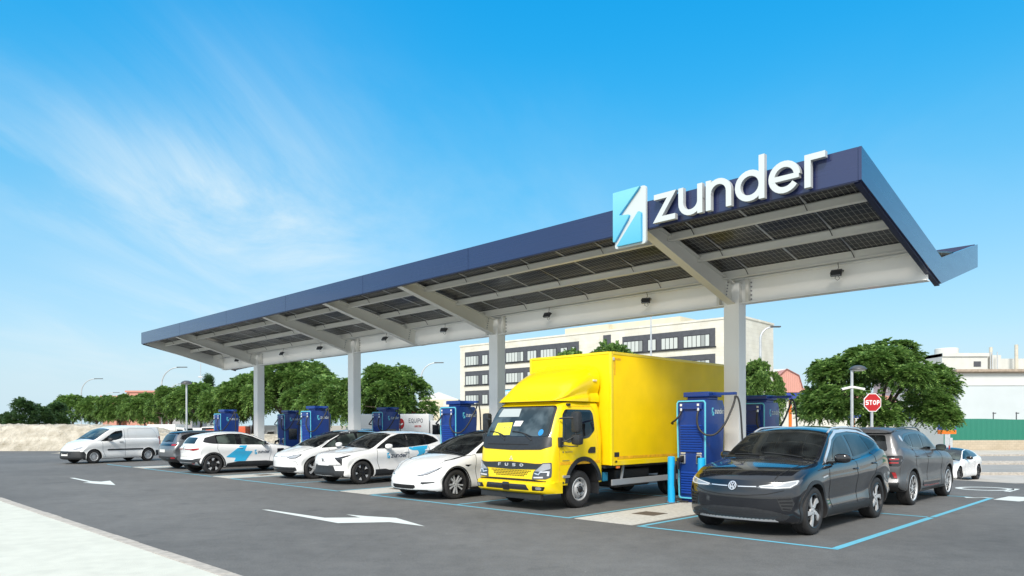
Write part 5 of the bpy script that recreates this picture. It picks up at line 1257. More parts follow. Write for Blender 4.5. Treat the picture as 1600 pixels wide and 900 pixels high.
# ================================================================ chargers: local x to the right (= -s), y = t ; front face at y=0
M_CB = dirty_paint('charger_blue', (.005, .040, .23), .38, .1, .3, .04, 2)
M_CB2 = noisy('charger_blue_louvre', (.010, .062, .36), .45, .06, 3)
M_CYL = principled('charger_cyan_edge', (.12, .55, .72), .35)
M_CABLE = noisy('cable_rubber', (.018, .018, .02), .5, .2, 20)
M_SCR = principled('charger_screen', (.012, .014, .02), .1, 0, 1.)
M_BOLLARD = dirty_paint('bollard_blue', (.01, .40, .78), .35, 0, .3, .05, 3)
def charger(screen=False, hang=True):
    r = empty('charging_station')
    Wt, Wb, Dt, Db, H = .70, .62, .84, .72, 2.26
    bm = bmesh.new(); N = 14; rings = []
    for i in range(N+1):
        z = .08+(H-.08)*i/N; f = min(1, z/1.9); w = Wb+(Wt-Wb)*f; d = Db+(Dt-Db)*f; x0 = -.35+.0*(1-f)+(Wt-w)*.5; x1 = x0+w
        rr = .03
        if z > H-.12: k = (z-H+.12)/.12; d2 = d-.09*(1-sqrt(max(0, 1-k*k)))
        else: d2 = d
        y0 = .0+.10*(1-f)*.5
        ring = []
        for cx, cy, a in ((x0+rr, y0+rr, 180), (x1-rr, y0+rr, 270), (x1-rr, y0+d2-rr, 0), (x0+rr, y0+d2-rr, 90)):
            for j in range(4): t = radians(a+30*j); ring.append(bm.verts.new((cx+rr*cos(t), cy+rr*sin(t), z)))
        rings.append(ring)
    m = len(rings[0])
    for i in range(N):
        for j in range(m): bm.faces.new([rings[i][j], rings[i][(j+1) % m], rings[i+1][(j+1) % m], rings[i+1][j]])
    bm.faces.new(rings[0][::-1]); bm.faces.new(rings[-1]); bmesh.ops.recalc_face_normals(bm, faces=bm.faces[:]); bv = BVHTree.FromBMesh(bm)
    MB().bm(bm).build('cabinet', M_CB, r, True, 30)
    MB().bx(-.30, .28, .10, .72, 0.012, .082).build('plinth', M_CB, r)
    # louvre door, proud ribs
    def yy(z): return .10*(1-min(1, z/1.9))*.5
    door = MB(); door.bar((0, yy(.17)-.004, .17), (0, yy(2.05)-.004, 2.05), .54, .02); dr = door.build('door_panel', M_CB, r)
    for za, zb_ in ((.20, .74), (1.12, 1.78)):
        lv = MB(); k = int((zb_-za)/.055)
        for i in range(k):
            z = za+i*.055; lv.box((0, yy(z)-.028, z+.02), (.52, .036, .032), .004, Matrix.Rotation(radians(25), 3, 'X'))
        lv.build('louvre_panel', M_CB2, dr)
    # cyan edge frame
    cf = MB(); pts = [(-.325, .14), (-.345, 1.9), (-.345, 2.19), (-.31, 2.235), (.31, 2.235), (.345, 2.19), (.345, 1.9), (.315, .14), (.28, .105), (-.29, .105)]
    V_, Q = ribbon(pts, .028, True); n = len(V_)
    cf.add([(x, yy(z)-.002, z) for x, z in V_]+[(x, yy(z)-.022, z) for x, z in V_], Q+[[i+n for i in q][::-1] for q in Q]+[[a, b_, b_+n, a+n] for a, b_ in [(i, (i+1) % len(pts)) for i in range(len(pts))]]+[[a+len(pts), (a+1) % len(pts)+len(pts), (a+1) % len(pts)+len(pts)+n, a+len(pts)+n] for a in range(len(pts))])
    cf.build('edge_frame', M_CYL, r)
    MB().bar((-.28, -.035, 2.12), (.28, -.035, 2.12), .05, .13, .01).build('head_rail', M_CB, r)
    for x in (-.22, .20):
        MB().box((x, -.064, 2.15), (.05, .012, .05), .002).build('connector_label', M_PLATE, r)
        MB().tube([(x, -.05, 2.08), (x, -.06, 2.02)], .025, 10).build('cable_gland', M_CHROME, r)
        h = MB(); h.box((x*.95, yy(.95)-.03, .96), (.13, .05, .20), .02); hd = h.build('holster', M_LAMP, r, True)
        MB().box((x*.95, yy(.95)-.058, .96), (.09, .012, .15), .004).build('holster_cavity', M_WELL, hd)
        MB().box((x*.95, yy(.95)-.02, 1.09), (.12, .02, .035), .004).build('status_label', M_CHROME, r)
    # cap and swing arm
    cp = MB(); cp.bx(-.24, .28, .22, .66, 2.262, 2.33, .02); cp.bx(-.30, .33, .16, .74, 2.33, 2.44, .02); cp.build('roof_cap', M_CB, r)
    MB().bx(.3301, .86, .34, .42, 2.36, 2.42, .006).build('cable_arm', M_CB, r)
    # cables
    if hang:
        A = [(.20, -.06, 2.02), (.20, -.10, 1.9), (.215, -.12, 1.75), (.28, -.12, 1.60), (.42, -.10, 1.50), (.58, 0, 1.52), (.72, .12, 1.72), (.80, .25, 2.0), (.83, .36, 2.22), (.84, .38, 2.34)]
        MB().tube(smooth_path(A), .022, 10).build('cable', M_CABLE, r, True, 80)
        Bp = [(.84, .38, 2.34), (.90, .40, 2.27), (.95, .40, 2.0), (1.0, .38, 1.4), (1.04, .36, .9), (1.02, .33, .5), (.9, .3, .25), (.7, .2, .06), (.5, .0, .035)]
        MB().tube(smooth_path(Bp), .020, 10).build('cable', M_CABLE, r, True, 80)
    MB().tube(smooth_path([(-.22, -.06, 2.02), (-.23, -.12, 1.92), (-.30, -.16, 1.82), (-.42, -.12, 1.76), (-.5, .05, 1.74)]), .022, 10).build('cable', M_CABLE, r, True, 80)
    MB().tube(smooth_path([(-.21, -.20, .93), (-.27, -.22, .80), (-.29, -.2, .5), (-.34, -.15, .2), (-.32, -.12, .07), (-.22, -.08, .035), (-.05, -.06, .035)]), .020, 10).build('cable', M_CABLE, r, True, 80)
    pg = MB(); pg.bar((-.20, -.05, .98), (-.21, -.22, .94), .06, .09, .015); pg.bar((-.215, -.19, .99), (-.215, -.20, .74), .04, .05, .012); pg.build('plug', M_CABLE, r, True)
    # side markings on the right face (x+)
    fx = lambda u, v, d: Vector((.352+d, .26+u, 1.92+v))
    ic = empty
    mb = MB(); A = [(0, .17), (.08, .17), (.02, .095), (.045, .09), (0, .03)]; B = [(.012, 0), (.075, .085), (.09, .085), (.09, 0)]
    mb.prism(A, fx, .0, .003); mb.build('logo', M_CYL, r); MB().prism(B, fx, .0, .003).build('logo', M_CYL, r)
    Lq, tw = text_strokes('zunder', .085, .2, gap=.14, width=.40); mb = MB()
    for L in Lq: solid_strokes(mb, L, lambda u, v, d: fx(u+.13, v+.04, d), 0, .003)
    mb.build('lettering', M_LETF, r)
    if screen:
        MB().box((.352, .42, 1.30), (.02, .42, .52), .004).build('screen', M_SCR, r)
    return r
def smooth_path(P, n=5):
    P = [Vector(p) for p in P]; out = []
    for i in range(len(P)-1):
        p0 = P[max(0, i-1)]; p1 = P[i]; p2 = P[i+1]; p3 = P[min(len(P)-1, i+2)]
        for k in range(n):
            t = k/n; out.append(.5*((2*p1)+(-p0+p2)*t+(2*p0-5*p1+4*p2-p3)*t*t+(-p0+3*p1-3*p2+p3)*t**3))
    out.append(P[-1]); return out
PITCH = 7.935
fr = charger(); bk = charger(screen=True)
labF = ['blue charging station between the yellow truck and the near dark car', 'blue charging station behind the smooth white car left of the truck', 'blue charging station behind the white hatchback with black roof', 'farthest blue charging station, above the roof of the white hatchback with the blue bolt']
labB = ['blue charging station right of the nearest column, behind the dark car', None, 'blue charging station right of the third column, behind the small white crossover', 'blue charging station with black screen, right of the farthest column']
used = [False, False]
for k in range(4):
    for j, (src, lb, t) in enumerate(((fr, labF, 3.97), (bk, labB, 6.55))):
        if lb[k] is None: continue
        o = src if not used[j] else copy_tree(src); used[j] = True
        o.location = W(4.45+PITCH*k, t if j else [3.74, 3.52, 3.38, 3.48][k], .0125); o.rotation_euler = (0, 0, -YAW)
        tag(o, lb[k], 'charger', 'blue charging stations under the canopy')
def bollard(loc, label):
    r = empty('bollard', loc, 0, label, 'bollard', 'bright blue bollards by the near charger')
    MB().lathe([(0, 1.02), (.06, 1.02), (.078, 1.005), (.08, .98), (.08, .0)], 32).build('post', M_BOLLARD, r, True, 40)
    mb = MB(); mb.lathe([(.13, 0), (.13, .012), (.081, .012)], 24)
    for a in range(4): mb.lathe([(0, .03), (.012, .028), (.013, .012)], 8, Matrix.Translation((.105*cos(a*pi/2+.7), .105*sin(a*pi/2+.7), 0)))
    mb.build('foot_flange', M_BOLT, r)
bollard(at(1049, 786)+Vector((0, 0, .012)), 'bright blue bollard standing left of the near charger')
bollard(W(3.98, 3.35, .012), 'bright blue bollard partly hidden behind the bonnet of the dark car')
# ================================================================ ground and markings
def struct(o): o['kind'] = 'structure'; return o
M_ASPH = None
def asphalt():
    m = principled('asphalt', (.09, .09, .092), .85); b = m.node_tree.nodes['Principled BSDF']
    tc = nd(m, 'ShaderNodeTexCoord')
    def noise(sc, det=6, rough=.6):
        n = nd(m, 'ShaderNodeTexNoise'); n.inputs['Scale'].default_value = sc; n.inputs['Detail'].default_value = det; n.inputs['Roughness'].default_value = rough
        lk(m, tc.outputs['Object'], n.inputs['Vector']); return n
    n1 = noise(.16, 5); n2 = noise(2.5, 6, .7); n3 = noise(70, 3, .7)
    r1 = nd(m, 'ShaderNodeValToRGB'); r1.color_ramp.elements[0].position = .32; r1.color_ramp.elements[1].position = .68
    r1.color_ramp.elements[0].color = (.094, .094, .093, 1); r1.color_ramp.elements[1].color = (.152, .151, .147, 1); lk(m, n1.outputs['Fac'], r1.inputs['Fac'])
    r2 = nd(m, 'ShaderNodeValToRGB'); r2.color_ramp.elements[0].position = .3; r2.color_ramp.elements[1].position = .7
    r2.color_ramp.elements[0].color = (.82, .82, .82, 1); r2.color_ramp.elements[1].color = (1.12, 1.12, 1.12, 1); lk(m, n2.outputs['Fac'], r2.inputs['Fac'])
    r3 = nd(m, 'ShaderNodeValToRGB'); r3.color_ramp.elements[0].position = .3; r3.color_ramp.elements[1].position = .72
    r3.color_ramp.elements[0].color = (.55, .55, .55, 1); r3.color_ramp.elements[1].color = (1.5, 1.5, 1.48, 1); lk(m, n3.outputs['Fac'], r3.inputs['Fac'])
    m1 = nd(m, 'ShaderNodeMix', data_type='RGBA', blend_type='MULTIPLY'); m1.inputs['Factor'].default_value = 1; lk(m, r1.outputs[0], m1.inputs['A']); lk(m, r2.outputs[0], m1.inputs['B'])
    m2 = nd(m, 'ShaderNodeMix', data_type='RGBA', blend_type='MULTIPLY'); m2.inputs['Factor'].default_value = .7; lk(m, m1.outputs['Result'], m2.inputs['A']); lk(m, r3.outputs[0], m2.inputs['B'])
    # pale specks
    v = nd(m, 'ShaderNodeTexVoronoi'); v.inputs['Scale'].default_value = 1.3; lk(m, tc.outputs['Object'], v.inputs['Vector'])
    lt = nd(m, 'ShaderNodeMath', operation='LESS_THAN'); lt.inputs[1].default_value = .018; lk(m, v.outputs['Distance'], lt.inputs[0])
    m3 = nd(m, 'ShaderNodeMix', data_type='RGBA'); lk(m, lt.outputs[0], m3.inputs['Factor']); lk(m, m2.outputs['Result'], m3.inputs['A']); m3.inputs['B'].default_value = (.3, .3, .28, 1)
    # oil stains and a few fine cracks
    n4 = noise(.9, 4, .55); st_ = nd(m, 'ShaderNodeMapRange'); st_.inputs['From Min'].default_value = .62; st_.inputs['From Max'].default_value = .72; st_.inputs['To Max'].default_value = .35; lk(m, n4.outputs['Fac'], st_.inputs['Value'])
    m4 = nd(m, 'ShaderNodeMix', data_type='RGBA'); lk(m, st_.outputs[0], m4.inputs['Factor']); lk(m, m3.outputs['Result'], m4.inputs['A']); m4.inputs['B'].default_value = (.045, .045, .045, 1)
    n5 = noise(.35, 3, .6); mxv = nd(m, 'ShaderNodeMix', data_type='RGBA'); mxv.inputs['Factor'].default_value = .35; lk(m, tc.outputs['Object'], mxv.inputs['A']); lk(m, n5.outputs['Color'], mxv.inputs['B'])
    vc = nd(m, 'ShaderNodeTexVoronoi', feature='DISTANCE_TO_EDGE'); vc.inputs['Scale'].default_value = .22; lk(m, mxv.outputs['Result'], vc.inputs['Vector'])
    lc_ = nd(m, 'ShaderNodeMath', operation='LESS_THAN'); lc_.inputs[1].default_value = .0022; lk(m, vc.outputs['Distance'], lc_.inputs[0]); ml = nd(m, 'ShaderNodeMath', operation='MULTIPLY'); ml.inputs[1].default_value = .08; lk(m, lc_.outputs[0], ml.inputs[0])
    m5 = nd(m, 'ShaderNodeMix', data_type='RGBA'); lk(m, ml.outputs[0], m5.inputs['Factor']); lk(m, m4.outputs['Result'], m5.inputs['A']); m5.inputs['B'].default_value = (.03, .03, .03, 1)
    lk(m, m5.outputs['Result'], b.inputs['Base Color'])
    bp = nd(m, 'ShaderNodeBump'); bp.inputs['Strength'].default_value = .5; bp.inputs['Distance'].default_value = .01; lk(m, n3.outputs['Fac'], bp.inputs['Height']); lk(m, bp.outputs[0], b.inputs['Normal'])
    return m
M_ASPH = asphalt()
def worn(name, col, under=(.1, .1, .1), amt=.42, sc=9, rough=.7):
    m = principled(name, col, rough); b = m.node_tree.nodes['Principled BSDF']
    tc = nd(m, 'ShaderNodeTexCoord'); n = nd(m, 'ShaderNodeTexNoise'); n.inputs['Scale'].default_value = sc; n.inputs['Detail'].default_value = 9; n.inputs['Roughness'].default_value = .75
    lk(m, tc.outputs['Object'], n.inputs['Vector'])
    r = nd(m, 'ShaderNodeValToRGB'); e = r.color_ramp.elements; e[0].position = amt-.10; e[1].position = amt+.07; e[0].color = (*[(a+b_)/2 for a, b_ in zip(col, under)], 1); e[1].color = (*col, 1)
    lk(m, n.outputs['Fac'], r.inputs['Fac']); lk(m, r.outputs[0], b.inputs['Base Color']); return m
M_LINE = worn('blue_line_paint', (.13, .43, .56), amt=.38)
M_WLINE = worn('white_road_paint', (.62, .66, .64), amt=.33)
M_CONC = noisy('pale_concrete', (.50, .485, .44), .85, .14, 14, bump=.3, bscale=80)
M_PAVE = noisy('pale_pavement', (.54, .545, .48), .8, .07, 4, bump=.3, bscale=60)
M_KERB = noisy('kerb_stone', (.40, .37, .33), .85, .2, 8, bump=.3, bscale=40)
M_APRON = noisy('pale_apron', (.40, .38, .35), .9, .12, 1.2, bump=.2, bscale=50)
M_EARTH = noisy('dry_earth', (.36, .31, .24), .95, .25, .35, bump=.4, bscale=10)
def sheet(name, pts, z, mat):
    tr = tessellate_polygon([[Vector((p[0], p[1], 0)) for p in pts]])
    return MB().add([(p[0], p[1], z) for p in pts], [list(t) for t in tr]).build(name, mat)
def land(name, mat, xs, ys, off, left=None):
    V_ = []; Fc = []; n = len(xs)
    for y in ys:
        xl = left(y) if left else None
        for x in xs:
            q = xl+(x-xs[0])*(xs[-1]-xl)/(xs[-1]-xs[0]) if left else x
            V_.append((q, y, hg(q, y)+off))
    for b_ in range(len(ys)-1):
        for a in range(n-1): Fc.append([b_*n+a, b_*n+a+1, (b_+1)*n+a+1, (b_+1)*n+a])
    return struct(MB().add(V_, Fc).build(name, mat, None, True, 60))
def rng(a, b_, st): return [a+st*i for i in range(int(round((b_-a)/st))+1)]
def edge(y): return 14.6-.58/.81*(y-20.8)
land('ground', M_EARTH, [-2500, -200, -60]+rng(-30, 130, 2)+[220, 2500], [-60, 10, 20]+rng(20.8, 34, .6)+rng(36, 110, 2)+[200, 3500], 0)
struct(sheet('car_park_asphalt', [tuple(p)[:2] for p in [W(75, -6.6), W(-22, -6.6), Vector((45, 20.8, 0)), Vector((14.6, 20.8, 0)), Vector((-12, 58, 0)), Vector((-60, 58, 0))]], .004, M_ASPH))
land('apron', M_APRON, rng(0, 90, 1.5), rng(20.85, 34.05, .6), .008, edge)
# sidewalk at lower left: raised slab with kerb
mb = MB(); a, b_, c, d = W(75, -6.9), W(-22, -6.9), W(-22, -30), W(75, -30)
P = [a, b_, c, d]; mb.add([(p.x, p.y, 0) for p in P]+[(p.x, p.y, .10) for p in P], [[4, 5, 6, 7], [0, 1, 5, 4], [1, 2, 6, 5], [2, 3, 7, 6], [3, 0, 4, 7]]); struct(mb.build('pavement', M_PAVE))
mb = MB()
for k in range(97):
    jt = random.uniform(-.006, .006); a, b_ = W(-22+k+.006, -6.81+jt, .045+jt*.5), W(-22+k+.994, -6.81+jt, .045+jt*.5); mb.bar(a, b_, .17, .122, .014)
struct(mb.build('kerb', M_KERB))
mb = MB(); a, b_ = W(75, -6.64, .010), W(-22, -6.64, .010); mb.bar(a, b_, .12, .012); struct(mb.build('gutter', noisy('gutter_concrete', (.22, .21, .19), .9, .2, 6)))
# concrete pads
A0, PW = 3.40, 1.29
for k in range(4):
    s0, s1 = A0+PITCH*k, A0+PW+PITCH*k
    pts = [W(s0, .02), W(s1, .02), W(s1, 9.4), W(s0, 9.4)]
    o = MB().add([(p.x, p.y, 0) for p in pts]+[(p.x, p.y, .012) for p in pts], [[4, 5, 6, 7], [0, 1, 5, 4], [1, 2, 6, 5], [2, 3, 7, 6], [3, 0, 4, 7]]).build('concrete_island', M_CONC); struct(o)
    m_ = W(s0+PW*.52, 1.55)
    tag(MB().box((m_.x, m_.y, .0135), (.50, .50, .006), 0, Matrix.Rotation(-YAW, 3, 'Z')).build('manhole_cover', noisy('rusty_cover', (.13, .105, .085), .7, .2, 20, metal=.3)), ['square rusty access cover in the concrete strip beside the near dark car', 'square access cover in the concrete strip left of the smooth white car', 'square access cover in the concrete strip beside the car with the blue bolt', 'square access cover in the farthest concrete strip'][k], 'access cover', 'access covers in the concrete strips')
# blue lines
def line(name, s0, t0, s1, t1, w=.09, z=.008, mat=None):
    a, b_ = W(s0, t0), W(s1, t1); d = (b_-a).normalized(); nrm = Vector((-d.y, d.x, 0))*w/2; nseg = max(1, int((b_-a).length/1.5))
    return [a+nrm, a-nrm, b_-nrm, b_+nrm]
mb = MB()
def addl(*a, **k):
    q = line('', *a, **k); z = k.get('z', .008); mb.add([(p.x, p.y, z) for p in q], [[0, 1, 2, 3]])
addl(A0-.12, 0, -.055, 0)
addl(0, .055, 0, 4.65, w=.115); addl(0, 4.76, 0, 9.38, w=.10)
addl(-.075+.15, 4.705, A0-.20, 4.705); addl(-.06, 9.44, A0-.2, 9.44)
for k in range(4):
    s1, s2 = A0+PW+PITCH*k+.08, A0+PITCH*(k+1)-.12
    if k == 3: s2 = s1+3.2
    addl(s1, 0, s2, 0); addl(s1+.06, .055, s1+.06, 9.3); addl(s1+.12, 4.705, s2-.1, 4.705)
    mid = (A0+PW+PITCH*k+A0+PITCH*(k+1))/2
    if k < 3: addl(mid, .06, mid, 4.65); addl(mid, 4.76, mid, 9.3); addl(s2, .06, s2, 9.3)
addl(A0-.17, .06, A0-.17, 9.3)
mb.build('blue_bay_lines', M_LINE)['kind'] = 'structure'
# white arrows and marks
def mark(name, px, z=.008):
    p = [at(x, y) for x, y in px]; return struct(sheet(name, [(q.x, q.y) for q in p], z, M_WLINE))
mark('arrow_marking', [(409, 796.7), (420, 797), (507, 809.6), (563, 809.2), (541, 804.3), (572, 807), (619, 809.8), (664, 823), (609, 816.4), (528, 818)])
mark('arrow_marking', [(108.5, 747), (116, 747), (143, 752.2), (158, 753), (172, 751.4), (180.5, 758.3), (150, 756.2), (129, 754.4), (141, 753.9)])
mark('white_marking', [(1552, 781), (1576, 776), (1600, 777), (1640, 779), (1592, 784)])
mark('white_marking', [(1568, 768), (1586, 764), (1594, 764.6), (1578, 769)])
# ring marking on the lane
ctr = at(1538, 764); mb = MB(); V_, Q = ribbon([(.62*cos(2*pi*i/24), .5*sin(2*pi*i/24)) for i in range(24)], .16, True)
mb.add([(ctr.x+x, ctr.y+y, .008) for x, y in V_], Q); struct(mb.build('ring_marking', M_WLINE))
mark('white_marking', [(1506, 777), (1540, 777.5), (1556, 779), (1535, 778.6), (1510, 778.4)])
# far road at the right: pale carriageways with kerbs
M_ROADP = noisy('pale_road', (.27, .265, .25), .9, .12, .8)
land('road', M_ROADP, rng(0, 120, 3), rng(34.2, 54, .9), .010, lambda y: edge(y)+3)
land('far_pavement', noisy('sandy_pavement', (.46, .42, .36), .9, .12, .7), rng(0, 120, 3), rng(54.1, 66.1, 1), .012, lambda y: edge(y)+3)
for y in (34.1, 42.8, 44.4, 54.0):
    mb = MB(); mb.bx(edge(y)+8, 120, y-.09, y+.09, -.72, -.56, .015); struct(mb.build('kerb', M_KERB))
mb = MB(); mb.bx(edge(43)+8.2, 120, 42.9, 44.3, -.71, -.60); struct(mb.build('median_strip', M_APRON))
# rubble bank at the left
import mathutils.noise as mn
def bank(name, x0, x1, y0, y1, hfun, nx, ny, seed, mat):
    V_ = []; Fc = []
    for j in range(ny+1):
        for i in range(nx+1):
            u, v = i/nx, j/ny; x = x0+(x1-x0)*u; yb = y0+(y1-y0)*v
            h = hfun(x)*min(1, sin(pi*min(1, v*1.0))*1.6)
            p = Vector((x*.9, yb*.9, seed)); q = p*3.1
            h *= 1+.05*mn.noise(p*.5); h += (.13*mn.noise(q)+.06*mn.noise(p*.8)+.12*abs(mn.noise(q*1.9)))*min(1, sin(pi*v)*3)*min(1, hfun(x))
            V_.append((x+.15*mn.noise(q+Vector((9, 0, 0))), yb+.15*mn.noise(q+Vector((0, 9, 0))), max(-.05, h)))
    for j in range(ny):
        for i in range(nx): a = j*(nx+1)+i; Fc.append([a, a+1, a+nx+2, a+nx+1])
    return struct(MB().add(V_, Fc).build(name, mat, None, True, 80))
def rubble_mat():
    m = noisy('sandy_rubble', (.40, .36, .28), .95, .22, 1.6, bump=.9, bscale=5, col2=(.56, .52, .44)); m.node_tree.nodes['Bump'].inputs['Distance'].default_value = .25; return m
hb = interp([(-75, 1.75), (-36, 1.75), (-32, 1.75), (-28, 1.55), (-24, 1.1), (-18, .95), (-12, .8), (-8, .3), (-5, 0)])
bank('rubble_bank', -80, -5, 49.5, 57.5, hb, 320, 34, 3.3, rubble_mat())
hb2 = interp([(-29, 0), (-27, .35), (-25.5, .55), (-24, .3), (-22, .45), (-20, 0)])
bank('rubble_heap', -29, -20, 45, 49, hb2, 60, 20, 8.1, rubble_mat())

# ================================================================ trees
def leaf_mat(name, c1, c2, c3):
    m = bpy.data.materials.new(name); m.use_nodes = True; nt = m.node_tree; nt.nodes.clear()
    out = nd(m, 'ShaderNodeOutputMaterial'); df = nd(m, 'ShaderNodeBsdfPrincipled'); tl = nd(m, 'ShaderNodeBsdfTranslucent'); mx = nd(m, 'ShaderNodeMixShader'); mx.inputs[0].default_value = .30
    df.inputs['Roughness'].default_value = .55; df.inputs['Specular IOR Level'].default_value = .35
    g = nd(m, 'ShaderNodeNewGeometry'); r = nd(m, 'ShaderNodeValToRGB'); e = r.color_ramp.elements; e[0].color = (*c1, 1); e[1].color = (*c3, 1); k = e.new(.55); k.color = (*c2, 1)
    lk(m, g.outputs['Random Per Island'], r.inputs['Fac']); lk(m, r.outputs[0], df.inputs['Base Color'])
    hs = nd(m, 'ShaderNodeHueSaturation'); hs.inputs['Value'].default_value = 1.3; lk(m, r.outputs[0], hs.inputs['Color']); lk(m, hs.outputs[0], tl.inputs[0])
    lk(m, df.outputs[0], mx.inputs[1]); lk(m, tl.outputs[0], mx.inputs[2]); lk(m, mx.outputs[0], out.inputs[0]); return m
M_LEAF = leaf_mat('leaf_green', (.055, .12, .026), (.12, .23, .05), (.27, .41, .11))
M_LEAFD = leaf_mat('leaf_dark', (.03, .07, .025), (.05, .11, .035), (.09, .16, .05))
M_BARK = noisy('bark', (.09, .07, .055), .9, .3, 12, bump=.5, bscale=30)
def crown_mesh(name, rx, ry, rz, zc, n_cl, leaves, lsz, seed, mat, droop=.35, lumps=10, shell=.62):
    """fronds: each cluster is a fan of narrow leaflets that leave a point on the crown's lumpy shell"""
    rnd = random.Random(seed); V_ = []; Fc = []
    L = []
    for k in range(lumps):            # lobes: limbs ending in rounded masses with gaps between them
        a = 2*pi*(k*.618)+rnd.gauss(0, .25); e = rnd.uniform(-.62, 1.2) if k else 1.3; q = rnd.uniform(.52, .78) if lumps < 30 else rnd.uniform(.55, .88)
        L.append((Vector((cos(a)*cos(e)*q, sin(a)*cos(e)*q, sin(e)*q*.95)), rnd.uniform(.26, .42) if lumps < 30 else rnd.uniform(.20, .35)))
    for c in range(n_cl):
        lc, lr = L[c % len(L)]
        d = Vector((rnd.gauss(0, 1), rnd.gauss(0, 1), rnd.gauss(.25, .9))).normalized()
        d = (d+lc.normalized()*.55).normalized()
        if d.z < -.6: d.z = -.2; d.normalize()
        r_ = lr*(shell+(1-shell)*rnd.random()**.6) if rnd.random() > .12 else lr*rnd.uniform(.1, 1.25)
        u = lc+d*r_; cc = Vector((u.x*rx, u.y*ry, zc+u.z*rz))
        out = (d+Vector((rnd.gauss(0, .45), rnd.gauss(0, .45), rnd.gauss(.05, .35)))).normalized()
        nfr = rnd.randint(2, 4)
        for f in range(nfr):
            ax = (out+Vector((rnd.gauss(0, .6), rnd.gauss(0, .6), rnd.gauss(0, .3)))).normalized(); ln = lsz*rnd.uniform(2.0, 3.6)
            pr = cc.copy(); k = leaves//nfr
            side = ax.cross(Vector((0, 0, 1))); side = side.normalized() if side.length > .1 else Vector((1, 0, 0))
            for i in range(k):
                t = (i+1)/k; p = cc+ax*ln*t-Vector((0, 0, droop*ln*t*t))
                sg = 1 if i % 2 else -1; a = (side*sg+ax*.7+Vector((0, 0, -.35+rnd.gauss(0, .25)))).normalized()
                up = ax.cross(a).normalized(); w = lsz*.30*rnd.uniform(.8, 1.25); l2 = lsz*rnd.uniform(.7, 1.2)*(1.1-.5*abs(t-.5))
                wv = a.cross(up).normalized()*w
                q = [p-wv*.35, p+a*l2*.5-wv, p+a*l2, p+a*l2*.5+wv, p+wv*.35]; n0 = len(V_); V_ += q; Fc.append([n0, n0+1, n0+2, n0+3, n0+4])
    me = bpy.data.meshes.new(name); me.from_pydata([tuple(v) for v in V_], [], Fc); me.materials.append(mat); me.update(); return me
def trunk_mesh(h, r, zc, rx, rz, seed, nb=6):
    rnd = random.Random(seed+50); mb = MB()
    P = [Vector((0, 0, -.1)), Vector((rnd.gauss(0, .05), rnd.gauss(0, .05), h*.5)), Vector((rnd.gauss(0, .1), rnd.gauss(0, .1), h))]; mb.tube(P, [r*1.25, r, r*.8], 9)
    for i in range(nb):
        a = 2*pi*i/nb+rnd.random(); e = Vector((cos(a)*rx*.6, sin(a)*rx*.6, zc+rnd.uniform(-.3, .5)*rz)); md = P[-1].lerp(e, .5)+Vector((0, 0, .2*rz))
        mb.tube([P[-1]-Vector((0, 0, .1)), md, e], [r*.55, r*.35, r*.12], 6)
    o = mb.build('trunk', M_BARK, None, True, 60); me = o.data; bpy.data.objects.remove(o); return me
variants = []
for i, (rx, ry, rz, zc) in enumerate(((3.0, 2.9, 1.95, 3.4), (2.9, 3.1, 1.9, 3.4), (3.1, 2.8, 1.9, 3.35), (2.9, 2.9, 2.0, 3.45))):
    variants.append((crown_mesh('crown', rx, ry, rz, zc, 1150, 34, .17, 11+i, M_LEAF, lumps=[13, 16, 12, 15][i], droop=.5), trunk_mesh(2.0, .13, zc, rx, rz, i)))
def tree(loc, var, sc, label, group=None, rz=None, name='tree', sz=None):
    r = empty(name, loc, random.uniform(0, 6) if rz is None else rz, label, 'tree', group); r.scale = (sc, sc, sz or sc)
    for nm, me in zip(('crown', 'trunk'), var):
        o = bpy.data.objects.new(nm, me); COL.objects.link(o); o.parent = r
    return r
# row beyond the bank: photo x of the crown centre, top y, depth
rowt = [(650-38, 577, 47, 'round green tree right of the third column, topmost leaves above the no-entry sign'), (560, 590, 50, 'green tree just right of the third column, behind the back-row charger'), (505, 588, 55, 'green tree between the two farthest columns, nearer the third column'),
 (440, 566, 60, 'tallest green tree of the row, rising beside the farthest column'), (476, 570, 66, 'tall green tree behind the row, rising between the two farthest columns'), (395, 582, 62, 'green tree standing behind the farthest column'), (350, 605, 64, 'green tree directly left of the farthest column'), (312, 602, 70, 'green tree just right of the mushroom lamp post'), (268, 608, 76, 'green tree just left of the mushroom lamp post'),
 (228, 614, 82, 'green tree above the rear of the white panel van'), (188, 617, 88, 'green tree above the middle of the white panel van'), (150, 622, 95, 'green tree above the bonnet of the white panel van'), (115, 620, 104, 'green tree left of the white panel van, below the far curved lamp')]
for i, (px, py, Y, lb) in enumerate(rowt):
    top = atd(px, py, Y); hgt = top.z; v = variants[i % 4]; sc = hgt/5.35
    tree((top.x, Y, 0), v, sc*[.95, .86, 1.02, .8, .9][i % 5], lb, 'street trees in a row beyond the rubble bank', sz=sc)
conif = crown_mesh('crown', 2.2, 2.2, 3.0, 4.2, 520, 26, .28, 77, M_LEAFD, lumps=9)
vd = (conif, variants[0][1])
for px, py, Y, lb in ((32, 622, 80, 'dark pointed tree at the far left of the picture'), (62, 632, 84, 'dull green tree second from the left edge'), (88, 628, 96, 'dark green tree third from the left edge'), (12, 644, 90, 'low dark tree at the very left edge')):
    top = atd(px, py, Y); tree((top.x, Y, 0), vd, top.z/7.2, lb, 'darker trees at the left end of the row')
# cypress tip
cyp = crown_mesh('crown', .55, .55, 3.8, 4.4, 400, 20, .2, 91, M_LEAFD, lumps=9, droop=-.3)
top = atd(325, 586, 110); tree((top.x, 110, 0), (cyp, variants[0][1]), top.z/8.4, 'narrow dark cypress tip behind the row', name='cypress_tree')
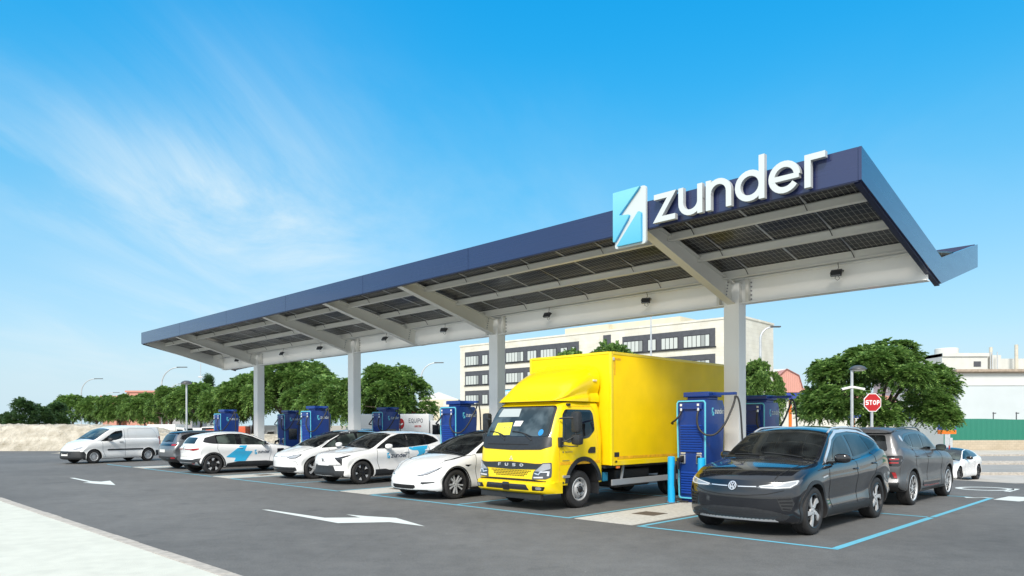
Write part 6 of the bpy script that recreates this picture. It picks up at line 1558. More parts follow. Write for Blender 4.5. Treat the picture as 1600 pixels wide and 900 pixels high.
# big tree at the right
big = crown_mesh('crown', 3.5, 3.4, 2.15, 3.65, 4600, 46, .105, 5, M_LEAF, lumps=30, droop=.5)
tree((15.45, 30.5, -.68), (big, trunk_mesh(2.4, .17, 3.9, 3.3, 1.9, 9, 8)), 1.0, 'large round green tree behind the stop sign, biggest in the picture', rz=.6)
# tree right of the nearest column and trees peeking over the truck
for px, py, Y, v, lb in ((1180, 562, 36, 1, 'green tree directly right of the nearest column, above the back charger'), (905, 549, 42, 2, 'green treetop showing over the left end of the truck box'), (950, 545, 43, 3, 'green treetop showing over the middle of the truck box')):
    top = atd(px, py, Y); h0 = hg(top.x, Y); q = (top.z-h0)/5.35; tree((top.x, Y, h0), variants[v], q*(.42 if px > 1000 else .62), lb, 'trees around the truck', sz=q)

# ================================================================ lamps and signs
M_GALV = noisy('galvanised_pole', (.52, .55, .57), .45, .1, 5, metal=.4)
M_LHEAD = principled('dark_lamp_head', (.06, .065, .07), .4)
def curved_lamp(px, ytop, xarm, Y, label, thick=.07):
    top = atd(px, ytop, Y); arm = (xarm-px)*Y/F; H = top.z; rr = min(abs(arm)*.75, 2.2); sg = 1 if arm > 0 else -1
    zb = hg(top.x, Y); H -= zb; r = empty('street_lamp', (top.x, Y, zb), 0, label, 'street lamp', 'tall curved street lamps')
    pts = [(0, 0, 0), (0, 0, H*.5), (0, 0, H-rr)]+[(sg*(rr-rr*cos(t)), 0, H-rr+rr*sin(t)) for t in [radians(a) for a in range(10, 91, 10)]]+[(arm*.8, 0, H)]
    n = len(pts); MB().tube(pts, [thick*1.3-thick*.6*i/n for i in range(n)], 10).build('pole', M_GALV, r, True, 60)
    MB().box((arm*.9, 0, H+.02), (abs(arm)*.3+.4, .3, .1), .03).build('lamp_head', M_LHEAD, r)
for a in ((127, 592, 157, 115, 'curved street lamp at the far left above the distant trees'), (160, 613.5, 184, 165, 'small distant curved street lamp left of the brick-coloured roof'), (252.5, 574, 288, 92, 'curved street lamp left of the mushroom lamp post'), (263, 600, 286, 135, 'small distant curved lamp just behind the mushroom lamp post'),
          (658, 567, 689, 84, 'curved street lamp between the third and second columns'), (1188, 511, 1214, 54, 'curved street lamp in front of the white building corner')):
    curved_lamp(*a)
def pole_only(px, y0, Y, label, name='lamp_post'):
    top = atd(px, y0, Y); zb = hg(top.x, Y); r = empty(name, (top.x, Y, zb), 0, label, 'pole'); H = top.z-zb
    MB().tube([(0, 0, 0), (0, 0, H)], [.09, .06], 10).build('pole', M_GALV, r, True); MB().box((.3, 0, H), (.8, .2, .08), .02).build('lamp_head', M_LHEAD, r)
pole_only(1017, 470, 58, 'straight pale pole rising in front of the white building'); pole_only(478, 556, 72, 'pale lamp pole rising from the trees between the far columns')
def mast(px, y0, Y, label):
    top = atd(px, y0, Y); r = empty('antenna_mast', (top.x, Y, 0), 0, label, 'antenna'); H = top.z
    MB().tube([(0, 0, 0), (0, 0, H)], .12, 6).build('mast', M_GALV, r)
    for k in (.55, .8): MB().box((0, 0, H*k), (1.6, .3, .5), .05).build('antenna', M_GALV, r)
mast(313.5, 568, 240, 'thin distant antenna mast above the trees')
def park_lamp(px, yt, Y, label, cams=False, lean=0.):
    top = atd(px, yt, Y); H = top.z-.12; r = empty('park_lamp', (top.x, Y, 0), 0, label, 'park lamp', 'car park lamps with dark domed heads')
    MB().tube([(0, 0, -.1), (0, 0, H*.4), (0, 0, H)], [.06, .055, .05], 12).build('pole', M_GALV, r, True)
    M_ = Matrix.Translation((lean, 0, H)); hd = MB(); hd.lathe([(0, .17), (.10, .165), (.22, .12), (.29, .05), (.30, .02), (.27, .0)], 28, M_); h = hd.build('lamp_head', M_LHEAD, r, True, 50)
    MB().lathe([(.26, .0), (.18, -.035), (0, -.045)], 24, M_).build('lamp_lens', M_PLATE, h, True)
    if lean: MB().tube([(0, 0, H-.2), (0, 0, H), (lean, 0, H+.04)], .04, 10).build('lamp_arm', M_LHEAD, r, True)
    if cams:
        for sg in (-1, 1):
            c = MB().bar((sg*.06, -.02, H-.62), (sg*.42, -.1, H-.70), .09, .08, .02).build('camera', M_PLATE, r, True)
            MB().bar((sg*.42, -.1, H-.70), (sg*.44, -.105, H-.705), .06, .06, .02).build('camera_lens', M_GLOSSB, c)
        MB().bx(-.07, .07, -.07, .07, H-.66, H-.58, .01).build('camera_bracket', M_PLATE, r)
park_lamp(291.5, 596, 40, 'mushroom-headed lamp post behind the white panel van'); park_lamp(591, 617, 56, 'mushroom-headed lamp post above the back charger right of the third column', lean=.15)
park_lamp(1331, 573, 26, 'domed lamp post with two white security cameras beside the stop sign', True, .22)
M_SRED = principled('sign_red', (.45, .008, .012), .35); M_SWH = principled('sign_white', (.82, .82, .82), .35)
c = atd(1362, 629, 24.5); st = empty('stop_sign', (c.x, c.y, 0), radians(6), 'red octagonal stop sign on a grey post at the right', 'road sign')
fn = lambda u, v, d: Vector((u, -d, c.z+v)); R8 = .335
octo = lambda r: [(r*cos(radians(22.5+45*i)), r*sin(radians(22.5+45*i))) for i in range(8)]
MB().prism(octo(R8), fn, .035, .05).build('border_plate', M_SWH, st); face = MB().prism(octo(R8-.028), fn, .0505, .054).build('red_face', M_SRED, st)
Ls, tw = text_strokes('STOP', .16, .22, gap=.16, width=.50); mb = MB()
for L in Ls: solid_strokes(mb, L, lambda u, v, d: fn(u-.25, v-.08, d), .0545, .057)
mb.build('lettering', M_SWH, face)
MB().bx(-.04, .04, -.03, .03, 0, c.z+.2, .008).build('post', M_GALV, st)
c2 = atd(649, 647, 46); ne = empty('no_entry_sign', (c2.x, c2.y, 0), 0, 'round red no-entry sign on a thin post in front of the white van', 'road sign')
fn2 = lambda u, v, d: Vector((u, -d, c2.z+v)); rr = .30
MB().prism([(rr*cos(2*pi*i/32)*.8, rr*1.08*sin(2*pi*i/32)) for i in range(32)], fn2, .03, .045).build('red_disc', M_SRED, ne); MB().prism([(-.17, -.055), (-.17, .055), (.17, .055), (.17, -.055)], fn2, .0455, .05).build('white_bar', M_SWH, ne)
MB().tube([(0, 0, 0), (0, 0, c2.z+.2)], .03, 8).build('post', M_GALV, ne)

# ================================================================ buildings
def brick_mat(name, c1, c2, mort, sc=1., bw=.5, bh=.25):
    m = principled(name, c1, .85); b = m.node_tree.nodes['Principled BSDF']; tc = nd(m, 'ShaderNodeTexCoord'); mp = nd(m, 'ShaderNodeMapping')
    sp = nd(m, 'ShaderNodeSeparateXYZ'); cb_ = nd(m, 'ShaderNodeCombineXYZ'); ad = nd(m, 'ShaderNodeMath', operation='ADD')
    lk(m, tc.outputs['Object'], sp.inputs[0]); lk(m, sp.outputs[0], ad.inputs[0]); lk(m, sp.outputs[1], ad.inputs[1]); lk(m, ad.outputs[0], cb_.inputs[0]); lk(m, sp.outputs[2], cb_.inputs[1])
    br = nd(m, 'ShaderNodeTexBrick'); br.inputs['Scale'].default_value = sc; br.inputs['Brick Width'].default_value = bw; br.inputs['Row Height'].default_value = bh; br.inputs['Mortar Size'].default_value = .012
    br.inputs['Color1'].default_value = (*c1, 1); br.inputs['Color2'].default_value = (*c2, 1); br.inputs['Mortar'].default_value = (*mort, 1); lk(m, cb_.outputs[0], br.inputs['Vector'])
    n = nd(m, 'ShaderNodeTexNoise'); n.inputs['Scale'].default_value = .5; n.inputs['Detail'].default_value = 7; lk(m, tc.outputs['Object'], n.inputs['Vector'])
    r = nd(m, 'ShaderNodeValToRGB'); r.color_ramp.elements[0].position = .3; r.color_ramp.elements[0].color = (.86, .85, .82, 1); r.color_ramp.elements[1].color = (1, 1, 1, 1); r.color_ramp.elements[1].position = .6; lk(m, n.outputs['Fac'], r.inputs['Fac'])
    mx = nd(m, 'ShaderNodeMix', data_type='RGBA', blend_type='MULTIPLY'); mx.inputs['Factor'].default_value = 1; lk(m, br.outputs['Color'], mx.inputs['A']); lk(m, r.outputs[0], mx.inputs['B']); lk(m, mx.outputs['Result'], b.inputs['Base Color']); return m
M_BRK = brick_mat('white_brick', (.70, .69, .61), (.65, .64, .57), (.54, .53, .48), 1., 1.1, .5)
M_BAND = noisy('dark_band_panel', (.07, .073, .085), .35, .15, 2); M_BFR = principled('band_frame', (.02, .022, .026), .4)
def pane_mat():
    m = principled('office_blind_glass', (.42, .47, .47), .12, 0, 1.); b = m.node_tree.nodes['Principled BSDF']
    oi = nd(m, 'ShaderNodeObjectInfo'); g = nd(m, 'ShaderNodeNewGeometry'); r = nd(m, 'ShaderNodeValToRGB'); e = r.color_ramp.elements
    e[0].color = (.04, .045, .05, 1); e[1].color = (.50, .54, .52, 1); e[0].position = .10; e[1].position = .35; r.color_ramp.interpolation = 'LINEAR'
    lk(m, g.outputs['Random Per Island'], r.inputs['Fac']); lk(m, r.outputs[0], b.inputs['Base Color']); return m
M_PANE = pane_mat()
Lc = atd(719, 541, 124); Rc = atd(1158, 497, 90); dirv = Vector((Rc.x-Lc.x, Rc.y-Lc.y, 0)); FL = dirv.length; ang = atan2(dirv.y, dirv.x)
bld = empty('office_building', (Lc.x, Lc.y, 0), ang, 'white brick office building with dark window bands behind the canopy', 'building')
HB = 15.1
mb = MB(); mb.bx(0, FL*.455, 0, 10, -2, HB); mb.bx(FL*.455+.002, FL, .0, 10, -2, HB+.0); mb.build('wall', M_BRK, bld)
MB().bx(-.1, FL+.1, -.08, 10.1, HB+.002, HB+.25).build('parapet', M_BRK, bld)
pen = MB(); pen.bx(FL*.50, FL*.80, 3, 9, HB+.25, HB+1.5); pen.bx(FL*.42, FL*.58, 2, 8, HB+.25, HB+1.4).build('roof_penthouse', noisy('cream_render', (.62, .56, .42), .8, .08, 1), bld)
for k in range(4):
    mb = MB()
def xfrac(px):      # photo x -> distance along the facade
    kk = (px-CX)/F; return (kk*Lc.y-Lc.x)/(cos(ang)-kk*sin(ang))
groups = [(727, 757), (784, 905), (973, 1118)]
for fl in range(4):
    zt = 14.1-3.3*fl
    for gi, (pa, pb) in enumerate([(727, 905), (973, 1118)]):
        a, b_ = xfrac(pa), xfrac(pb)
        band = MB().bx(a, b_, -.06, .1, zt-2.35, zt).build('window_band', M_BAND, bld)
        MB().bx(a-.15, b_+.15, -.16, -.061, zt-2.50, zt-2.36).build('sill', M_BFR, band)
        x = a+.25; i = 0
        while x < b_-1.2:
            n = [5, 2, 4, 6, 3][i % 5]; wp = .62
            if x+n*wp > b_-.1: n = int((b_-.1-x)/wp)
            if n < 1: break
            fr_ = MB(); pn = MB()
            fr_.bx(x-.04, x+n*wp+.04, -.10, -.061, zt-2.32, zt-.70)
            for q in range(n): pn.bx(x+q*wp+.05, x+(q+1)*wp-.05, -.125, -.101, zt-2.24, zt-.80)
            w_ = fr_.build('window', M_BFR, bld); pn.build('pane', M_PANE, w_)
            x += n*wp+.85; i += 1
a, b_ = xfrac(943), xfrac(955); MB().bx(a, b_, -.05, .1, .5, 14.6).build('stair_glazing', M_BAND, bld)
ban = MB().bx(xfrac(784), xfrac(815), -.20, -.17, 6.4, 7.35).build('banner', principled('banner_blue', (.18, .50, .68), .6), bld)
Ls, tw = text_strokes('EIF DE', .5, .2, gap=.2, width=3.6); mb = MB()
for L in Ls: solid_strokes(mb, L, lambda u, v, d: Vector((xfrac(785)+u, -.201-d, 6.62+v)), 0, .02)
mb.build('banner_lettering', M_SWH, ban)
# low warehouse left of the office building
def hall(name, x0, x1, y, dep, ze, zr, wall, roof, label, cat='building'):
    r = empty(name, (x0, y, 0), 0, label, cat); w = x1-x0
    MB().bx(0, w, 0, dep, 0, ze).build('wall', wall, r)
    MB().prism([(-.2, ze+.003), (w/2, zr), (w+.2, ze+.003)], lambda u, v, d: Vector((u, d, v)), .02, dep).build('roof', roof, r); return r
M_CREAM = noisy('cream_wall', (.60, .55, .43), .85, .1, .6); M_ROOFW = noisy('pale_sheet_roof', (.58, .62, .64), .5, .06, .5); M_WHW = noisy('white_wall', (.58, .585, .55), .8, .06, .6)
p0, p1 = atd(655, 620, 150), atd(716, 620, 150); wh = hall('warehouse', p0.x, p1.x, 150, 20, 7.0, 8.6, M_CREAM, M_ROOFW, 'low cream warehouse with pale roof just left of the office building')
MB().bx(.62*(p1.x-p0.x), .93*(p1.x-p0.x), -.25, -.02, 2.6, 6.6).build('white_fascia_board', M_WHW, wh); MB().bx(.63*(p1.x-p0.x), .92*(p1.x-p0.x), -.30, -.26, 3.2, 4.0).build('blue_stripe', principled('sign_blue', (.02, .06, .55), .5), wh)
for k in range(3): MB().bx(1+k*2.4, 2.6+k*2.4, -.1, .05, .1, 2.6).build('window', M_BAND, wh)
p0 = atd(745, 640, 75); p1 = atd(790, 640, 75); kb = empty('entrance_block', (p0.x, 75, 0), 0, 'cream ground-floor entrance block seen beside the second column', 'building')
MB().bx(0, 4.6, 0, 6, 0, 3.4).build('wall', M_CREAM, kb); MB().bx(.7, 1.7, -.05, .1, 0, 2.6).build('door', M_BAND, kb); MB().bx(2.2, 3.8, -.05, .1, .9, 2.6).build('window', M_BAND, kb)
# brick coloured roofs far left
M_TER = noisy('terracotta_sheet', (.50, .24, .19), .7, .06, 1.)
for i, (xa, xb_, yt, Y, lb) in enumerate(((159, 182, 621, 210, 'small brick-red building above the far trees'), (198, 241, 613, 210, 'wider brick-red building above the far trees'), (269, 300, 609, 200, 'grey flat-roofed building above the trees by the mushroom lamp'))):
    a, b_ = atd(xa, yt, Y), atd(xb_, yt, Y); r = empty('distant_building', (a.x, Y, 0), 0, lb, 'building')
    mt = M_TER if i < 2 else noisy('grey_block', (.3, .3, .32), .8, .1, 1)
    MB().bx(0, b_.x-a.x, 0, 15, 0, a.z).build('wall', mt, r); MB().bx(-.4, b_.x-a.x+.4, -.3, 15.3, a.z+.003, a.z+.5).build('roof', M_TER if i < 2 else M_BFR, r)
    for k in range(3): MB().bx((b_.x-a.x)*(k+.3)/3, (b_.x-a.x)*(k+.7)/3, -.08, .05, a.z*.35, a.z*.6).build('window', M_BAND, r)
# gabled hall with terracotta front, right
def P2(px, py, Y): p = atd(px, py, Y); return p.x, p.z
Yg = 100
def corr(name, col, per=.5):
    m = principled(name, col, .6); b = m.node_tree.nodes['Principled BSDF']; tc = nd(m, 'ShaderNodeTexCoord'); w = nd(m, 'ShaderNodeTexWave'); w.inputs['Scale'].default_value = per; w.bands_direction = 'X'; lk(m, tc.outputs['Object'], w.inputs['Vector'])
    r = nd(m, 'ShaderNodeValToRGB'); r.color_ramp.elements[0].color = (*[c*.82 for c in col], 1); r.color_ramp.elements[1].color = (*col, 1); r.color_ramp.elements[1].position = .35; lk(m, w.outputs['Fac'], r.inputs['Fac']); lk(m, r.outputs[0], b.inputs['Base Color'])
    bp = nd(m, 'ShaderNodeBump'); bp.inputs['Distance'].default_value = .04; lk(m, w.outputs['Fac'], bp.inputs['Height']); lk(m, bp.outputs[0], b.inputs['Normal']); return m
M_TERC = corr('ribbed_terracotta', (.60, .30, .25), 1.2); M_GREEN = corr('green_fence_sheet', (.015, .19, .13), .9)
hx0, _ = P2(1200, 600, Yg); gh = empty('gabled_hall', (hx0, Yg, 0), 0, 'gabled industrial hall with terracotta front between near column and big tree', 'building')
pts = [P2(1203, 615, Yg), P2(1203, 601, Yg), P2(1229, 577, Yg), P2(1248, 587, Yg), P2(1254, 607, Yg), P2(1500, 632, Yg), P2(1500, 645, Yg), P2(1254, 613, Yg)]
pg = [(x-hx0, z) for x, z in [P2(1203, 613, Yg), P2(1203, 601, Yg), P2(1229, 577, Yg), P2(1248, 587, Yg), P2(1254, 607, Yg), P2(1254, 613, Yg)]]
MB().prism(pg, lambda u, v, d: Vector((u, d, v)), 0, 18).build('gable_wall', M_TERC, gh)
xw = P2(1497, 650, Yg)[0]-hx0; zt1 = P2(1225, 613, Yg)[1]
MB().prism([(0, -2), (xw, -2), (xw, P2(1490, 640, Yg)[1]), (0, zt1-.01)], lambda u, v, d: Vector((u, d, v)), -.15, 17).build('wall', M_WHW, gh)
xe = P2(1490, 640, Yg)[0]-hx0; x5 = P2(1254, 613, Yg)[0]-hx0
MB().prism([(x5+.01, P2(1254, 613, Yg)[1]), (xe, P2(1490, 640, Yg)[1]+.02), (xe, P2(1490, 628, Yg)[1]), (x5+.01, P2(1254, 606, Yg)[1])], lambda u, v, d: Vector((u, d, v)), .05, 16).build('upper_wall', M_TERC, gh)
rp = [(x-hx0, z) for x, z in [P2(1203, 601, Yg), P2(1229, 577, Yg), P2(1248, 587, Yg), P2(1254, 607, Yg)]]
mb = MB()
for (u0, v0), (u1, v1) in zip(rp, rp[1:]): mb.bar((u0, -.1, v0+.05), (u1, -.1, v1+.05), .12, .10)
mb.build('barge_board', noisy('brown_board', (.25, .09, .08), .6), gh)
wr = empty('white_roofed_hall', (P2(1185, 600, 125)[0], 125, 0), 0, 'hall with a plain white pitched roof behind the gabled hall', 'building')
MB().prism([(0, -2), (14, -2), (5.2, P2(1229, 576, 125)[1]), (0, P2(1185, 578, 125)[1])], lambda u, v, d: Vector((u, d, v)), 0, 10).build('roof', M_ROOFW, wr)
# blue and orange forecourt frame
fc = empty('forecourt_canopy', (P2(1212, 620, 50)[0], 50, 0), 0, 'blue forecourt canopy on orange posts left of the big tree', 'canopy')
MB().bx(0, 2.6, 0, 5, P2(1212, 624, 50)[1], P2(1212, 614, 50)[1]).build('blue_fascia', principled('fascia_blue', (.03, .05, .30), .5), fc)
zo = P2(1212, 624, 50)[1]
for x in (1.2, 5.6): MB().tube([(x, .5, -.75), (x, .5, zo-.01)], .11, 14).build('orange_post', principled('post_orange', (.72, .16, .01), .45), fc, True)
MB().bx(2.61, 12.2, .3, .7, zo-1.3, zo-.75).build('blue_beam', MATS['fascia_blue'], fc)
sb = empty('service_sign', (P2(1466, 668, 52)[0], 52, -.2), 0, 'small blue and orange sign board peeking out right of the big tree', 'sign')
MB().bx(0, 1.3, 0, .1, 1.5, 3.2).build('blue_board', principled('board_blue', (.02, .07, .5), .5), sb); MB().bx(0, 1.3, -.01, .11, 1.2, 1.49).build('orange_board', MATS['post_orange'], sb); MB().bx(.5, .8, .02, .08, -.6, 1.19).build('post', M_GALV, sb)
# big pale wall hall at the far right
Yr = 86; x0, zt = P2(1497, 583, Yr); bw = empty('pale_hall', (x0, Yr, 0), 0, 'large pale blue-white windowless hall at the right edge', 'building')
MB().bx(0, 60, 0, 20, -2, zt-1.5).build('wall', noisy('bluish_white_wall', (.50, .56, .59), .75, .04, .4, coord='Object'), bw); MB().bx(-.1, 60, -.08, 20, zt-1.495, zt).build('upper_band', noisy('white_band', (.58, .61, .61), .7, .04, .5), bw)
mb = MB(); mb.bx(-.5, 60, -.5, 20, zt+.003, zt+.12); mb.bx(-.6, 60, -.7, 20, zt+.123, zt+.42); mb.build('roof_edge', noisy('brown_roof_edge', (.34, .28, .22), .8, .25, 3), bw)
# white plant building behind
Yp = 135; x0 = P2(1472, 560, Yp)[0]; fp = empty('factory_building', (x0, Yp, 0), 0, 'white factory block with round tank and chimneys above the pale hall', 'building')
q = lambda px, py: (P2(px, py, Yp)[0]-x0, P2(px, py, Yp)[1])
MB().bx(0, q(1543, 555)[0], 0, 12, 0, q(1543, 552)[1]).build('wall', M_WHW, fp); MB().bx(0, q(1543, 555)[0]+.2, -.25, 12.2, q(1543, 557)[1], q(1543, 552.5)[1]+.1).build('cornice', M_WHW, fp)
rt = (q(1516, 545)[0]-q(1482, 545)[0])/2; MB().lathe([(0, 0), (rt, 0), (rt, 1.1), (rt-.1, 1.2), (0, 1.25)], 32, Matrix.Translation(((q(1516, 545)[0]+q(1482, 545)[0])/2, 4, q(1500, 552)[1]+.1))).build('round_tank', M_WHW, fp, True, 40)
MB().bx(q(1545.5, 550)[0], q(1570, 550)[0], 1, 12, 0, q(1560, 554)[1]).build('side_block', M_WHW, fp); MB().bx(q(1571, 560)[0], q(1660, 560)[0], 3, 14, 0, q(1600, 558)[1]).build('right_wing', M_WHW, fp)
for px, py, r_ in ((1551.5, 542, .28), (1591.5, 538, .30)): MB().lathe([(r_*1.05, 0), (r_, q(px, py)[1]), (r_*.7, q(px, py)[1]), (r_*.7, q(px, py)[1]-.5)], 20, Matrix.Translation((q(px, py)[0], .6, 0))).build('chimney', noisy('chimney_render', (.58, .54, .45), .85, .1, 1.5), fp, True, 30)
for a in ((1520, 568, 1531, 576),): MB().bx(q(a[0], 0)[0], q(a[2], 0)[0], -.1, .05, q(0, a[3])[1], q(0, a[1])[1]).build('window', M_BAND, fp)
for px in (1545, 1548, 1556): MB().tube([(q(px, 0)[0], -.2, 4), (q(px, 0)[0], -.2, q(px, 550)[1])], .09, 8).build('pipe', M_GALV, fp)
# green fence on block wall
Yf = 66.3; x0, zt = P2(1486, 655, Yf); zw = P2(1486, 688, Yf)[1]; fe = empty('green_fence', (x0, Yf, 0), 0, 'green ribbed sheet fence on a beige block wall at the right', 'fence')
MB().bx(0, 60, 0, .2, -1, zw).build('block_wall', brick_mat('beige_block', (.50, .43, .33), (.44, .38, .29), (.36, .31, .25), 1., .4, .2), fe)
V_ = []; n = 500
for i in range(n+1):
    x = 60*i/n; y = .06+(.03 if i % 4 in (0, 1) else 0); V_ += [(x, y, zw+.01), (x, y, zt+.04*sin(x*.7))]
MB().add(V_, [[2*i, 2*i+2, 2*i+3, 2*i+1] for i in range(n)]).build('green_sheet', principled('green_sheet', (.012, .17, .115), .45, 0, .2), fe)
for k in range(12): MB().bx(k*5, k*5+.08, .12, .2, zw, zt-.02).build('post', M_GALV, fe)
gp = empty('grey_gate_post', (x0-.35, Yf-.3, -.7), 0, 'grey gate post at the left end of the green fence', 'post'); MB().bx(-.05, .05, -.05, .05, 0, zt+.5, .01).build('post', M_GALV, gp); MB().bx(-.5, -.06, -.03, .03, .3, zt+.1, .01).build('gate_leaf', MATS['green_sheet'], gp)
MB().box((.12, 0, .7), (.25, .25, .9), .02).build('meter_box', M_GALV, gp)
ft = P2(1552, 653, 54)[0]
for px, lb in ((1552, 'dark thin post above the green fence'), (1588, 'second thin post above the green fence, near the right edge')):
    p = atd(px, 644, 70); r = empty('thin_post', (p.x, 70, 0), 0, lb, 'post'); MB().tube([(0, 0, -.8), (0, 0, p.z)], .05, 6).build('pole', M_LHEAD, r); MB().box((.1, 0, p.z-.1), (.3, .1, .1), .01).build('bracket', M_LHEAD, r)
# ================================================================ distant vehicles
def boxvan(loc, rz, L, W_, H, mat, label, cabcol=None, cat='van', name='box_van'):
    r = empty(name, loc, rz, label, cat); r.scale = (1, 1, 1) if L == 5.4 else (.72,)*3
    MB().bx(L*.30, L, -W_/2, W_/2, .5, H, .05).build('cargo_box', mat, r, True)
    MB().prism([(0, .45), (0, 1.0), (.12, 1.15), (.55, H*.82), (L*.29, H*.86), (L*.29, .45)], lambda u, v, d: Vector((u, d, v)), -W_/2+.06, W_/2-.06).build('cab', cabcol or mat, r)
    MB().prism([(.17, 1.2), (.52, H*.77), (.50, H*.79), (.14, 1.22)], lambda u, v, d: Vector((u-.02, d, v)), -W_/2+.16, W_/2-.16).build('windscreen', M_GLASS, r)
    for sg in (-1, 1): MB().prism([(.45, 1.25), (.68, H*.74), (L*.27, H*.76), (L*.27, 1.25)], lambda u, v, d: Vector((u, d, v)), sg*(W_/2-.055), sg*(W_/2-.05)).build('side_window', M_GLASS, r)
    MB().bx(-.06, .1, -W_/2+.05, W_/2-.05, .35, .7, .03).build('bumper', M_BLKP, r)
    for sg in (-1, 1): MB().bx(-.02, .05, sg*(W_/2-.45), sg*(W_/2-.15), .78, .95, .02).build('headlight', M_LAMP, r)
    d = WCACHE[('van',)]
    for x in (.8, L*.78):
        for sg in (-1, 1): put_wheel(r, x, sg*(W_/2-.12), .325, d, sg > 0)
    return r
M_WHM = principled('white_van_paint', (.74, .75, .75), .3, 0, .4); M_ORG = principled('orange_truck_paint', (.62, .10, .03), .4, 0, .3)
def bv(px, Y, rz, L, W_, H, mat, lb, **k): p = atd(px, 670, Y); return boxvan((p.x, Y, 0), rz, L, W_, H, mat, lb, **k)
bv(322, 62, radians(80), 5.5, 2.0, 2.7, M_WHM, 'white box van facing the camera under the trees beside the mushroom lamp', cat='van')
bv(300, 66, radians(172), 5.5, 2.0, 2.55, M_WHM, 'white box truck standing side-on under the trees left of the mushroom lamp')
bv(262, 68, radians(10), 4.8, 1.9, 2.1, M_WHM, 'small white van under the trees behind the panel van')
bv(318, 60.2, radians(5), 5.0, 2.0, 2.3, M_ORG, 'orange-red truck under the trees left of the farthest charger', cat='truck', name='box_truck')
bv(372, 63, radians(0), 5.5, 2., 2.4, M_WHM, 'white van under the trees directly left of the farthest column')
bv(412, 62, radians(8), 5, 2., 2.2, M_WHM, 'white van under the trees directly right of the farthest column')
bv(520, 60, radians(3), 5.5, 2., 2.2, M_WHM, 'white van seen between charger and third column')
# white hire van with lettering
eq = bv(722, 38, radians(180), 5.4, 2.1, 2.30, M_WHM, 'white hire van with red oval emblem and black lettering behind the no-entry sign')
sgn = lambda u, v, d: Vector((u, 1.055+d, v))
# rotated by 180: local +y faces the camera, local x runs left
em = MB(); em.prism([(3.06+.17*cos(2*pi*i/24), 1.80+.27*sin(2*pi*i/24)) for i in range(24)], sgn, 0, .01).build('round_emblem', M_SRED, eq)
MB().prism([(2.93, 1.80), (3.0, 1.84), (3.06, 1.79), (3.12, 1.84), (3.19, 1.80), (3.12, 1.75), (3.06, 1.72), (3.0, 1.75)], sgn, .0105, .014).build('emblem_mark', M_SWH, eq)
Ls, tw = text_strokes('EQUIPO', .22, .13, gap=.22, width=.72); mb = MB()
for L in Ls: solid_strokes(mb, L, lambda u, v, d: sgn(2.66-u, 1.85+v, d), 0, .006)
mb.build('lettering', M_NAVYT, eq)
mb = MB()
for i in range(5): mb.prism([(2.35-i*.07, 1.62), (2.35-i*.07, 1.72), (2.31-i*.07, 1.72), (2.31-i*.07, 1.62)], sgn, 0, .006)
mb.build('red_lettering', M_SRED, eq)

# ================================================================ sky, sun, camera
wd = bpy.data.worlds.new('World'); scene.world = wd; wd.use_nodes = True; nt = wd.node_tree; bg = nt.nodes['Background']
class WM: node_tree = nt
wm = WM()
SUN_EL, SUN_AZ = radians(42), (-.25, -.95)
sk = nd(wm, 'ShaderNodeTexSky'); sk.sky_type = 'NISHITA'; sk.sun_disc = False; sk.sun_elevation = SUN_EL; sk.sun_rotation = atan2(SUN_AZ[0], SUN_AZ[1]); sk.air_density = 1.0; sk.dust_density = 1.6; sk.ozone_density = 2.5; sk.altitude = 0
tc = nd(wm, 'ShaderNodeTexCoord'); sp = nd(wm, 'ShaderNodeSeparateXYZ'); lk(wm, tc.outputs['Generated'], sp.inputs[0])
hs = nd(wm, 'ShaderNodeHueSaturation'); hs.inputs['Saturation'].default_value = 1.45; hs.inputs['Value'].default_value = 1.2; hs.inputs['Hue'].default_value = .485; lk(wm, sk.outputs[0], hs.inputs['Color'])
# cirrus: stretched noise on a plane high above
ad = nd(wm, 'ShaderNodeMath', operation='ADD'); ad.inputs[1].default_value = .12; lk(wm, sp.outputs[2], ad.inputs[0])
dx = nd(wm, 'ShaderNodeMath', operation='DIVIDE'); dy = nd(wm, 'ShaderNodeMath', operation='DIVIDE'); lk(wm, sp.outputs[0], dx.inputs[0]); lk(wm, ad.outputs[0], dx.inputs[1]); lk(wm, sp.outputs[1], dy.inputs[0]); lk(wm, ad.outputs[0], dy.inputs[1])
cb_ = nd(wm, 'ShaderNodeCombineXYZ'); lk(wm, dx.outputs[0], cb_.inputs[0]); lk(wm, dy.outputs[0], cb_.inputs[1])
mp = nd(wm, 'ShaderNodeMapping'); mp.inputs['Rotation'].default_value = (0, 0, radians(-22)); mp.inputs['Scale'].default_value = (1.0, .42, 1); mp.inputs['Location'].default_value = (8.3, 4.4, 0); lk(wm, cb_.outputs[0], mp.inputs['Vector'])
n1 = nd(wm, 'ShaderNodeTexNoise'); n1.inputs['Scale'].default_value = 1.5; n1.inputs['Detail'].default_value = 9; n1.inputs['Roughness'].default_value = .62; n1.inputs['Distortion'].default_value = .6; lk(wm, mp.outputs[0], n1.inputs['Vector'])
n2 = nd(wm, 'ShaderNodeTexNoise'); n2.inputs['Scale'].default_value = .55; n2.inputs['Detail'].default_value = 3; lk(wm, cb_.outputs[0], n2.inputs['Vector'])
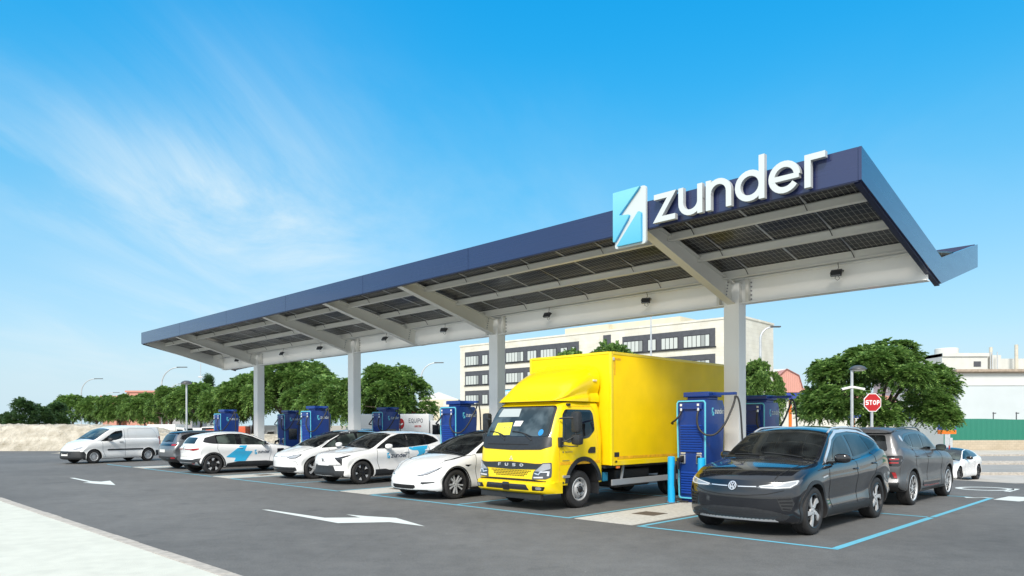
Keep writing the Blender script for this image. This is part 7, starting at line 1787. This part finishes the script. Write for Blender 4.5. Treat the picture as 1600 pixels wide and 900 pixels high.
# more cloud towards the left of the picture (west)
west = nd(wm, 'ShaderNodeMapRange'); west.inputs['From Min'].default_value = .25; west.inputs['From Max'].default_value = -.55; west.inputs['To Min'].default_value = .12; west.inputs['To Max'].default_value = 1.0; lk(wm, sp.outputs[0], west.inputs['Value'])
r1 = nd(wm, 'ShaderNodeMapRange'); r1.inputs['From Min'].default_value = .44; r1.inputs['From Max'].default_value = .72; lk(wm, n1.outputs['Fac'], r1.inputs['Value'])
r2 = nd(wm, 'ShaderNodeMapRange'); r2.inputs['From Min'].default_value = .35; r2.inputs['From Max'].default_value = .65; lk(wm, n2.outputs['Fac'], r2.inputs['Value'])
# cirrus lies in a band of elevation
bnd = nd(wm, 'ShaderNodeMapRange'); bnd.inputs['From Min'].default_value = .46; bnd.inputs['From Max'].default_value = .28; lk(wm, sp.outputs[2], bnd.inputs['Value'])
m1 = nd(wm, 'ShaderNodeMath', operation='MULTIPLY'); lk(wm, r1.outputs[0], m1.inputs[0]); lk(wm, r2.outputs[0], m1.inputs[1])
m2 = nd(wm, 'ShaderNodeMath', operation='MULTIPLY'); lk(wm, m1.outputs[0], m2.inputs[0]); lk(wm, west.outputs[0], m2.inputs[1])
m3 = nd(wm, 'ShaderNodeMath', operation='MULTIPLY'); lk(wm, m2.outputs[0], m3.inputs[0]); lk(wm, bnd.outputs[0], m3.inputs[1])
m4 = nd(wm, 'ShaderNodeMath', operation='MULTIPLY'); m4.inputs[1].default_value = 1.0; m4.use_clamp = True; m4.inputs[1].default_value = .75
mx = nd(wm, 'ShaderNodeMix', data_type='RGBA'); lk(wm, m3.outputs[0], m4.inputs[0]); CLD = m4; rp_ = nd(wm, 'ShaderNodeValToRGB'); e = rp_.color_ramp.elements; rp_.color_ramp.interpolation = 'B_SPLINE'
for i, (p_, c_) in enumerate(((0, (3.3, 4.25, 4.75)), (.10, (2.7, 3.95, 4.8)), (.19, (1.9, 3.6, 4.9)), (.30, (.75, 2.95, 4.8)), (.42, (.10, 2.32, 4.8)), (.56, (.02, 1.9, 4.5)))):
    k_ = e[0] if i == 0 else (e[1] if i == 1 else e.new(p_)); k_.position = p_; k_.color = (*[q/5 for q in c_], 1)
lk(wm, sp.outputs[2], rp_.inputs['Fac'])
sc_ = nd(wm, 'ShaderNodeVectorMath', operation='SCALE'); sc_.inputs['Scale'].default_value = 5; lk(wm, rp_.outputs[0], sc_.inputs[0])
mg_ = nd(wm, 'ShaderNodeMix', data_type='RGBA'); mg_.inputs['Factor'].default_value = .8; lk(wm, hs.outputs[0], mg_.inputs['A']); lk(wm, sc_.outputs[0], mg_.inputs['B'])
def mth(op, a, b=None, c=None, clamp=False):
    n_ = nd(wm, 'ShaderNodeMath', operation=op); n_.use_clamp = clamp
    for i_, v_ in enumerate((a, b, c)):
        if v_ is None: continue
        if isinstance(v_, (int, float)): n_.inputs[i_].default_value = v_
        else: lk(wm, v_, n_.inputs[i_])
    return n_.outputs[0]
yc_ = mth('MAXIMUM', sp.outputs[1], .05); u_ = mth('ADD', mth('DIVIDE', sp.outputs[0], yc_), .40); w_ = mth('SUBTRACT', mth('DIVIDE', sp.outputs[2], yc_), .305)
nw_ = mth('MULTIPLY', mth('SUBTRACT', n2.outputs['Fac'], .5), .16)
dd_ = mth('ADD', mth('ADD', mth('MULTIPLY', u_, .536), mth('MULTIPLY', w_, .845)), nw_); aa_ = mth('SUBTRACT', mth('MULTIPLY', u_, .845), mth('MULTIPLY', w_, .536))
g1_ = mth('POWER', 2.718, mth('MULTIPLY', mth('POWER', mth('ABSOLUTE', mth('DIVIDE', dd_, .05)), 2.0), -1.0)); g2_ = mth('POWER', 2.718, mth('MULTIPLY', mth('POWER', mth('ABSOLUTE', mth('DIVIDE', aa_, .21)), 2.0), -1.0))
g3_ = mth('POWER', 2.718, mth('MULTIPLY', mth('POWER', mth('ABSOLUTE', mth('DIVIDE', dd_, .19)), 2.0), -1.0))
nf_ = nd(wm, 'ShaderNodeMapRange'); nf_.inputs['From Min'].default_value = .30; nf_.inputs['From Max'].default_value = .80; lk(wm, n1.outputs['Fac'], nf_.inputs['Value'])
str_ = mth('MULTIPLY', mth('MULTIPLY', mth('ADD', mth('MULTIPLY', g1_, .8), mth('MULTIPLY', g3_, .95)), g2_), nf_.outputs[0])
lk(wm, mg_.outputs['Result'], mx.inputs['A']); lk(wm, mth('ADD', CLD.outputs[0], str_, None, True), mx.inputs['Factor']); mx.inputs['B'].default_value = (3.9, 4.7, 5.1, 1)
# milky veil near the horizon
hz_ = nd(wm, 'ShaderNodeMapRange'); hz_.inputs['From Min'].default_value = .12; hz_.inputs['From Max'].default_value = .0; hz_.inputs['To Max'].default_value = .9; lk(wm, sp.outputs[2], hz_.inputs['Value'])
mx2 = nd(wm, 'ShaderNodeMix', data_type='RGBA'); lk(wm, hz_.outputs[0], mx2.inputs['Factor']); lk(wm, mx.outputs['Result'], mx2.inputs['A']); mx2.inputs['B'].default_value = (3.3, 4.25, 4.75, 1)

# unseen white overcast added overhead and behind the viewer to whiten light and reflections
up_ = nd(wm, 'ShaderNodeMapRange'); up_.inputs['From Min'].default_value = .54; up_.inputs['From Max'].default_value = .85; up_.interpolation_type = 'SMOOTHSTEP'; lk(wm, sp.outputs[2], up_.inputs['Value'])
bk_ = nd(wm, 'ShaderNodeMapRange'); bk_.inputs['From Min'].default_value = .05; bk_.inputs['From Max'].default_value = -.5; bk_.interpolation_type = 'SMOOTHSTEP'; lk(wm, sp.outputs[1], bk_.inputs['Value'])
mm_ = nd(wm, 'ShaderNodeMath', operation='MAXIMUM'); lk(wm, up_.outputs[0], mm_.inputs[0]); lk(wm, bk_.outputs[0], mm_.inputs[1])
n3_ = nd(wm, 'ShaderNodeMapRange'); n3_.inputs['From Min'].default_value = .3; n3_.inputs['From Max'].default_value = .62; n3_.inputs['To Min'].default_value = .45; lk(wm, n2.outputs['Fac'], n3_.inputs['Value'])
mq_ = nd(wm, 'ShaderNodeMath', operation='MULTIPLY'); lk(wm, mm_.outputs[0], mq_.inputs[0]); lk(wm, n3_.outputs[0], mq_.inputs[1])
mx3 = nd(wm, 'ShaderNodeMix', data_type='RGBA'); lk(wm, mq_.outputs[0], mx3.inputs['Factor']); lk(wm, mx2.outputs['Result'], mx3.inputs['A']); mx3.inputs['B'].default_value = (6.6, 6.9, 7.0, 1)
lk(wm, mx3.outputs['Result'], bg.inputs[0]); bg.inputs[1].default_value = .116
sl = bpy.data.lights.new('sun', 'SUN'); sl.energy = 2.5; sl.angle = radians(14); sl.color = (1, .93, .84)
so = bpy.data.objects.new('sun', sl); COL.objects.link(so)
sd_ = Vector((SUN_AZ[0], SUN_AZ[1], 0)).normalized()*cos(SUN_EL)+Vector((0, 0, sin(SUN_EL))); so.rotation_euler = (-sd_).to_track_quat('-Z', 'Y').to_euler(); so.location = (0, 0, 30)
cam = bpy.data.cameras.new('camera'); co = bpy.data.objects.new('camera', cam); COL.objects.link(co); scene.camera = co
cam.sensor_width = 36; cam.lens = F/1600*36; cam.shift_y = (HOR-450)/1600; cam.shift_x = -(CX-800)/1600; cam.clip_end = 6000; cam.clip_start = .1
co.location = (0, 0, CAMH); co.rotation_euler = (Matrix.Rotation(radians(90), 3, 'X') @ Matrix.Rotation(ROLL, 3, 'Z')).to_euler()
scene.view_settings.view_transform = 'Standard'; scene.view_settings.look = 'None'; scene.view_settings.gamma = 1; scene.view_settings.exposure = .74
scene.render.resolution_x = 1024; scene.render.resolution_y = 576
scene.render.engine = 'CYCLES'
